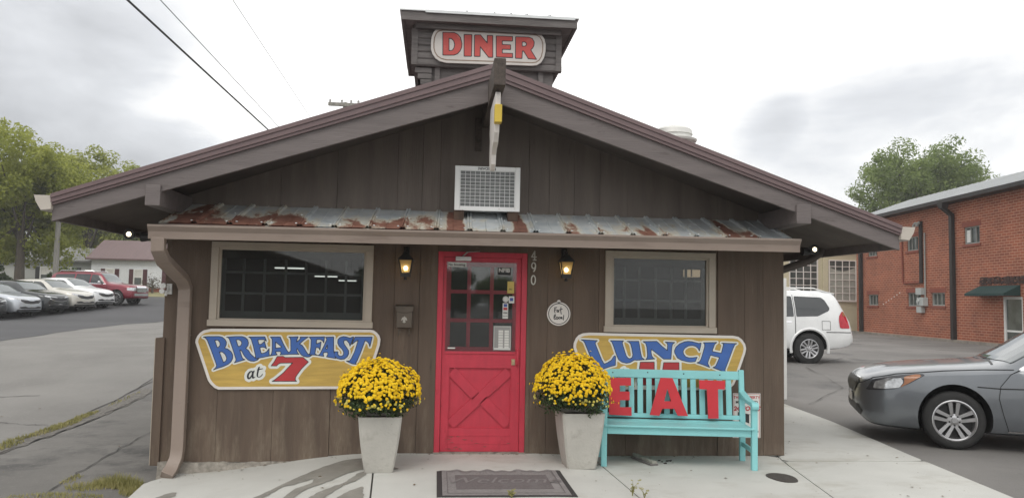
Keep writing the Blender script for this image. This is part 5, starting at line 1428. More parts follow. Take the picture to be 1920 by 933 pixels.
# ------------------------------------------------------------------ doormat
M_rub = mat('black_rubber', (.035, .032, .032), .8, var=.2)
M_pile = mat('grey_mat_pile', (.235, .215, .212), .95, var=.22, vs=60, bump=.6, bs=200, spots=((.30, .28, .275), 3, .5, .7, (1, 1, 1)))
M_pile2 = mat('mat_panel', (.15, .13, .13), .95, var=.25, vs=60, bump=.6, bs=200, spots=((.17, .155, .155), 5, .52, .68, (1, 1, 1)))
M_pile3 = mat('mat_print', (.20, .18, .18), .95, var=.2, vs=60)
dm = thing('doormat', 'grey printed doormat with black rubber edges, lying before the red door', 'doormat', (.12, -1.28, slz(0, 0)))
mx0, mx1, my0, my1 = -.43, .70, -1.76, -.83
r_ = random.Random(4)
def ripple(x, y): return .006 + (.010 * max(0, math.sin(x * 21 + 1.)) + .004 * math.sin(x * 47)) * smooth01((y - (-1.05)) / .22)
def matlayer(x0, x1, y0, y1, dz, name, m):
    mb = MB(); nx, ny = 90, 30; vs = []
    for i in range(nx + 1):
        for j in range(ny + 1):
            x = x0 + (x1 - x0) * i / nx; y = y0 + (y1 - y0) * j / ny
            vs.append((x, y, slz(x) + ripple(x, y) + dz))
    mb.add(vs, [(i * (ny + 1) + j, (i + 1) * (ny + 1) + j, (i + 1) * (ny + 1) + j + 1, i * (ny + 1) + j + 1) for i in range(nx) for j in range(ny)])
    n0 = len(mb.v)
    rim = [i * (ny + 1) for i in range(nx + 1)], [i * (ny + 1) + ny for i in range(nx + 1)], list(range(ny + 1)), [nx * (ny + 1) + j for j in range(ny + 1)]
    for l in rim:
        b = len(mb.v); k = len(l)
        mb.add([mb.v[i] for i in l] + [(mb.v[i][0], mb.v[i][1], slz(mb.v[i][0])) for i in l], [(t, t + 1, k + t + 1, k + t) for t in range(k - 1)])
    return mb.build(name, m, dm, recalc=False, smooth=30)
matlayer(mx0, mx1, my0, my1, 0, 'rubber_base', M_rub)
matlayer(mx0 + .045, mx1 - .045, my0 + .035, my1 - .02, .004, 'pile', M_pile)
matlayer(mx0 + .16, mx1 - .16, my0 + .22, my1 - .20, .007, 'centre_panel', M_pile2)
mb = MB()
V, F = textmesh('Welcome', .24, 'CENTER', .0, .3)
mb.add([(.13 + a * 1.05, -1.25 + b * 1.2, slz(0) + ripple(a, -1.25) + .0095) for a, b in V], F)
mb.build('printed_word', M_pile3, dm, recalc=False)
mb = MB()
for i in range(4):
    for s in range(2):
        pass
for a, b, c_, d_ in ((mx0 + .085, mx1 - .085, my0 + .085, my0 + .093), (mx0 + .085, mx1 - .085, my1 - .078, my1 - .070), (mx0 + .085, mx0 + .093, my0 + .093, my1 - .078), (mx1 - .093, mx1 - .085, my0 + .093, my1 - .078)):
    k = 40; vs = []
    for i in range(k + 1):
        x = a + (b - a) * i / k
        vs += [(x, c_, slz(x) + ripple(x, c_) + .0065), (x, d_, slz(x) + ripple(x, d_) + .0065)]
    mb.add(vs, [(2 * i, 2 * i + 2, 2 * i + 3, 2 * i + 1) for i in range(k)])
mb.build('printed_border', M_pile2, dm, recalc=False)

# ------------------------------------------------------------------ small things on the slab
mb = MB(); mb.beam((1.60, -.10, bz + .028), (1.70, -.47, bz + .022), .055, .03)
mb.beam((1.585, -.11, bz + .012), (1.69, -.49, bz + .010), .085, .016, 1); mb.beam((1.585, -.10, bz + .035), (1.61, -.20, bz + .032), .03, .03)
solo(mb, 'wood_scrap', [mat('scrap_wood', (.30, .30, .26), .9, var=.3, vs=9, stretch=(3, 1, 3)), M_wd], 'short weathered wood scrap lying under the turquoise bench', 'wood scrap', (1.64, -.3, bz), bevel=.003)
mb = MB()
for i in range(9):
    rr = random.Random(i); x = 1.78 + rr.uniform(0, .16); y = -.32 + rr.uniform(-.1, .08); mb.ball((x, y, bz + .006), rr.uniform(.006, .014), 6, sq=(1.4, 1, .6))
tag(solo(mb, 'leaf_crumbs', M_soil, 'dark crumbs of dead leaves on the slab under the bench', 'debris', (1.85, -.3, bz)), kind='stuff')
mb = MB(); mb.prism([(2.745 + .125 * math.cos(a) * (1 + .06 * math.sin(3 * a)), -1.02 + .20 * math.sin(a) * (1 + .05 * math.cos(2 * a))) for a in np.linspace(0, 6.283, 26)[:-1]], 'z', bz - .02, bz + .005)
solo(mb, 'drain_cover', mat('dark_iron', (.055, .048, .042), .85, .1, var=.4, vs=30, bump=.6, bs=60), 'dark oval iron cover set in the concrete by the bench leg', 'drain cover', (2.745, -1.02, bz))

# ------------------------------------------------------------------ weeds and rough grass
def blades(mb, cx, cy, rx, ry, n, h0, h1, seed, zf=gz, lean=.5, w0=.004):
    r = random.Random(seed)
    for _ in range(n):
        a = r.uniform(0, 6.283); k = math.sqrt(r.random())
        x = cx + rx * k * math.cos(a); y = cy + ry * k * math.sin(a); z = zf(x, y)
        h = r.uniform(h0, h1) * (1.15 - .6 * k); l = r.uniform(-lean, lean) * h; l2 = r.uniform(-lean, lean) * h; t = r.uniform(0, 6.283)
        dx, dy = math.cos(t) * w0, math.sin(t) * w0
        mb.add([(x - dx, y - dy, z), (x + dx, y + dy, z), (x + l * .4 + dx * .7, y + l2 * .4 + dy * .7, z + h * .6), (x + l * .4 - dx * .7, y + l2 * .4 - dy * .7, z + h * .6), (x + l, y + l2, z + h)],
               [(0, 1, 2, 3), (3, 2, 4)])
M_blade = leaf_mat('rough_grass', ((.20, .20, .07), (.34, .32, .13), (.46, .41, .20)), 3, .3)
mb = MB()
for i, (x, y, rx, ry, n, h0, h1) in enumerate(((-3.36, -.32, .26, .13, 900, .05, .15), (-3.62, -.42, .2, .14, 350, .03, .09), (-3.2, -.5, .1, .14, 260, .03, .1), (-3.9, -.1, .06, .22, 160, .02, .06), (-3.75, -.75, .4, .12, 520, .02, .06), (-4.3, -.9, .4, .1, 300, .02, .05), (-4.8, -1.0, .5, .12, 260, .02, .05))):
    blades(mb, x, y, rx, ry, n, h0, h1, 50 + i)
tag(solo(mb, 'rough_grass', M_blade, 'tuft of yellow-green grass at the left end of the concrete', 'grass', (-3.4, -.4, -.2), recalc=False), kind='stuff')
mb = MB()
for i, (x, y, rx, ry, n) in enumerate(((-5.44, 1.9, .07, .5, 260), (-5.40, 2.8, .10, .75, 800), (-5.45, 3.7, .07, .5, 420), (-5.32, 1.5, .06, .4, 160), (-5.46, 5.2, .04, .7, 60))):
    blades(mb, x, y, rx, ry, n, .03, .085, 70 + i, w0=.006)
tag(solo(mb, 'verge_grass', M_blade, 'thin strip of yellowish grass along the broken road edge', 'grass', (-5.4, 2.5, -.2), recalc=False), kind='stuff')
def weed(x, y, n, h, seed, label):
    mb = MB(); r = random.Random(seed)
    z = gz(x, y) if y < -1.9 else slz(x)
    for i in range(n):
        a = r.uniform(0, 6.283); l = r.uniform(.3, 1) * h; e = (x + math.cos(a) * l * .45, y + math.sin(a) * l * .3, z + l)
        mb.tube([(x, y, z), (x + math.cos(a) * l * .15, y + math.sin(a) * l * .1, z + l * .6), e], [.0025, .002, .0008], 5)
        for k in range(3):
            t = r.uniform(.4, 1); c = Vector((x + math.cos(a) * l * .45 * t, y + math.sin(a) * l * .3 * t, z + l * t)); q = Vector((r.uniform(-1, 1), r.uniform(-1, 1), .4)).normalized() * .022; s_ = q.orthogonal().normalized() * .006
            mb.add([c, c + q * .5 + s_, c + q, c + q * .5 - s_], [(0, 1, 2, 3)])
    solo(mb, 'weed', M_blade, label, 'weed', (x, y, z), recalc=False)
weed(.16, -1.80, 16, .07, 3, 'small green weed at the front edge of the doormat')
weed(1.17, -1.66, 8, .16, 4, 'thin wiry weed in the joint in front of the planter')
weed(1.25, -1.74, 6, .11, 5, 'lowest sprig of wiry weed on the slab before the bench')
# ------------------------------------------------------------------ vehicles
def pchip(xk, yk, x):
    xk = np.array(xk, float); yk = np.array(yk, float)
    h = np.diff(xk); d = np.diff(yk) / h; n = len(xk); m = np.zeros(n)
    for i in range(1, n - 1):
        if d[i - 1] * d[i] > 0:
            w1, w2 = 2 * h[i] + h[i - 1], h[i] + 2 * h[i - 1]
            m[i] = (w1 + w2) / (w1 / d[i - 1] + w2 / d[i])
    m[0], m[-1] = d[0], d[-1]
    i = np.clip(np.searchsorted(xk, x) - 1, 0, n - 2)
    t = (x - xk[i]) / h[i]
    return (2 * t**3 - 3 * t**2 + 1) * yk[i] + (t**3 - 2 * t**2 + t) * h[i] * m[i] + (-2 * t**3 + 3 * t**2) * yk[i + 1] + (t**3 - t**2) * h[i] * m[i + 1]

def paint_mat(name, col, metal=.55, rough=.32):
    m, nt, N, L, p = _nt(name)
    p.inputs['Base Color'].default_value = (*col, 1); p.inputs['Metallic'].default_value = metal; p.inputs['Roughness'].default_value = rough
    p.inputs['Coat Weight'].default_value = .8; p.inputs['Coat Roughness'].default_value = .05
    n = noise(N, L, 3, 4); r = ramp(N, [(.3, tuple(c * .93 for c in col)), (.7, tuple(min(1, c * 1.05) for c in col))]); L.new(n.outputs['Fac'], r.inputs['Fac']); L.new(r.outputs['Color'], p.inputs['Base Color'])
    return m
M_tyre = mat('tyre_rubber', (.022, .022, .022), .85, var=.25, vs=9)
M_rim = mat('alloy_rim', (.52, .52, .53), .32, .9, var=.1, vs=9)
M_well = mat('wheel_well', (.012, .012, .012), .95)
M_carglass = mat('tinted_car_glass', (.018, .022, .024), .04, var=.05, spec=.9)
M_wind = mat('windscreen_glass', (.10, .12, .125), .04, var=.05, spec=1.)
M_chrome = mat('chrome', (.75, .75, .76), .12, 1., var=.05)
M_lamp = mat('lamp_cluster', (.50, .51, .52), .12, .6, var=.35, vs=22)
M_lampd = mat('lamp_housing', (.05, .05, .055), .1, .2, var=.3, vs=20)
M_orange = mat('amber_lens', (.33, .135, .06), .15, var=.1)
M_tail = mat('red_lens', (.42, .015, .03), .12, var=.2, vs=20)
M_blk = mat('black_plastic', (.02, .02, .021), .5, var=.1)
M_seam = mat('panel_gap', (.010, .010, .010), .9)

def wheel_mb(r, rr, w, spokes, twin):
    """axis along y, outer face at y=-w/2"""
    ty = MB(); h = w / 2
    ty.lathe([(rr, -h + .02), (rr + .012, -h + .006), (r - .045, -h), (r - .012, -h + .018), (r, -h + .045), (r, h - .045), (r - .012, h - .018), (r - .045, h), (rr, h - .02)], (0, 0, 0), 'y', 40, 0, cap=False)
    rm = MB()
    rm.lathe([(rr + .004, -h + .012), (rr - .008, -h + .008), (rr - .022, -h + .022), (rr - .03, -h + .10), (rr - .03, h - .02)], (0, 0, 0), 'y', 40, 0, cap=False)
    rm.lathe([(.001, -h + .085), (rr - .03, -h + .095)], (0, 0, 0), 'y', 30, 1, cap=False)
    rm.lathe([(.001, -h + .018), (.030, -h + .018), (.036, -h + .026), (.075, -h + .034), (.075, -h + .09)], (0, 0, 0), 'y', 24, 0, cap=False)
    for k in range(spokes):
        a = 2 * math.pi * k / spokes + math.pi / 2 * -1
        for s in ((-1, 1) if twin else (0,)):
            b0 = len(rm.v)
            w0, w1 = (.030, .046) if twin else (.034, .028)
            off0, off1 = s * .024, s * .044
            rm.hexa([(.05, -h + .030, off0 - w0 / 2), (rr - .012, -h + .018, off1 - w1 / 2), (rr - .012, -h + .05, off1 - w1 / 2), (.05, -h + .07, off0 - w0 / 2),
                     (.05, -h + .030, off0 + w0 / 2), (rr - .012, -h + .018, off1 + w1 / 2), (rr - .012, -h + .05, off1 + w1 / 2), (.05, -h + .07, off0 + w0 / 2)], 0)
            rm.xform(Matrix.Rotation(a, 4, 'Y'), b0)
        b0 = len(rm.v); rm.lathe([(.010, -h + .022), (.010, -h + .035)], (.055, 0, 0), 'y', 8, 2); rm.xform(Matrix.Rotation(a + math.pi / spokes, 4, 'Y'), b0)
    return ty, rm

def build_car(name, label, cat, S, paint, group=None):
    """local frame: nose at x=0, tail at x=length, driver's side at -y"""
    th = thing(name, label, cat, (0, 0, 0), 0, group); OFF[th.name] = None
    K = np.array(S['keys'])
    xk = K[:, 0]
    L_ = xk[-1]
    xs = np.unique(np.concatenate([np.linspace(0, .3, 10), np.linspace(.3, L_ - .3, 64), np.linspace(L_ - .3, L_, 9)]))
    Q = [pchip(xk, K[:, i], xs) for i in range(1, 8)]
    rings = []
    for i, x in enumerate(xs):
        zb, wl, zs, wb, ze, wt, zt = [q[i] for q in Q]
        lp = lambda a, b, t: a + (b - a) * t
        half = [(0, zb), (wl * .84, zb), (wl * .955, zb + .03), (wl * .99, zb + .13 * (zs - zb)), (wl, zb + .32 * (zs - zb)), (wl * .998, zb + .55 * (zs - zb)), (lp(wl, wb, .25), zb + .74 * (zs - zb)), (lp(wl, wb, .62), zb + .90 * (zs - zb)), (wb, zs),
                (lp(wb, wt, .3) + S.get('tumble', .012), lp(zs, ze, .33)), (lp(wb, wt, .65) + S.get('tumble', .012), lp(zs, ze, .68)), (lp(wb, wt, .93), lp(zs, ze, .94)), (wt * .93, ze + .30 * (zt - ze)), (wt * .74, ze + .66 * (zt - ze)), (wt * .4, ze + .93 * (zt - ze)), (0, zt)]
        rings.append([(x, y, z) for y, z in half] + [(x, -y, z) for y, z in half[-2:0:-1]])
    n = len(rings[0]); V = [p for rg in rings for p in rg]; F = []
    for i in range(len(rings) - 1):
        for k in range(n): F.append((i * n + k, i * n + (k + 1) % n, (i + 1) * n + (k + 1) % n, (i + 1) * n + k))
    F.append(tuple(range(n))); F.append(tuple((len(rings) - 1) * n + k for k in range(n))[::-1])
    bvh = BVHTree.FromPolygons([Vector(v) for v in V], F)
    body = MB(); body.add(V, F); ob = body.build('body', [paint, M_well], th, local=True)
    # wheel wells cut out of the shell
    r, rr, ww = S['wheel']
    cut = MB()
    for x in S['axles']:
        for s in (-1, 1):
            y0, y1 = s * (S['track'] - ww / 2 - .10), s * (S['track'] + .6)
            q = [(x + (r + .055) * math.cos(a), r + .02 + (r + .055) * math.sin(a) * S.get('arch', 1.)) for a in np.linspace(0, 2 * math.pi, 41)[:-1]]
            cut.prism(q, 'y', min(y0, y1), max(y0, y1), 1)
    co = cut.build('cutter', [paint, M_well], None, local=True)
    md = ob.modifiers.new('b', 'BOOLEAN'); md.operation = 'DIFFERENCE'; md.object = co; md.solver = 'EXACT'
    dg = bpy.context.evaluated_depsgraph_get()
    me = bpy.data.meshes.new_from_object(ob.evaluated_get(dg))
    ob.modifiers.clear(); ob.data = me; me.name = 'body'
    bpy.data.objects.remove(co)
    me.polygons.foreach_set('use_smooth', [True] * len(me.polygons)); me.set_sharp_from_angle(angle=rad(32))
    # wheels
    ty, rm = wheel_mb(r, rr, ww, S.get('spokes', 5), S.get('twin', True))
    tyo = rmo = None
    for x in S['axles']:
        for s in (-1, 1):
            w0 = bpy.data.objects.new('wheel', None); COL.objects.link(w0); w0.parent = th; w0.location = (x, s * S['track'], r)
            w0.rotation_euler = (0, rad(S.get('spin', 12)) if s < 0 else 0, 0 if s < 0 else math.pi); w0.empty_display_size = .1
            if tyo is None:
                tyo = ty.build('tyre', M_tyre, w0, local=True, smooth=40); rmo = rm.build('rim', [M_rim, M_blk, M_blk], w0, local=True, smooth=30)
            else:
                for q in (tyo, rmo):
                    c = q.copy(); COL.objects.link(c); c.parent = w0
    def patch(nm, fn, u, d, o, m, cell=.035, lift=.004, thr=0., mirror=False, parent=None, merge=None):
        """lay a panel on the shell: plane through o spanned by u and z (or y for top views), cast along d"""
        mb = merge or MB()
        v = Vector((0, 0, 1)) if abs(d[2]) < .9 else Vector((0, 1, 0))
        for sgn in ((1, -1) if mirror else (1,)):
            V2, F2 = region(fn, cell, thr); vs = []; okv = []
            for a, b in V2:
                p = Vector(o) + Vector(u) * a + v * b; dd = Vector(d)
                if sgn < 0: p.y = -p.y; dd = Vector((dd.x, -dd.y, dd.z))
                h = bvh.ray_cast(p, dd)
                if h[0] is None: vs.append(p); okv.append(False)
                else:
                    nn = h[1] if h[1].dot(dd) < 0 else -h[1]
                    vs.append(h[0] + nn * lift * .5 - dd * lift); okv.append(True)
            fs = [f if sgn > 0 else f[::-1] for f in F2 if all(okv[i] for i in f)]
            mb.add(vs, fs)
            if merge is None:
                mb.build(nm, m, parent or th, local=True, smooth=40, recalc=False); mb = MB()
    side = dict(u=(1, 0, 0), d=(0, 1, 0), o=(0, -4, 0)); top = dict(u=(1, 0, 0), d=(0, 0, -1), o=(0, 0, 5)); front = dict(u=(0, 1, 0), d=(1, 0, 0), o=(-3, 0, 0)); back = dict(u=(0, 1, 0), d=(-1, 0, 0), o=(9, 0, 0))
    rnd = lambda P, k: (psd(P), k)
    for nm, poly, m, vw, mir, rd_ in S['patches']:
        fn = psd(poly) if not callable(poly) else poly
        v = {'side': side, 'top': top, 'front': front, 'back': back}[vw] if isinstance(vw, str) else vw
        patch(nm, fn, v['u'], v['d'], v['o'], m, S.get('cell', .035), rd_ if rd_ else .004, 0., mir)
    for nm, lines, wd, m, vw, mir in S.get('lines', ()):
        v = {'side': side, 'top': top, 'front': front, 'back': back}[vw] if isinstance(vw, str) else vw
        patch(nm, strokes(lines, wd), v['u'], v['d'], v['o'], m, wd * 1.4, .003, 0., mir)
    if 'mirror' in S:
        mx_, mz, my = S['mirror']
        for s in (-1, 1):
            mb = MB(); mb.ball((mx_, s * my, mz), .1, 12, sq=(.75, 1.15, .68)); mb.tube([(mx_, s * (my - .17), mz - .05), (mx_, s * (my - .05), mz - .02)], .025, 6)
            mb.build('wing_mirror', [S.get('mirror_mat', paint)], th, local=True, smooth=60)
    for nm, fn_, m in S.get('extras', ()):
        mb = MB(); fn_(mb); mb.build(nm, m, th, local=True, smooth=40)
    return th

def rbox(cx, cz, hx, hz, r):
    f = lambda X, Z: np.hypot(np.maximum(np.abs(X - cx) - hx + r, 0), np.maximum(np.abs(Z - cz) - hz + r, 0)) + np.minimum(np.maximum(np.abs(X - cx) - hx + r, np.abs(Z - cz) - hz + r), 0) - r
    f.bounds = (cx - hx, cx + hx, cz - hz, cz + hz)
    return f
q45 = dict(u=(.819, -.574, 0), d=(.574, .819, 0), o=(-2.6, -3.4, 0))

HL = dict(u=(.90, -.436, 0), d=(.436, .90, 0), o=(-1.35, -3.0, 0))
# grey saloon ---------------------------------------------------------------
# columns: x, floor z, sill half width, shoulder z, shoulder half width, roof-rail z, roof-rail half width, crown z
SALOON = dict(wheel=(.328, .232, .215), axles=(.985, 3.785), track=.80, arch=1.03, spin=0, cell=.022, tumble=.010,
  keys=[(0, .34, .42, .60, .42, .67, .38, .69), (.05, .27, .62, .665, .60, .725, .52, .75), (.16, .21, .775, .725, .74, .785, .63, .81), (.36, .19, .865, .775, .83, .835, .70, .868), (.75, .185, .915, .825, .875, .89, .74, .928),
        (1.25, .185, .925, .862, .89, .925, .755, .972), (1.52, .185, .925, .885, .89, .955, .755, 1.005), (1.75, .185, .925, .90, .89, 1.06, .73, 1.13), (2.2, .185, .925, .915, .89, 1.33, .62, 1.395), (2.75, .185, .925, .93, .885, 1.40, .605, 1.465), (3.35, .185, .92, .945, .88, 1.375, .60, 1.445),
        (3.85, .19, .915, .955, .875, 1.20, .64, 1.265), (4.2, .20, .905, .96, .86, 1.03, .66, 1.07), (4.65, .24, .86, .95, .80, .985, .64, 1.02), (4.86, .30, .78, .90, .70, .94, .56, .96), (4.93, .38, .62, .82, .56, .86, .45, .88)],
  patches=[('headlight', [(.27, .615), (.45, .63), (.62, .655), (.76, .725), (.93, .845), (.80, .838), (.55, .80), (.36, .745)], M_lampd, HL, True, .003), ('headlight_reflector', [(.37, .645), (.50, .648), (.66, .672), (.70, .735), (.68, .785), (.52, .768), (.39, .725)], M_lamp, HL, True, .006), ('turn_signal', [(.665, .672), (.76, .735), (.905, .838), (.80, .83), (.70, .80), (.71, .735)], M_orange, HL, True, .006),
           ('window', [(1.72, .945), (2.30, 1.29), (2.42, 1.345), (2.80, 1.375), (2.80, .965)], M_carglass, 'side', True, 0), ('window', [(2.86, .968), (2.86, 1.375), (3.35, 1.345), (3.80, 1.14), (3.72, .985)], M_carglass, 'side', True, 0),
           ('windscreen', [(1.60, -.72), (1.50, 0), (1.60, .72), (2.28, .58), (2.20, 0), (2.28, -.58)], M_wind, 'top', False, 0),
           ('rear_window', [(3.55, -.55), (3.48, 0), (3.55, .55), (4.10, .62), (4.16, 0), (4.10, -.62)], M_carglass, 'top', False, 0),
           ('grille', [(-.40, .60), (-.50, .70), (-.42, .735), (.42, .735), (.50, .70), (.40, .60), (.30, .55), (-.30, .55)], M_blk, 'front', False, .006),
           ('bumper_intake', [(-.55, .30), (-.62, .36), (-.50, .42), (.50, .42), (.62, .36), (.55, .30)], M_blk, 'front', False, .003),
           ('number_plate', rbox(0, .475, .155, .05, .01), M_signwhite, 'front', False, .012),
           ('tail_light', [(4.42, .80), (4.42, .92), (4.80, .93), (4.86, .80)], M_tail, 'side', True, 0)],
  lines=[('grille_bar', [[(-.45, .725), (.45, .725)]], .022, M_chrome, 'front', False), ('grille_bar', [[(-.44, .665), (.44, .665)]], .010, M_chrome, 'front', False), ('grille_bar', [[(-.38, .61), (.38, .61)]], .010, M_chrome, 'front', False),
         ('panel_gap', [[(.03, .68), (.16, .765), (.40, .825), (.90, .885), (1.30, .915), (1.60, .93)]], .0035, M_seam, 'side', True), ('panel_gap', [[(1.52, .24), (1.47, .42), (1.43, .60), (1.45, .74), (1.56, .88), (1.66, .93)]], .0035, M_seam, 'side', True), ('panel_gap', [[(2.83, .26), (2.83, .95)]], .0035, M_seam, 'side', True),
         ('belt_line', [[(1.22, .725), (1.45, .715), (2.8, .745), (4.2, .775)]], .006, M_seam, 'side', True), ('window_trim', [[(1.66, .932), (2.80, .952), (3.72, .975)]], .013, M_chrome, 'side', True), ('window_trim', [[(1.66, .935), (2.30, 1.305), (2.42, 1.36), (2.80, 1.39)]], .011, M_chrome, 'side', True),
         ('sill_strip', [[(1.52, .235), (3.2, .235)]], .008, M_chrome, 'side', True), ('wiper', [[(1.44, -.62), (1.52, -.1)], [(1.46, .1), (1.54, .6)]], .012, M_blk, 'top', False)],
  mirror=(1.95, 1.02, 1.0))
P_grey = paint_mat('grey_metallic', (.150, .163, .178), .5, .30)
def lampbits(mb):
    pass
car = build_car('parked_car', 'dark grey saloon parked nose-first beside the right pavement', 'car', SALOON, P_grey)
SEDAN = car
SEDAN.location = (4.93, 1.66, -.048); SEDAN.rotation_euler = (0, 0, rad(-23))

# white four-wheel drive ------------------------------------------------------
GX = dict(wheel=(.385, .235, .26), axles=(.86, 3.65), track=.80, arch=1.02, spin=10, cell=.04, tumble=.02, spokes=6,
  keys=[(0, .50, .55, .80, .52, .95, .45, .98), (.10, .40, .80, .90, .76, 1.02, .62, 1.06), (.4, .36, .90, 1.0, .86, 1.07, .72, 1.11), (1.2, .36, .93, 1.08, .90, 1.13, .78, 1.18), (1.45, .36, .935, 1.11, .905, 1.20, .77, 1.25), (2.05, .36, .935, 1.14, .905, 1.70, .66, 1.76), (2.6, .36, .935, 1.16, .905, 1.78, .66, 1.84), (3.9, .36, .935, 1.17, .90, 1.78, .655, 1.83), (4.35, .38, .93, 1.17, .89, 1.74, .64, 1.79), (4.55, .42, .92, 1.15, .85, 1.48, .66, 1.53), (4.70, .46, .90, 1.08, .80, 1.14, .66, 1.17), (4.78, .52, .84, .78, .80, .84, .66, .88)],
  patches=[('window', [(1.60, 1.15), (1.98, 1.56), (2.10, 1.63), (2.38, 1.66), (2.38, 1.16)], M_carglass, 'side', True, 0), ('window', [(2.45, 1.16), (2.45, 1.665), (3.27, 1.675), (3.27, 1.17)], M_carglass, 'side', True, 0),
           ('window', [(3.33, 1.17), (3.33, 1.675), (4.02, 1.655), (4.10, 1.60), (4.20, 1.40), (4.18, 1.33), (3.88, 1.19)], M_carglass, 'side', True, 0),
           ('windscreen', [(1.5, -.72), (1.42, 0), (1.5, .72), (2.05, .62), (2.0, 0), (2.05, -.62)], M_wind, 'top', False, 0), ('rear_window', [(-.62, 1.17), (-.56, 1.68), (.56, 1.68), (.62, 1.17)], M_carglass, 'back', False, .006),
           ('headlight', [(.10, .80), (.12, .95), (.55, 1.0), (.62, .90), (.4, .80)], M_lamp, 'side', True, .004), ('grille', [(-.42, .66), (-.45, .93), (.45, .93), (.42, .66)], M_chrome, 'front', False, .005),
           ('tail_light', [(4.42, .90), (4.40, 1.10), (4.42, 1.20), (4.49, 1.29), (4.565, 1.325), (4.62, 1.19), (4.655, 1.08), (4.68, .90)], M_tail, 'side', True, .008), ('turn_signal', [(4.53, 1.19), (4.50, 1.28), (4.56, 1.315), (4.61, 1.19)], M_orange, 'side', True, .013),
           ('number_plate', rbox(.0, .78, .16, .08, .01), M_signwhite, 'back', False, .03)],
  lines=[('panel_gap', [[(3.30, .52), (3.30, 1.70)]], .008, M_seam, 'side', True), ('panel_gap', [[(2.41, .42), (2.41, 1.68)]], .008, M_seam, 'side', True), ('panel_gap', [[(1.5, .5), (1.48, 1.1)]], .008, M_seam, 'side', True),
         ('fuel_flap', [[(3.97, .86), (4.18, .86), (4.18, 1.07), (3.97, 1.07), (3.97, .86)]], .005, M_seam, 'side', False), ('door_handle', [[(2.98, 1.04), (3.20, 1.045)]], .018, M_chrome, 'side', True), ('bumper_line', [[(4.08, .80), (4.70, .80)]], .010, M_seam, 'side', True)],
  mirror=(1.85, 1.2, 1.04), extras=[('roof_rail', lambda mb: [mb.tube([(2.5, s * .58, 1.83), (2.6, s * .6, 1.885), (3.9, s * .6, 1.885), (4.15, s * .58, 1.81)], .018, 8) for s in (-1,)], M_white), ('roof_rail', lambda mb: [mb.tube([(2.5, s * .58, 1.83), (2.6, s * .6, 1.885), (3.9, s * .6, 1.885), (4.15, s * .58, 1.81)], .018, 8) for s in (1,)], M_white),
   ('tow_bar', lambda mb: (mb.beam((4.3, 0, .44), (4.95, 0, .44), .07, .07), mb.beam((4.2, -.62, .44), (4.2, .62, .44), .07, .07), mb.beam((4.9, -.06, .44), (4.9, .06, .44), .08, .06)), M_blk),
   ('spoiler', lambda mb: mb.hexa([(4.12, -.60, 1.80), (4.12, .60, 1.80), (4.12, .60, 1.835), (4.12, -.60, 1.835), (4.44, -.58, 1.74), (4.44, .58, 1.74), (4.44, .58, 1.765), (4.44, -.58, 1.765)]), None)])
P_white = paint_mat('white_pearl', (.72, .73, .73), .0, .35)
GX['extras'][3] = (GX['extras'][3][0], GX['extras'][3][1], P_white)
def flare(x, s):
    def fn(mb):
            pts = [(x + .475 * math.cos(a), s * .93, .40 + .475 * math.sin(a)) for a in np.linspace(-.25, math.pi + .25, 21)]
            mb.tube(pts, .035, 6)
    return fn
for x_ in GX['axles']:
    for s_ in (-1, 1): GX['extras'].append(('arch_flare', flare(x_, s_), P_white))

suv = build_car('parked_car', 'white four-wheel drive parked in front of the brick building', 'car', GX, P_white)
suv.location = (5.12, 11.5, .125); suv.rotation_euler = (0, 0, rad(-3))

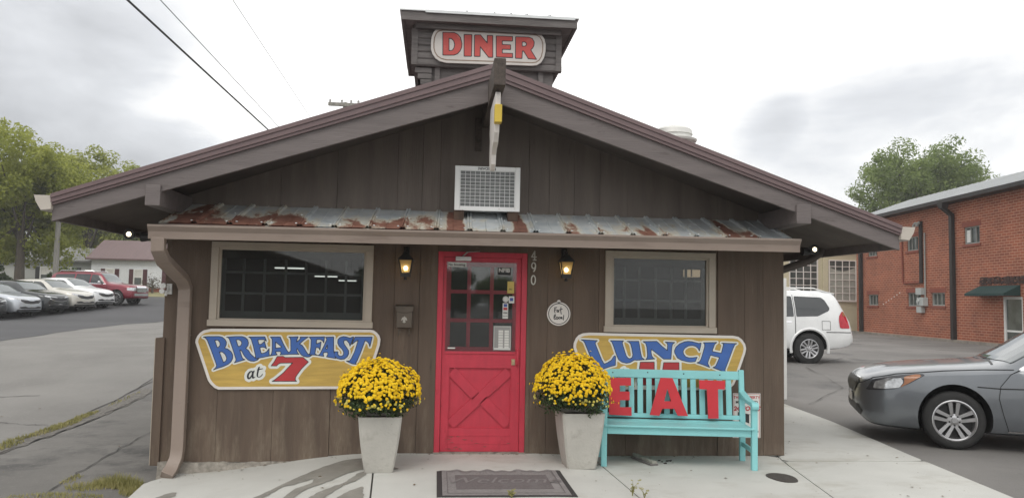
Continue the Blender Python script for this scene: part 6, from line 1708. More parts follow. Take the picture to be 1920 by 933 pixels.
# crossovers on the left lot ---------------------------------------------------
XO = dict(wheel=(.37, .25, .25), axles=(.93, 3.75), track=.80, arch=1.03, cell=.045, tumble=.014, spokes=5, twin=True,
  keys=[(0, .42, .40, .74, .40, .84, .34, .86), (.06, .33, .64, .80, .60, .90, .50, .93), (.2, .28, .82, .86, .77, .97, .64, 1.01), (.5, .26, .92, .95, .87, 1.05, .72, 1.09), (1.05, .26, .955, 1.05, .905, 1.13, .77, 1.18), (1.32, .26, .96, 1.08, .91, 1.17, .77, 1.22), (1.6, .26, .962, 1.10, .91, 1.32, .73, 1.38), (2.05, .26, .962, 1.12, .91, 1.56, .64, 1.62), (2.6, .26, .96, 1.14, .905, 1.63, .62, 1.69), (3.5, .26, .955, 1.18, .90, 1.60, .61, 1.66), (4.1, .28, .945, 1.2, .885, 1.52, .61, 1.57), (4.45, .33, .91, 1.17, .85, 1.30, .66, 1.33), (4.65, .40, .84, 1.02, .77, 1.10, .60, 1.12), (4.74, .5, .66, .84, .60, .90, .48, .92)],
  patches=[('headlight', [(.10, .79), (.20, .875), (.62, .955), (.78, .935), (.55, .855), (.25, .79)], M_lamp, dict(u=(.819, -.574, 0), d=(.574, .819, 0), o=(-1.72, -2.4, 0)), True, .006),
           ('grille', [(-.62, .80), (-.60, .88), (-.05, .80), (.05, .80), (.60, .88), (.62, .80), (.40, .70), (.08, .665), (-.08, .665), (-.40, .70)], M_lampd, 'front', False, .006),
           ('bumper_intake', [(-.66, .52), (-.58, .44), (.58, .44), (.66, .52), (.40, .55), (.2, .50), (-.2, .50), (-.40, .55)], M_blk, 'front', False, .005), ('lower_bumper', [(-.80, .27), (-.72, .40), (.72, .40), (.80, .27)], M_blk, 'front', False, .004),
           ('window', [(1.55, 1.10), (2.02, 1.44), (2.22, 1.525), (2.62, 1.55), (2.62, 1.13)], M_carglass, 'side', True, 0), ('window', [(2.68, 1.135), (2.68, 1.55), (3.2, 1.545), (3.58, 1.50), (3.58, 1.18)], M_carglass, 'side', True, 0), ('window', [(3.64, 1.19), (3.64, 1.49), (4.0, 1.44), (4.22, 1.30), (4.2, 1.24)], M_carglass, 'side', True, 0),
           ('windscreen', [(1.45, -.74), (1.34, 0), (1.45, .74), (2.12, .60), (2.03, 0), (2.12, -.60)], M_wind, 'top', False, 0), ('tail_light', [(4.3, 1.0), (4.3, 1.14), (4.62, 1.1), (4.64, .98)], M_tail, 'side', True, 0)],
  lines=[('bumper_chrome', [[(-.66, .475), (-.45, .475), (-.2, .475), (0, .52), (.2, .475), (.45, .475), (.66, .475)]], .016, M_chrome, 'front', False), ('grille_rim', [[(-.62, .80), (-.40, .70), (-.08, .66), (.08, .66), (.40, .70), (.62, .80)]], .013, M_chrome, 'front', False), ('emblem', [[(0, .69), (0, .79)]], .022, M_chrome, 'front', False),
         ('panel_gap', [[(1.42, .40), (1.40, .8), (1.52, 1.06)]], .009, M_seam, 'side', True), ('window_trim', [[(1.50, 1.085), (2.62, 1.115), (3.6, 1.165)]], .014, M_chrome, 'side', True)],
  mirror=(1.78, 1.17, 1.03))
RED = dict(wheel=(.41, .27, .27), axles=(.95, 3.98), track=.84, arch=1.03, cell=.05, tumble=.02, spokes=9, twin=False,
  keys=[(0, .46, .78, .80, .74, 1.02, .66, 1.06), (.06, .40, .90, .86, .86, 1.09, .74, 1.13), (.3, .36, .96, 1.0, .92, 1.15, .80, 1.19), (1.2, .36, .985, 1.14, .94, 1.22, .82, 1.27), (1.5, .36, .99, 1.18, .95, 1.27, .82, 1.32), (2.1, .36, .99, 1.2, .95, 1.78, .70, 1.84), (2.6, .36, .99, 1.22, .95, 1.86, .70, 1.91), (4.6, .36, .985, 1.24, .945, 1.85, .70, 1.90), (5.0, .4, .98, 1.22, .93, 1.72, .69, 1.77), (5.2, .45, .95, 1.1, .88, 1.2, .7, 1.25), (5.27, .5, .88, .9, .84, .96, .7, 1.)],
  patches=[('headlight', [(-.88, .83), (-.90, 1.02), (-.55, 1.02), (-.52, .83)], M_lamp, 'front', True, .012), ('headlight', [(.03, .83), (.03, 1.0), (.32, 1.01), (.32, .86)], M_lamp, 'side', True, .008), ('grille', [(-.48, .76), (-.50, 1.10), (.50, 1.10), (.48, .76)], M_chrome, 'front', False, .02),
           ('bumper_intake', [(-.72, .54), (-.72, .68), (.72, .68), (.72, .54)], M_lamp, 'front', False, .012), ('window', [(1.68, 1.22), (2.05, 1.64), (2.2, 1.72), (2.55, 1.75), (2.55, 1.24)], M_carglass, 'side', True, 0), ('window', [(2.62, 1.24), (2.62, 1.755), (3.5, 1.76), (3.5, 1.25)], M_carglass, 'side', True, 0), ('window', [(3.58, 1.26), (3.58, 1.755), (4.75, 1.72), (4.75, 1.27)], M_carglass, 'side', True, 0), ('windscreen', [(1.58, -.76), (1.48, 0), (1.58, .76), (2.12, .66), (2.06, 0), (2.12, -.66)], M_wind, 'top', False, 0)],
  lines=[('grille_slot', [[(-.46, z), (.46, z)] for z in (.84, .93, 1.02)], .014, M_blk, 'front', False), ('window_trim', [[(1.62, 1.205), (3.5, 1.235), (4.8, 1.25)]], .02, M_chrome, 'side', True), ('panel_gap', [[(1.52, .5), (1.52, 1.15)]], .01, M_seam, 'side', True)],
  mirror=(1.92, 1.3, 1.10), mirror_mat=M_chrome, extras=[('roof_rail', lambda mb: [mb.tube([(2.5, s * .66, 1.88), (2.6, s * .68, 1.945), (4.5, s * .68, 1.945), (4.6, s * .66, 1.88)], .025, 8) for s in (-1,)], M_chrome), ('roof_rail', lambda mb: [mb.tube([(2.5, s * .66, 1.88), (2.6, s * .68, 1.945), (4.5, s * .68, 1.945), (4.6, s * .66, 1.88)], .025, 8) for s in (1,)], M_chrome)])
P = {'silver': paint_mat('silver_metallic', (.50, .53, .57), .55, .3), 'black': paint_mat('black_car_paint', (.022, .026, .028), .3, .25), 'champ': paint_mat('champagne_metallic', (.56, .54, .49), .3, .32), 'white': paint_mat('white_car_paint', (.74, .75, .76), 0, .35), 'dark': paint_mat('charcoal_metallic', (.035, .038, .045), .5, .28), 'red': paint_mat('deep_red', (.19, .010, .026), .35, .28)}
HEAD = 164
grp = 'cars parked in a row on the left lot'
proto = build_car('parked_car', 'silver crossover in the left row, second from the picture edge', 'car', XO, P['silver'], grp)
def place(t, x, y, a=HEAD):
    t.location = (x, y, gz(x, y) + .018); t.rotation_euler = (0, 0, rad(a))
place(proto, -19.7, 31.1)
def recolour(t, p):
    for ch in t.children:
        if ch.type == 'MESH' and ch.data.materials and ch.data.materials[0] == P['silver']:
            ch.data = ch.data.copy(); ch.data.materials[0] = p
for key, lab, x, y in (('dark', 'charcoal crossover at the near end of the left row, cut by the picture edge', -20.3, 29.2), ('black', 'black crossover in the left row between silver and champagne cars', -19.25, 32.95), ('champ', 'champagne crossover in the left row between black and white cars', -18.75, 34.7), ('white', 'white crossover in the left row next to the big red vehicle', -18.45, 36.5)):
    t = copy_tree(proto); recolour(t, P[key]); t['label'] = lab; place(t, x, y)
redcar = build_car('parked_car', 'big deep red four-wheel drive at the far end of the left row', 'car', RED, P['red'], grp)
place(redcar, -17.7, 39.3, 170)
# ------------------------------------------------------------------ brick building on the right
def brick_mat():
    m, nt, N, L, p = _nt('red_brick')
    tc = N.new('ShaderNodeTexCoord'); sp = N.new('ShaderNodeSeparateXYZ'); cb_ = N.new('ShaderNodeCombineXYZ')
    ax = N.new('ShaderNodeMath'); ax.operation = 'ADD'
    L.new(tc.outputs['Object'], sp.inputs[0]); L.new(sp.outputs['X'], ax.inputs[0]); L.new(sp.outputs['Y'], ax.inputs[1]); L.new(ax.outputs[0], cb_.inputs[0]); L.new(sp.outputs['Z'], cb_.inputs[1])
    b = N.new('ShaderNodeTexBrick'); b.inputs['Scale'].default_value = 1.; b.inputs['Brick Width'].default_value = .30; b.inputs['Row Height'].default_value = .105
    b.inputs['Mortar Size'].default_value = .013; b.inputs['Mortar Smooth'].default_value = .3; b.inputs['Bias'].default_value = -.1
    b.inputs['Color1'].default_value = (.33, .098, .052, 1); b.inputs['Color2'].default_value = (.235, .070, .042, 1); b.inputs['Mortar'].default_value = (.46, .26, .175, 1)
    L.new(cb_.outputs[0], b.inputs['Vector'])
    n = noise(N, L, .9, 5, (1, 1, 1)); r = ramp(N, [(.3, (.78, .78, .78)), (.7, (1.15, 1.12, 1.1))]); L.new(n.outputs['Fac'], r.inputs['Fac'])
    c = mixc(N, L, 1., b.outputs['Color'], r.outputs['Color'], 'MULTIPLY')
    L.new(c, p.inputs['Base Color']); p.inputs['Roughness'].default_value = .9
    bp = N.new('ShaderNodeBump'); bp.inputs['Strength'].default_value = .4; bp.inputs['Distance'].default_value = .01
    L.new(b.outputs['Fac'], bp.inputs['Height']); bp.invert = True; L.new(bp.outputs['Normal'], p.inputs['Normal'])
    return m
M_brick = brick_mat()
M_soldier = mat('brick_lintel', (.23, .068, .045), .9, var=.25, vs=10, stretch=(9, 9, 1))
M_metalroof = mat('grey_metal_roof', (.46, .475, .48), .45, .4, var=.08, vs=1.5, stretch=(6, 1, 1))
M_iron = mat('dark_iron_pipe', (.030, .026, .025), .6, .2, var=.3, vs=3)
M_pane = mat('dusty_pane', (.075, .085, .08), .15, var=.5, vs=2.2, spec=.7)
M_frame = mat('grey_steel_frame', (.30, .31, .29), .6, var=.15)
M_awn = mat('green_canvas', (.009, .036, .034), .8, var=.15, vs=3)
bb = thing('brick_building', 'two-storey red brick building with a grey metal roof, on the right', 'building', (21.77, 31.23, 0), math.atan2(-.9951, -.0989))
def bp(mb, name, m, parent=None, **k): return mb.build(name, m, parent or bb, local=True, **k)
S1, HT = 24., 6.12
wins = [(1.33, 2.36, 4.15, 4.74), (5.30, 6.33, 4.18, 4.82), (9.88, 10.95, 4.16, 4.86), (1.33, 2.42, 1.66, 2.21), (5.30, 6.48, 1.65, 2.26), (7.34, 8.42, 1.68, 2.24)]
door_o = (12.28, 13.42, .05, 2.05)
mb = MB()
xs = sorted({0., S1} | {e for o in wins + [door_o] for e in o[:2]})
for a, b in zip(xs[:-1], xs[1:]):
    xm = (a + b) / 2; zc = [-.3]
    for o in sorted(wins + [door_o], key=lambda o: o[2]):
        if o[0] < xm < o[1]: zc += [o[2], o[3]]
    zc.append(HT)
    for i in range(0, len(zc), 2): mb.box(a, b, 0, .25, zc[i], zc[i + 1])
mb.box(0, .25, .2501, 14, -.3, HT); mb.box(S1 - .25, S1, .2501, 14, -.3, HT); mb.box(.2501, S1 - .2501, 13.75, 14, -.3, HT)
mb.prism([(.0, HT + .001), (14, HT + .001), (10.8, HT + 1.12), (3.2, HT + 1.12)], 'x', .01, .24); 
bp(mb, 'wall', M_brick)
for k, (a, b, c_, d_) in enumerate(wins):
    f = MB(); t = .05
    f.box(a, a + t, .06, .14, c_, d_); f.box(b - t, b, .06, .14, c_, d_); f.box(a + t, b - t, .06, .14, c_, c_ + t); f.box(a + t, b - t, .06, .14, d_ - t, d_)
    nb = 3
    for i in range(1, nb): x = a + (b - a) * i / nb; f.box(x - .014, x + .014, .07, .12, c_ + t, d_ - t)
    w_ = bp(f, 'window', M_frame)
    if k == 2: MB().box(a + .03, a + .28, .10, .13, c_ + .08, d_ - .12).build('paper_blind', M_white, w_, local=True)
    MB().box(a + .02, b - .02, .125, .135, c_ + .02, d_ - .02).build('pane', M_pane, w_, local=True)
    MB().box(a - .08, b + .08, -.045, .06, c_ - .10, c_ - .002).build('sill', M_soldier, w_, local=True)
    MB().box(a - .12, b + .12, -.012, .05, d_ + .002, d_ + .20).build('lintel', M_soldier, w_, local=True)
mb = MB()
for y0_, z0_, y1_, z1_ in ((-.42, 6.02, 3.1, 7.28), (3.101, 7.28, 10.9, 7.28), (10.901, 7.28, 14.4, 6.02)):
    mb.hexa([(-.35, y0_, z0_), (S1 + .3, y0_, z0_), (S1 + .3, y1_, z1_), (-.35, y1_, z1_), (-.35, y0_, z0_ + .09), (S1 + .3, y0_, z0_ + .09), (S1 + .3, y1_, z1_ + .09), (-.35, y1_, z1_ + .09)])
for i in range(52):
    x = -.3 + i * .47; mb.hexa([(x, -.43, 6.11), (x + .04, -.43, 6.11), (x + .04, 3.1, 7.37), (x, 3.1, 7.37), (x, -.43, 6.145), (x + .04, -.43, 6.145), (x + .04, 3.1, 7.405), (x, 3.1, 7.405)])
bp(mb, 'roof', M_metalroof)
MB().box(-.35, S1 + .3, -.56, -.425, 5.93, 6.09).build('roof_gutter', M_iron, bb, local=True); MB().box(-.3, S1 + .25, -.42, -.002, 5.94, 6.018).build('eave_soffit', M_iron, bb, local=True)
for s in (.70, 9.18):
    mb = MB(); mb.tube([(s, -.48, 5.95), (s, -.46, 5.75), (s, -.10, 5.45), (s, -.09, .30)], 1, sq=(.20, .15), up=(0, 1, .01)); mb.hexa([(s - .12, -.56, 5.72), (s + .12, -.56, 5.72), (s + .12, -.30, 5.72), (s - .12, -.30, 5.72), (s - .2, -.60, 5.95), (s + .2, -.60, 5.95), (s + .2, -.28, 5.95), (s - .2, -.28, 5.95)]); bp(mb, 'drainpipe', M_iron)
mb = MB(); mb.tube([(4.94, -.05, 4.85), (5.0, -.05, 2.75), (5.1, -.05, 2.70), (6.60, -.05, 2.70), (6.66, -.05, 2.8)], .04, 8); bp(mb, 'conduit', M_soldier)
mb = MB(); mb.tube([(6.68, -.07, 5.45), (6.66, -.07, 2.68)], .085, 8); bp(mb, 'conduit', M_iron)
mb = MB(); mb.tube([(6.98, -.06, 4.9), (6.97, -.06, 2.0)], .032, 8); bp(mb, 'conduit', M_frame)
mb = MB(); mb.box(6.40, 6.86, -.20, -.01, 2.16, 2.46); mb.box(6.50, 6.80, -.2, -.01, 1.70, 2.02); mb.box(6.82, 7.10, -.24, -.01, 1.66, 2.04); mb.box(6.42, 6.84, -.18, -.01, 1.36, 1.63); mb.lathe([(.09, -.06), (.09, 0)], (6.65, -.2, 1.86), 'y', 12); bp(mb, 'meter_box', mat('grey_meter', (.42, .44, .43), .6, var=.1), bevel=.01)
mb = MB(); mb.tube([(6.4, -.25, 5.35), (6.9, -.25, 5.35)], .03, 6)
for i in range(4): mb.ball((6.42 + i * .15, -.25, 5.25 + .1 * (i % 2)), .07, 8)
bp(mb, 'cable_insulators', M_frame)
# doorway with its awning
mb = MB(); a, b, c_, d_ = door_o; t = .10
mb.box(a, a + t, .03, .14, c_, d_); mb.box(b - t, b, .03, .14, c_, d_); mb.box(a + t, b - t, .03, .14, d_ - t, d_); mb.box(a + t, b - t, .05, .12, .75, .82); mb.box(a + t, b - t, .05, .12, c_, .18)
w_ = bp(mb, 'shop_door', M_white); MB().box(a + .09, b - .09, .085, .095, c_ + .05, d_ - .05).build('pane', M_pane, w_, local=True)
mb = MB(); mb.prism([(-.01, 2.47), (-.62, 2.16), (-.62, 2.07), (-.60, 2.07), (-.59, 2.13), (-.01, 2.43)], 'x', 10.9, 13.32)
mb.prism([(-.012, 2.46), (-.61, 2.15), (-.61, 2.07), (-.012, 2.07)], 'x', 10.89, 10.899); mb.prism([(-.012, 2.46), (-.61, 2.15), (-.61, 2.07), (-.012, 2.07)], 'x', 13.321, 13.33); bp(mb, 'awning', M_awn)
mb = MB(); r_ = random.Random(6)
for i in range(420):
    x = 10.9 + r_.random() * 2.7; z = 2.50 + r_.random() * .27; mb.box(x, x + r_.uniform(.02, .09), -.03 - .03 * r_.random(), -.001, z, z + r_.uniform(.015, .05))
bp(mb, 'dead_vine', mat('dead_vine', (.075, .045, .038), .95, var=.4, vs=9))
mb = MB(); mb.box(0, 12.2, -.14, -.002, -.2, .30); bp(mb, 'plinth', mat('concrete_plinth', (.25, .22, .19), .95, var=.3, vs=3, bump=.8, bs=9))
mb = MB(); 
for i in range(7): mb.box(2.95 + i * .27, 3.01 + i * .27, -.012, -.001, 1.70 + i * .09, 1.75 + i * .09)
mb.box(9.95, 10.03, -.012, -.001, 2.1, 2.2); mb.box(10.12, 10.18, -.012, -.001, 2.14, 2.25)
bp(mb, 'paint_dabs', M_paper)

# cream workshop beyond it
M_cream = mat('cream_render', (.56, .51, .36), .85, var=.07, vs=1.2, spots=((.44, .40, .29), 1.5, .6, .76, (1, 1, .3)))
M_lace = mat('net_curtain', (.33, .33, .29), .9, var=.15, vs=3)
cw = thing('workshop', 'cream rendered workshop with steel grid windows, behind the white car', 'building', (19., 34.5, 0))
mb = MB(); mb.box(12., 25.5, 34.5, 34.7, 0, 5.0); mb.box(12., 12.2, 34.701, 44, 0, 5.0); mb.box(25.3, 25.5, 34.701, 44, 0, 5.0); mb.box(12.2, 25.3, 43.8, 44, 0, 5.0); mb.box(20.9 + .65, 20.9 + .95, 34.42, 34.499, .2, 4.9); mb.build('wall', M_cream, cw)
mb = MB(); mb.hexa([(11.7, 34.1, 4.98), (25.8, 34.1, 4.98), (25.8, 44.4, 5.6), (11.7, 44.4, 5.6), (11.7, 34.1, 5.14), (25.8, 34.1, 5.14), (25.8, 44.4, 5.76), (11.7, 44.4, 5.76)]); mb.build('roof', M_metalroof, cw)
for a, b, c_, d_, cur in ((19.55, 21.28, 2.0, 4.26, 0), (21.92, 23.6, 1.95, 4.24, 1), (14.6, 16.3, 2.0, 4.26, 0), (17.1, 18.8, 2.0, 4.26, 1)):
    f = MB(); t = .06
    f.box(a, a + t, 34.43, 34.50, c_, d_); f.box(b - t, b, 34.43, 34.50, c_, d_); f.box(a + t, b - t, 34.43, 34.5, d_ - t, d_); f.box(a - .06, b + .06, 34.38, 34.5, c_ - .1, c_)
    for i in range(1, 4): x = a + (b - a) * i / 4; f.box(x - .02, x + .02, 34.45, 34.49, c_, d_ - t)
    for i in range(1, 6): z = c_ + (d_ - c_) * i / 6; f.box(a + t, b - t, 34.452, 34.488, z - .018, z + .018)
    w_ = f.build('window', M_signwhite, cw)
    MB().box(a + .04, b - .04, 34.492, 34.498, c_, d_ - .04).build('pane', M_pane, w_)
    if cur:
        mb = MB(); k = 12; vs = []
        for i in range(k + 1):
            x = a + .07 + (b - a - .14) * i / k; vs += [(x, 34.489 - .008 * (i % 2), c_ + .02), (x, 34.489 - .008 * (i % 2), d_ - .42 - .22 * math.sin(math.pi * i / k))]
        mb.add(vs, [(2 * i, 2 * i + 2, 2 * i + 3, 2 * i + 1) for i in range(k)]); mb.build('net_curtain', M_lace, w_, recalc=False)

# pale gate post at the end of the side path
gp = thing('gate', 'pale painted board gate end beside the diner side path', 'gate', (5.48, 4.85, .0))
mb = MB(); mb.box(5.44, 5.52, 4.80, 4.88, -.05, 2.03); mb.build('post', M_white, gp, bevel=.006)
mb = MB()
for i in range(7): mb.box(3.6 + i * .262, 3.6 + i * .262 + .255, 4.885, 4.91, .1, 1.95)
mb.build('boards', M_cream, gp); mb = MB(); mb.box(3.5, 5.5, 4.912, 4.95, .4, .5); mb.box(3.5, 5.5, 4.912, 4.95, 1.6, 1.7); mb.build('rails', M_white, gp)

# ------------------------------------------------------------------ houses on the left
def lap_mat(name, col):
    m, nt, N, L, p = _nt(name)
    tc = N.new('ShaderNodeTexCoord'); s = N.new('ShaderNodeSeparateXYZ'); L.new(tc.outputs['Object'], s.inputs[0])
    q = N.new('ShaderNodeMath'); q.operation = 'MULTIPLY'; q.inputs[1].default_value = 6.; L.new(s.outputs['Z'], q.inputs[0])
    fr = N.new('ShaderNodeMath'); fr.operation = 'FRACT'; L.new(q.outputs[0], fr.inputs[0])
    n = noise(N, L, 1.5, 4); r = ramp(N, [(.3, tuple(c * .93 for c in col)), (.7, col)]); L.new(n.outputs['Fac'], r.inputs['Fac']); L.new(r.outputs['Color'], p.inputs['Base Color'])
    b = N.new('ShaderNodeBump'); b.inputs['Strength'].default_value = .6; b.inputs['Distance'].default_value = .03; b.invert = True; L.new(fr.outputs[0], b.inputs['Height']); L.new(b.outputs['Normal'], p.inputs['Normal'])
    p.inputs['Roughness'].default_value = .7
    return m
M_lapw = lap_mat('white_clapboard', (.70, .72, .74)); M_lapg = lap_mat('grey_clapboard', (.40, .41, .40))
M_maroof = mat('maroon_roof', (.135, .085, .085), .5, var=.1, vs=.8, stretch=(8, 1, 1)); M_shing = mat('grey_shingle', (.19, .19, .185), .9, var=.2, vs=3, stretch=(2, 6, 6))
M_shut = mat('dark_red_shutter', (.075, .022, .026), .7, var=.15); M_shut2 = mat('black_shutter', (.025, .026, .028), .7)
def house(name, label, x0, x1, y0, y1, zg, ze, zr, wall, roof, wx, shut, hip=0., brick=True, win=(1.62, 2.95)):
    th = thing(name, label, 'house', ((x0 + x1) / 2, y0, zg))
    mb = MB(); zb = zg + (.55 if brick else .1)
    mb.box(x0, x1, y0, y1, zb, ze); ym = (y0 + y1) / 2
    if not hip: mb.prism([(y0 + .01, ze + .001), (y1 - .01, ze + .001), (ym, zr - .1)], 'x', x0 + .01, x1 - .01)
    mb.build('wall', wall, th)
    if brick: MB().box(x0 - .05, x1 + .05, y0 - .05, y1 + .05, zg - .6, zb - .002).build('brick_footing', M_soldier, th)
    mb = MB(); o = .35; t = .12
    lo = ze - .08
    A = [(x0 - o, y0 - o, lo), (x1 + o, y0 - o, lo), (x1 + o, y1 + o, lo), (x0 - o, y1 + o, lo)]; Rg = [(x0 - o + hip, ym, zr), (x1 + o - hip, ym, zr)]
    up = lambda p: (p[0], p[1], p[2] + t)
    vs = A + Rg + [up(p) for p in A + Rg]
    mb.add(vs, [(0, 1, 5, 4), (2, 3, 4, 5), (6, 10, 11, 7), (8, 11, 10, 9), (0, 6, 7, 1), (2, 8, 9, 3), (1, 7, 11, 5), (1, 2, 8, 7) if hip else (5, 11, 8, 2), (0, 4, 10, 6), (4, 3, 9, 10)] + ([(7, 8, 11), (9, 6, 10)] if hip else []))
    mb.build('roof', roof, th)
    for cx, hw in wx:
        zl, zh = zg + win[0] - .0, zg + win[1]
        f = MB(); y = y0
        f.box(cx - hw - .09, cx - hw, y - .06, y - .001, zl - .09, zh + .1); f.box(cx + hw, cx + hw + .09, y - .06, y - .001, zl - .09, zh + .1); f.box(cx - hw, cx + hw, y - .06, y - .001, zh, zh + .1); f.box(cx - hw - .12, cx + hw + .12, y - .09, y - .061, zl - .1, zl - .02); f.box(cx - hw, cx + hw, y - .045, y - .02, (zl + zh) / 2 - .03, (zl + zh) / 2 + .03)
        w_ = f.build('window', M_white, th)
        MB().box(cx - hw, cx + hw, y - .018, y - .008, zl - .05, zh).build('pane', M_pane, w_)
        MB().box(cx - hw + .01, cx + hw - .01, y - .03, y - .021, (zl + zh) / 2, zh).build('roller_blind', M_sash, w_)
        for s in (-1, 1):
            c = cx + s * (hw + .27); MB().box(c - .16, c + .16, y - .05, y - .002, zl - .1, zh + .08).build('shutter', shut, th)
g0 = gz(-25, 57)
house('house', 'white clapboard house with a maroon metal roof, behind the red vehicle', -28.1, -21.2, 57, 63, 1.45, 4.25, 5.85, M_lapw, M_maroof, [(-26.63, .27), (-24.45, .27), (-21.95, .22)], M_shut, win=(.82, 1.95))
house('house', 'grey clapboard house with a grey shingle roof, behind the left trees', -35.5, -28.3, 57.6, 63.5, 1.6, 4.05, 5.15, M_lapg, M_shing, [(-31.75, .42), (-29.8, .25)], M_shut2, brick=False, win=(.85, 1.85))

# ------------------------------------------------------------------ poles and wires
M_pole = mat('grey_pole_wood', (.24, .23, .205), .9, var=.25, vs=2, stretch=(6, 6, .6), bump=.4, bs=8)
M_wire = mat('cable_black', (.03, .03, .032), .6)
p1 = thing('utility_pole', 'weathered wooden pole standing before the left house and trees', 'utility pole', (-25.2, 45.0, gz(-25.2, 45)))
mb = MB(); zb_ = gz(-25.2, 45); mb.lathe([(.19, -.4), (.17, 2), (.14, 6.4), (.001, 6.45)], (-25.2, 45.0, zb_), 'z', 12); mb.build('pole', M_pole, p1, smooth=50)
mb = MB(); mb.tube([(-25.6, 44.85, zb_ + 6.1), (-24.8, 44.85, zb_ + 6.1)], .05, 6); mb.build('bracket', M_pole, p1)
p2 = thing('utility_pole', 'utility pole with a crossarm rising behind the diner roof', 'utility pole', (-5.2, 30.4, gz(-5.2, 30.4)))
mb = MB(); mb.lathe([(.18, -.4), (.15, 6), (.12, 10.95), (.001, 11)], (-5.2, 30.4, .2), 'z', 12); mb.build('pole', M_pole, p2, smooth=50)
mb = MB(); mb.beam((-6.0, 30.22, 11.02), (-4.45, 30.05, 10.97), .14, .16); mb.build('crossarm', M_pole, p2)
mb = MB()
for x in (-5.92, -5.35, -4.9, -4.55): mb.lathe([(.03, 0), (.06, .03), (.05, .12), (.07, .14), (.03, .2)], (x, 30.2, 11.06), 'z', 10)
mb.build('insulator', mat('grey_porcelain', (.35, .34, .33), .3), p2)
def wire(a, b, c_, r, sag, label, name='power_line'):
    """from a (overhead, near) through b to c"""
    b, c_ = Vector(b), Vector(c_); a = b + (b - c_) * 2.2 if a is None else Vector(a); pts = []
    for s, e in ((a, b), (b, c_)):
        for i in range(14):
            t = i / 14; q = s.lerp(e, t); q.z -= sag * 4 * t * (1 - t); pts.append(q)
    pts.append(c_)
    mb = MB(); mb.tube(pts, r, 6)
    solo(mb, name, M_wire, label, 'power line', tuple(c_))
wire(None, (-6.18, 6.29, 6.85), (-5.2, 30.35, 6.40), .022, .0, 'thickest black cable crossing the sky to the diner roof, lowest of three')
wire(None, (-6.32, 8.27, 7.62), (-5.2, 30.35, 6.55), .009, .0, 'thin wire crossing the sky, middle one of three')
wire(None, (-4.82, 8.12, 7.64), (-5.2, 30.35, 7.93), .007, .0, 'faint thin wire crossing the sky, nearest the roof tower')
wire((-40, 50, 7.6), (-32, 47, 7.4), (-25.2, 44.9, 7.35), .02, .1, 'wire running from the pole into the left trees')
mb = MB(); mb.tube([(12., 33.6, 5.2), (16., 33.8, 4.9), (20., 33.4, 4.9), (21.6, 31., 5.4)], .03, 6); solo(mb, 'power_line', M_wire, 'cable slung along the cream workshop to the brick building', 'power line', (16., 33.8, 4.9))

# ------------------------------------------------------------------ trees
M_bark = mat('tree_bark', (.085, .07, .055), .95, var=.3, vs=5, stretch=(3, 3, .6), bump=.6, bs=10)
def leaves(r, clumps, per, size, spread):
    V = []; F = []
    n = 0
    for (cx, cy, cz, cr) in clumps:
        k = int(per * r.uniform(.7, 1.3))
        d = r.normal(size=(k, 3)); d /= np.linalg.norm(d, axis=1)[:, None]
        p = d * (cr * r.uniform(.35, 1., k) ** .6)[:, None] * np.array([1, 1, .75]) + (cx, cy, cz)
        nn = d * .8 + r.normal(size=(k, 3)) * .6 + (0, 0, .35)
        nn /= np.linalg.norm(nn, axis=1)[:, None]
        t = np.cross(nn, r.normal(size=(k, 3))); t /= np.linalg.norm(t, axis=1)[:, None]; b = np.cross(nn, t)
        l = size * r.uniform(.6, 1.35, k)[:, None]; w_ = l * .55
        q = np.stack([p - t * l, p - b * w_, p + t * l, p + b * w_], 1).reshape(-1, 3)
        V.append(q); F += [(n + 4 * i, n + 4 * i + 1, n + 4 * i + 2, n + 4 * i + 3) for i in range(k)]; n += 4 * k
    return np.concatenate(V), F
def tree(label, x, y, h, rx, rz_, trunk_h, m, seed, nclump=110, per=85, size=.17, name='tree', cat='tree', group=None, ry=None, zbase=None, cr=(.55, 1.15), low=.85):
    r = np.random.default_rng(seed); zg = gz(x, y) if zbase is None else zbase
    th = thing(name, label, cat, (x, y, zg), 0, group)
    cz = h - rz_; ry = ry or rx
    lob = [(r.uniform(-.55, .55), r.uniform(-.55, .55), r.uniform(-.5, .62) if low < .9 else r.uniform(-.75, .62), r.uniform(.42, .62)) for _ in range(11)]
    cl = []
    while len(cl) < nclump:
        a, b, c_, k = lob[r.integers(len(lob))]
        d = r.normal(size=3); d /= np.linalg.norm(d); q = np.array([a, b, c_]) + d * k * r.uniform(.45, 1.02)
        if np.hypot(np.hypot(q[0], q[1]), q[2]) > 1.08: continue
        if q[2] < -low: continue
        cl.append((q[0] * rx, q[1] * ry, cz + q[2] * rz_, r.uniform(*cr)))
    V, F = leaves(r, cl, per, size, 1.)
    mb = MB(); mb.v = V.tolist(); mb.f = F; mb.m = [0] * len(F)
    mb.build('crown', m, th, recalc=False, local=True)
    tk = MB(); R0 = .022 * h + .05
    lean = r.uniform(-.03, .03, 2) * h
    top = Vector((lean[0], lean[1], cz + rz_ * .35))
    mid = Vector((lean[0] * .4, lean[1] * .4, trunk_h))
    tk.tube([(0, 0, -.3), (0, 0, .15), mid, (mid + top) / 2, top], [R0 * 1.5, R0 * 1.1, R0 * .85, R0 * .5, R0 * .15], 10)
    idx = r.choice(len(cl), min(len(cl), 34), replace=False)
    for i in idx:
        e = Vector(cl[i][:3]); t = r.uniform(.0, .8); s = mid.lerp(top, t)
        md = s.lerp(e, .5) + Vector((0, 0, .08 * h * r.uniform(-.3, .8)))
        rr = R0 * .42 * (1 - .5 * t); tk.tube([s, md, e], [rr, rr * .55, rr * .12], 6)
    tk.build('trunk', M_bark, th, local=True, smooth=60)
    return th
M_leafA = leaf_mat('yellow_green_leaf', ((.17, .20, .035), (.31, .34, .065), (.43, .45, .11)), .55, .5)
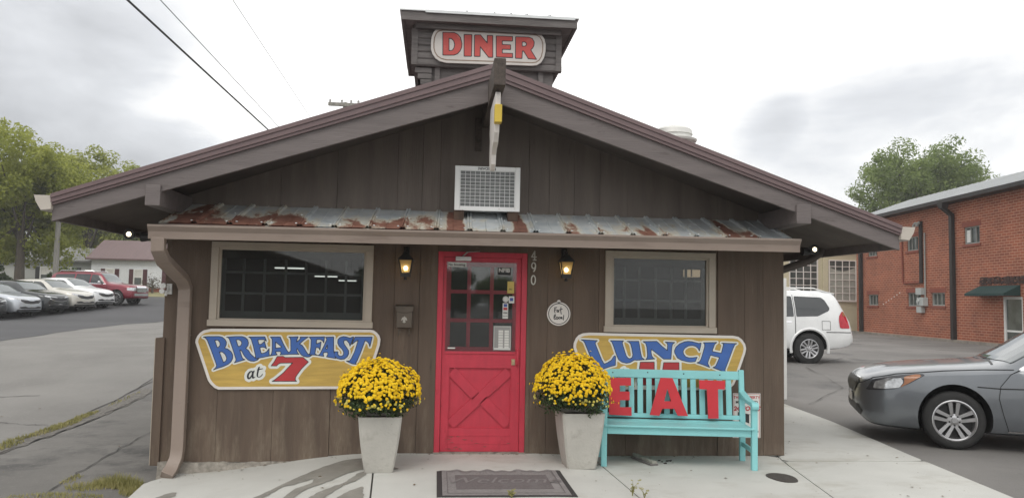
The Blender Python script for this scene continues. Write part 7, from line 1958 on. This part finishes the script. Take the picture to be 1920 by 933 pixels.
M_leafB = leaf_mat('mid_green_leaf', ((.115, .165, .045), (.195, .26, .075), (.28, .35, .115)), .5, .5)
M_leafC = leaf_mat('deep_green_leaf', ((.035, .062, .02), (.065, .10, .032), (.11, .15, .05)), .6, .3)
M_leafD = leaf_mat('bush_twig_leaf', ((.05, .045, .03), (.09, .075, .045), (.13, .11, .06)), 1.5, .2)
tree('tall yellow-green tree at the left picture edge, highest of the group', -27.9, 46, 12.0, 4.5, 5.0, 2.6, M_leafA, 1, 320, 150, .115, cr=(.5, 1.), low=.98)
tree('broad yellow-green tree behind the two houses, left of the diner eave', -33.0, 67.5, 13.0, 5.6, 6.2, 2., M_leafA, 2, 260, 150, .15, cr=(.6, 1.2), low=.98)
tree('green tree behind the white house, nearest the diner eave', -31.2, 76, 12.0, 6.2, 5.6, 3., M_leafB, 3, 220, 140, .16, cr=(.6, 1.2), low=.98)
tree('dark green tree low at the far left behind the parked cars', -34.0, 49.5, 8.4, 4.0, 4.2, 1.2, M_leafC, 4, 220, 140, .12, cr=(.5, 1.), low=.98)
tree('mid green tree behind the maroon roof, partly under the eave', -26.5, 70, 9.4, 5.6, 4.6, 3., M_leafB, 5, 200, 140, .15, low=.98)
tree('wide round green tree rising behind the brick building roof', 46.4, 63., 18.0, 5.9, 6.6, 5., M_leafB, 6, 360, 190, .135, cr=(.8, 1.6))
tree('round green bush before the grey house wall', -29.6, 55.6, 1.95, 1.15, .95, .3, M_leafC, 9, 40, 60, .1, 'bush', 'bush', cr=(.25, .45))
tree('sparse brown-grey bush before the white house footing', -22.6, 55., 1.55, 1.05, .75, .3, M_leafD, 10, 22, 26, .05, 'bush', 'bush', cr=(.2, .5))
# across the road, mirrored in the door and window glass
tree('tree across the street from the diner, mirrored in the red door glass', 1.0, -60, 4.5, 2.4, 1.9, 1.5, M_leafC, 12, 110, 60, .2, cr=(.5, .9), zbase=-.2)
tree('smaller tree across the street, mirrored at the right edge of the door glass', 5.0, -62, 3.7, 2.0, 1.5, 1.5, M_leafB, 13, 100, 60, .2, cr=(.5, .9), zbase=-.2)
tree('rounded tree beside the dark shed, mirrored in the left window', -4.2, -44, 3.9, 1.7, 1.5, 1., M_leafC, 14, 80, 60, .15, cr=(.4, .7), zbase=-.2)
sh = thing('shed', 'long dark gabled shed across the street, mirrored in the left window', 'shed', (-14.5, -32, -.15))
mb = MB(); mb.box(-23.5, -5.5, -46, -32, -.3, 2.6); mb.prism([(-23.5, 2.601), (-5.5, 2.601), (-14.5, 5.3)], 'y', -45.9, -32.1); mb.build('wall', M_soffit, sh)
mb = MB(); 
for s_ in (-1, 1):
    q = [(-14.5 + s_ * 9.6, 2.45), (-14.5 + s_ * .0005, 5.35)]
    mb.prism(q + [(q[1][0], q[1][1] + .15), (q[0][0], q[0][1] + .15)], 'y', -46.5, -31.4)
mb.build('roof', M_soffit, sh)
# wooded skyline closing the view
r_ = np.random.default_rng(77)
cl = []
for i in range(420):
    a = r_.uniform(-1.5, 1.5); d = r_.uniform(150, 185)
    cl.append((d * math.sin(a), d * math.cos(a), 3 + r_.uniform(0, 5.5) + 1.5 * math.sin(a * 9), r_.uniform(2.2, 4.)))
V, F = leaves(r_, cl, 60, .8, 1.)
mb = MB(); mb.v = V.tolist(); mb.f = F; mb.m = [0] * len(F)
ob = mb.build('distant_wood', M_leafC, None, recalc=False, local=True)
tag(ob, 'low green wood along the horizon beyond the buildings', 'wood', kind='stuff')
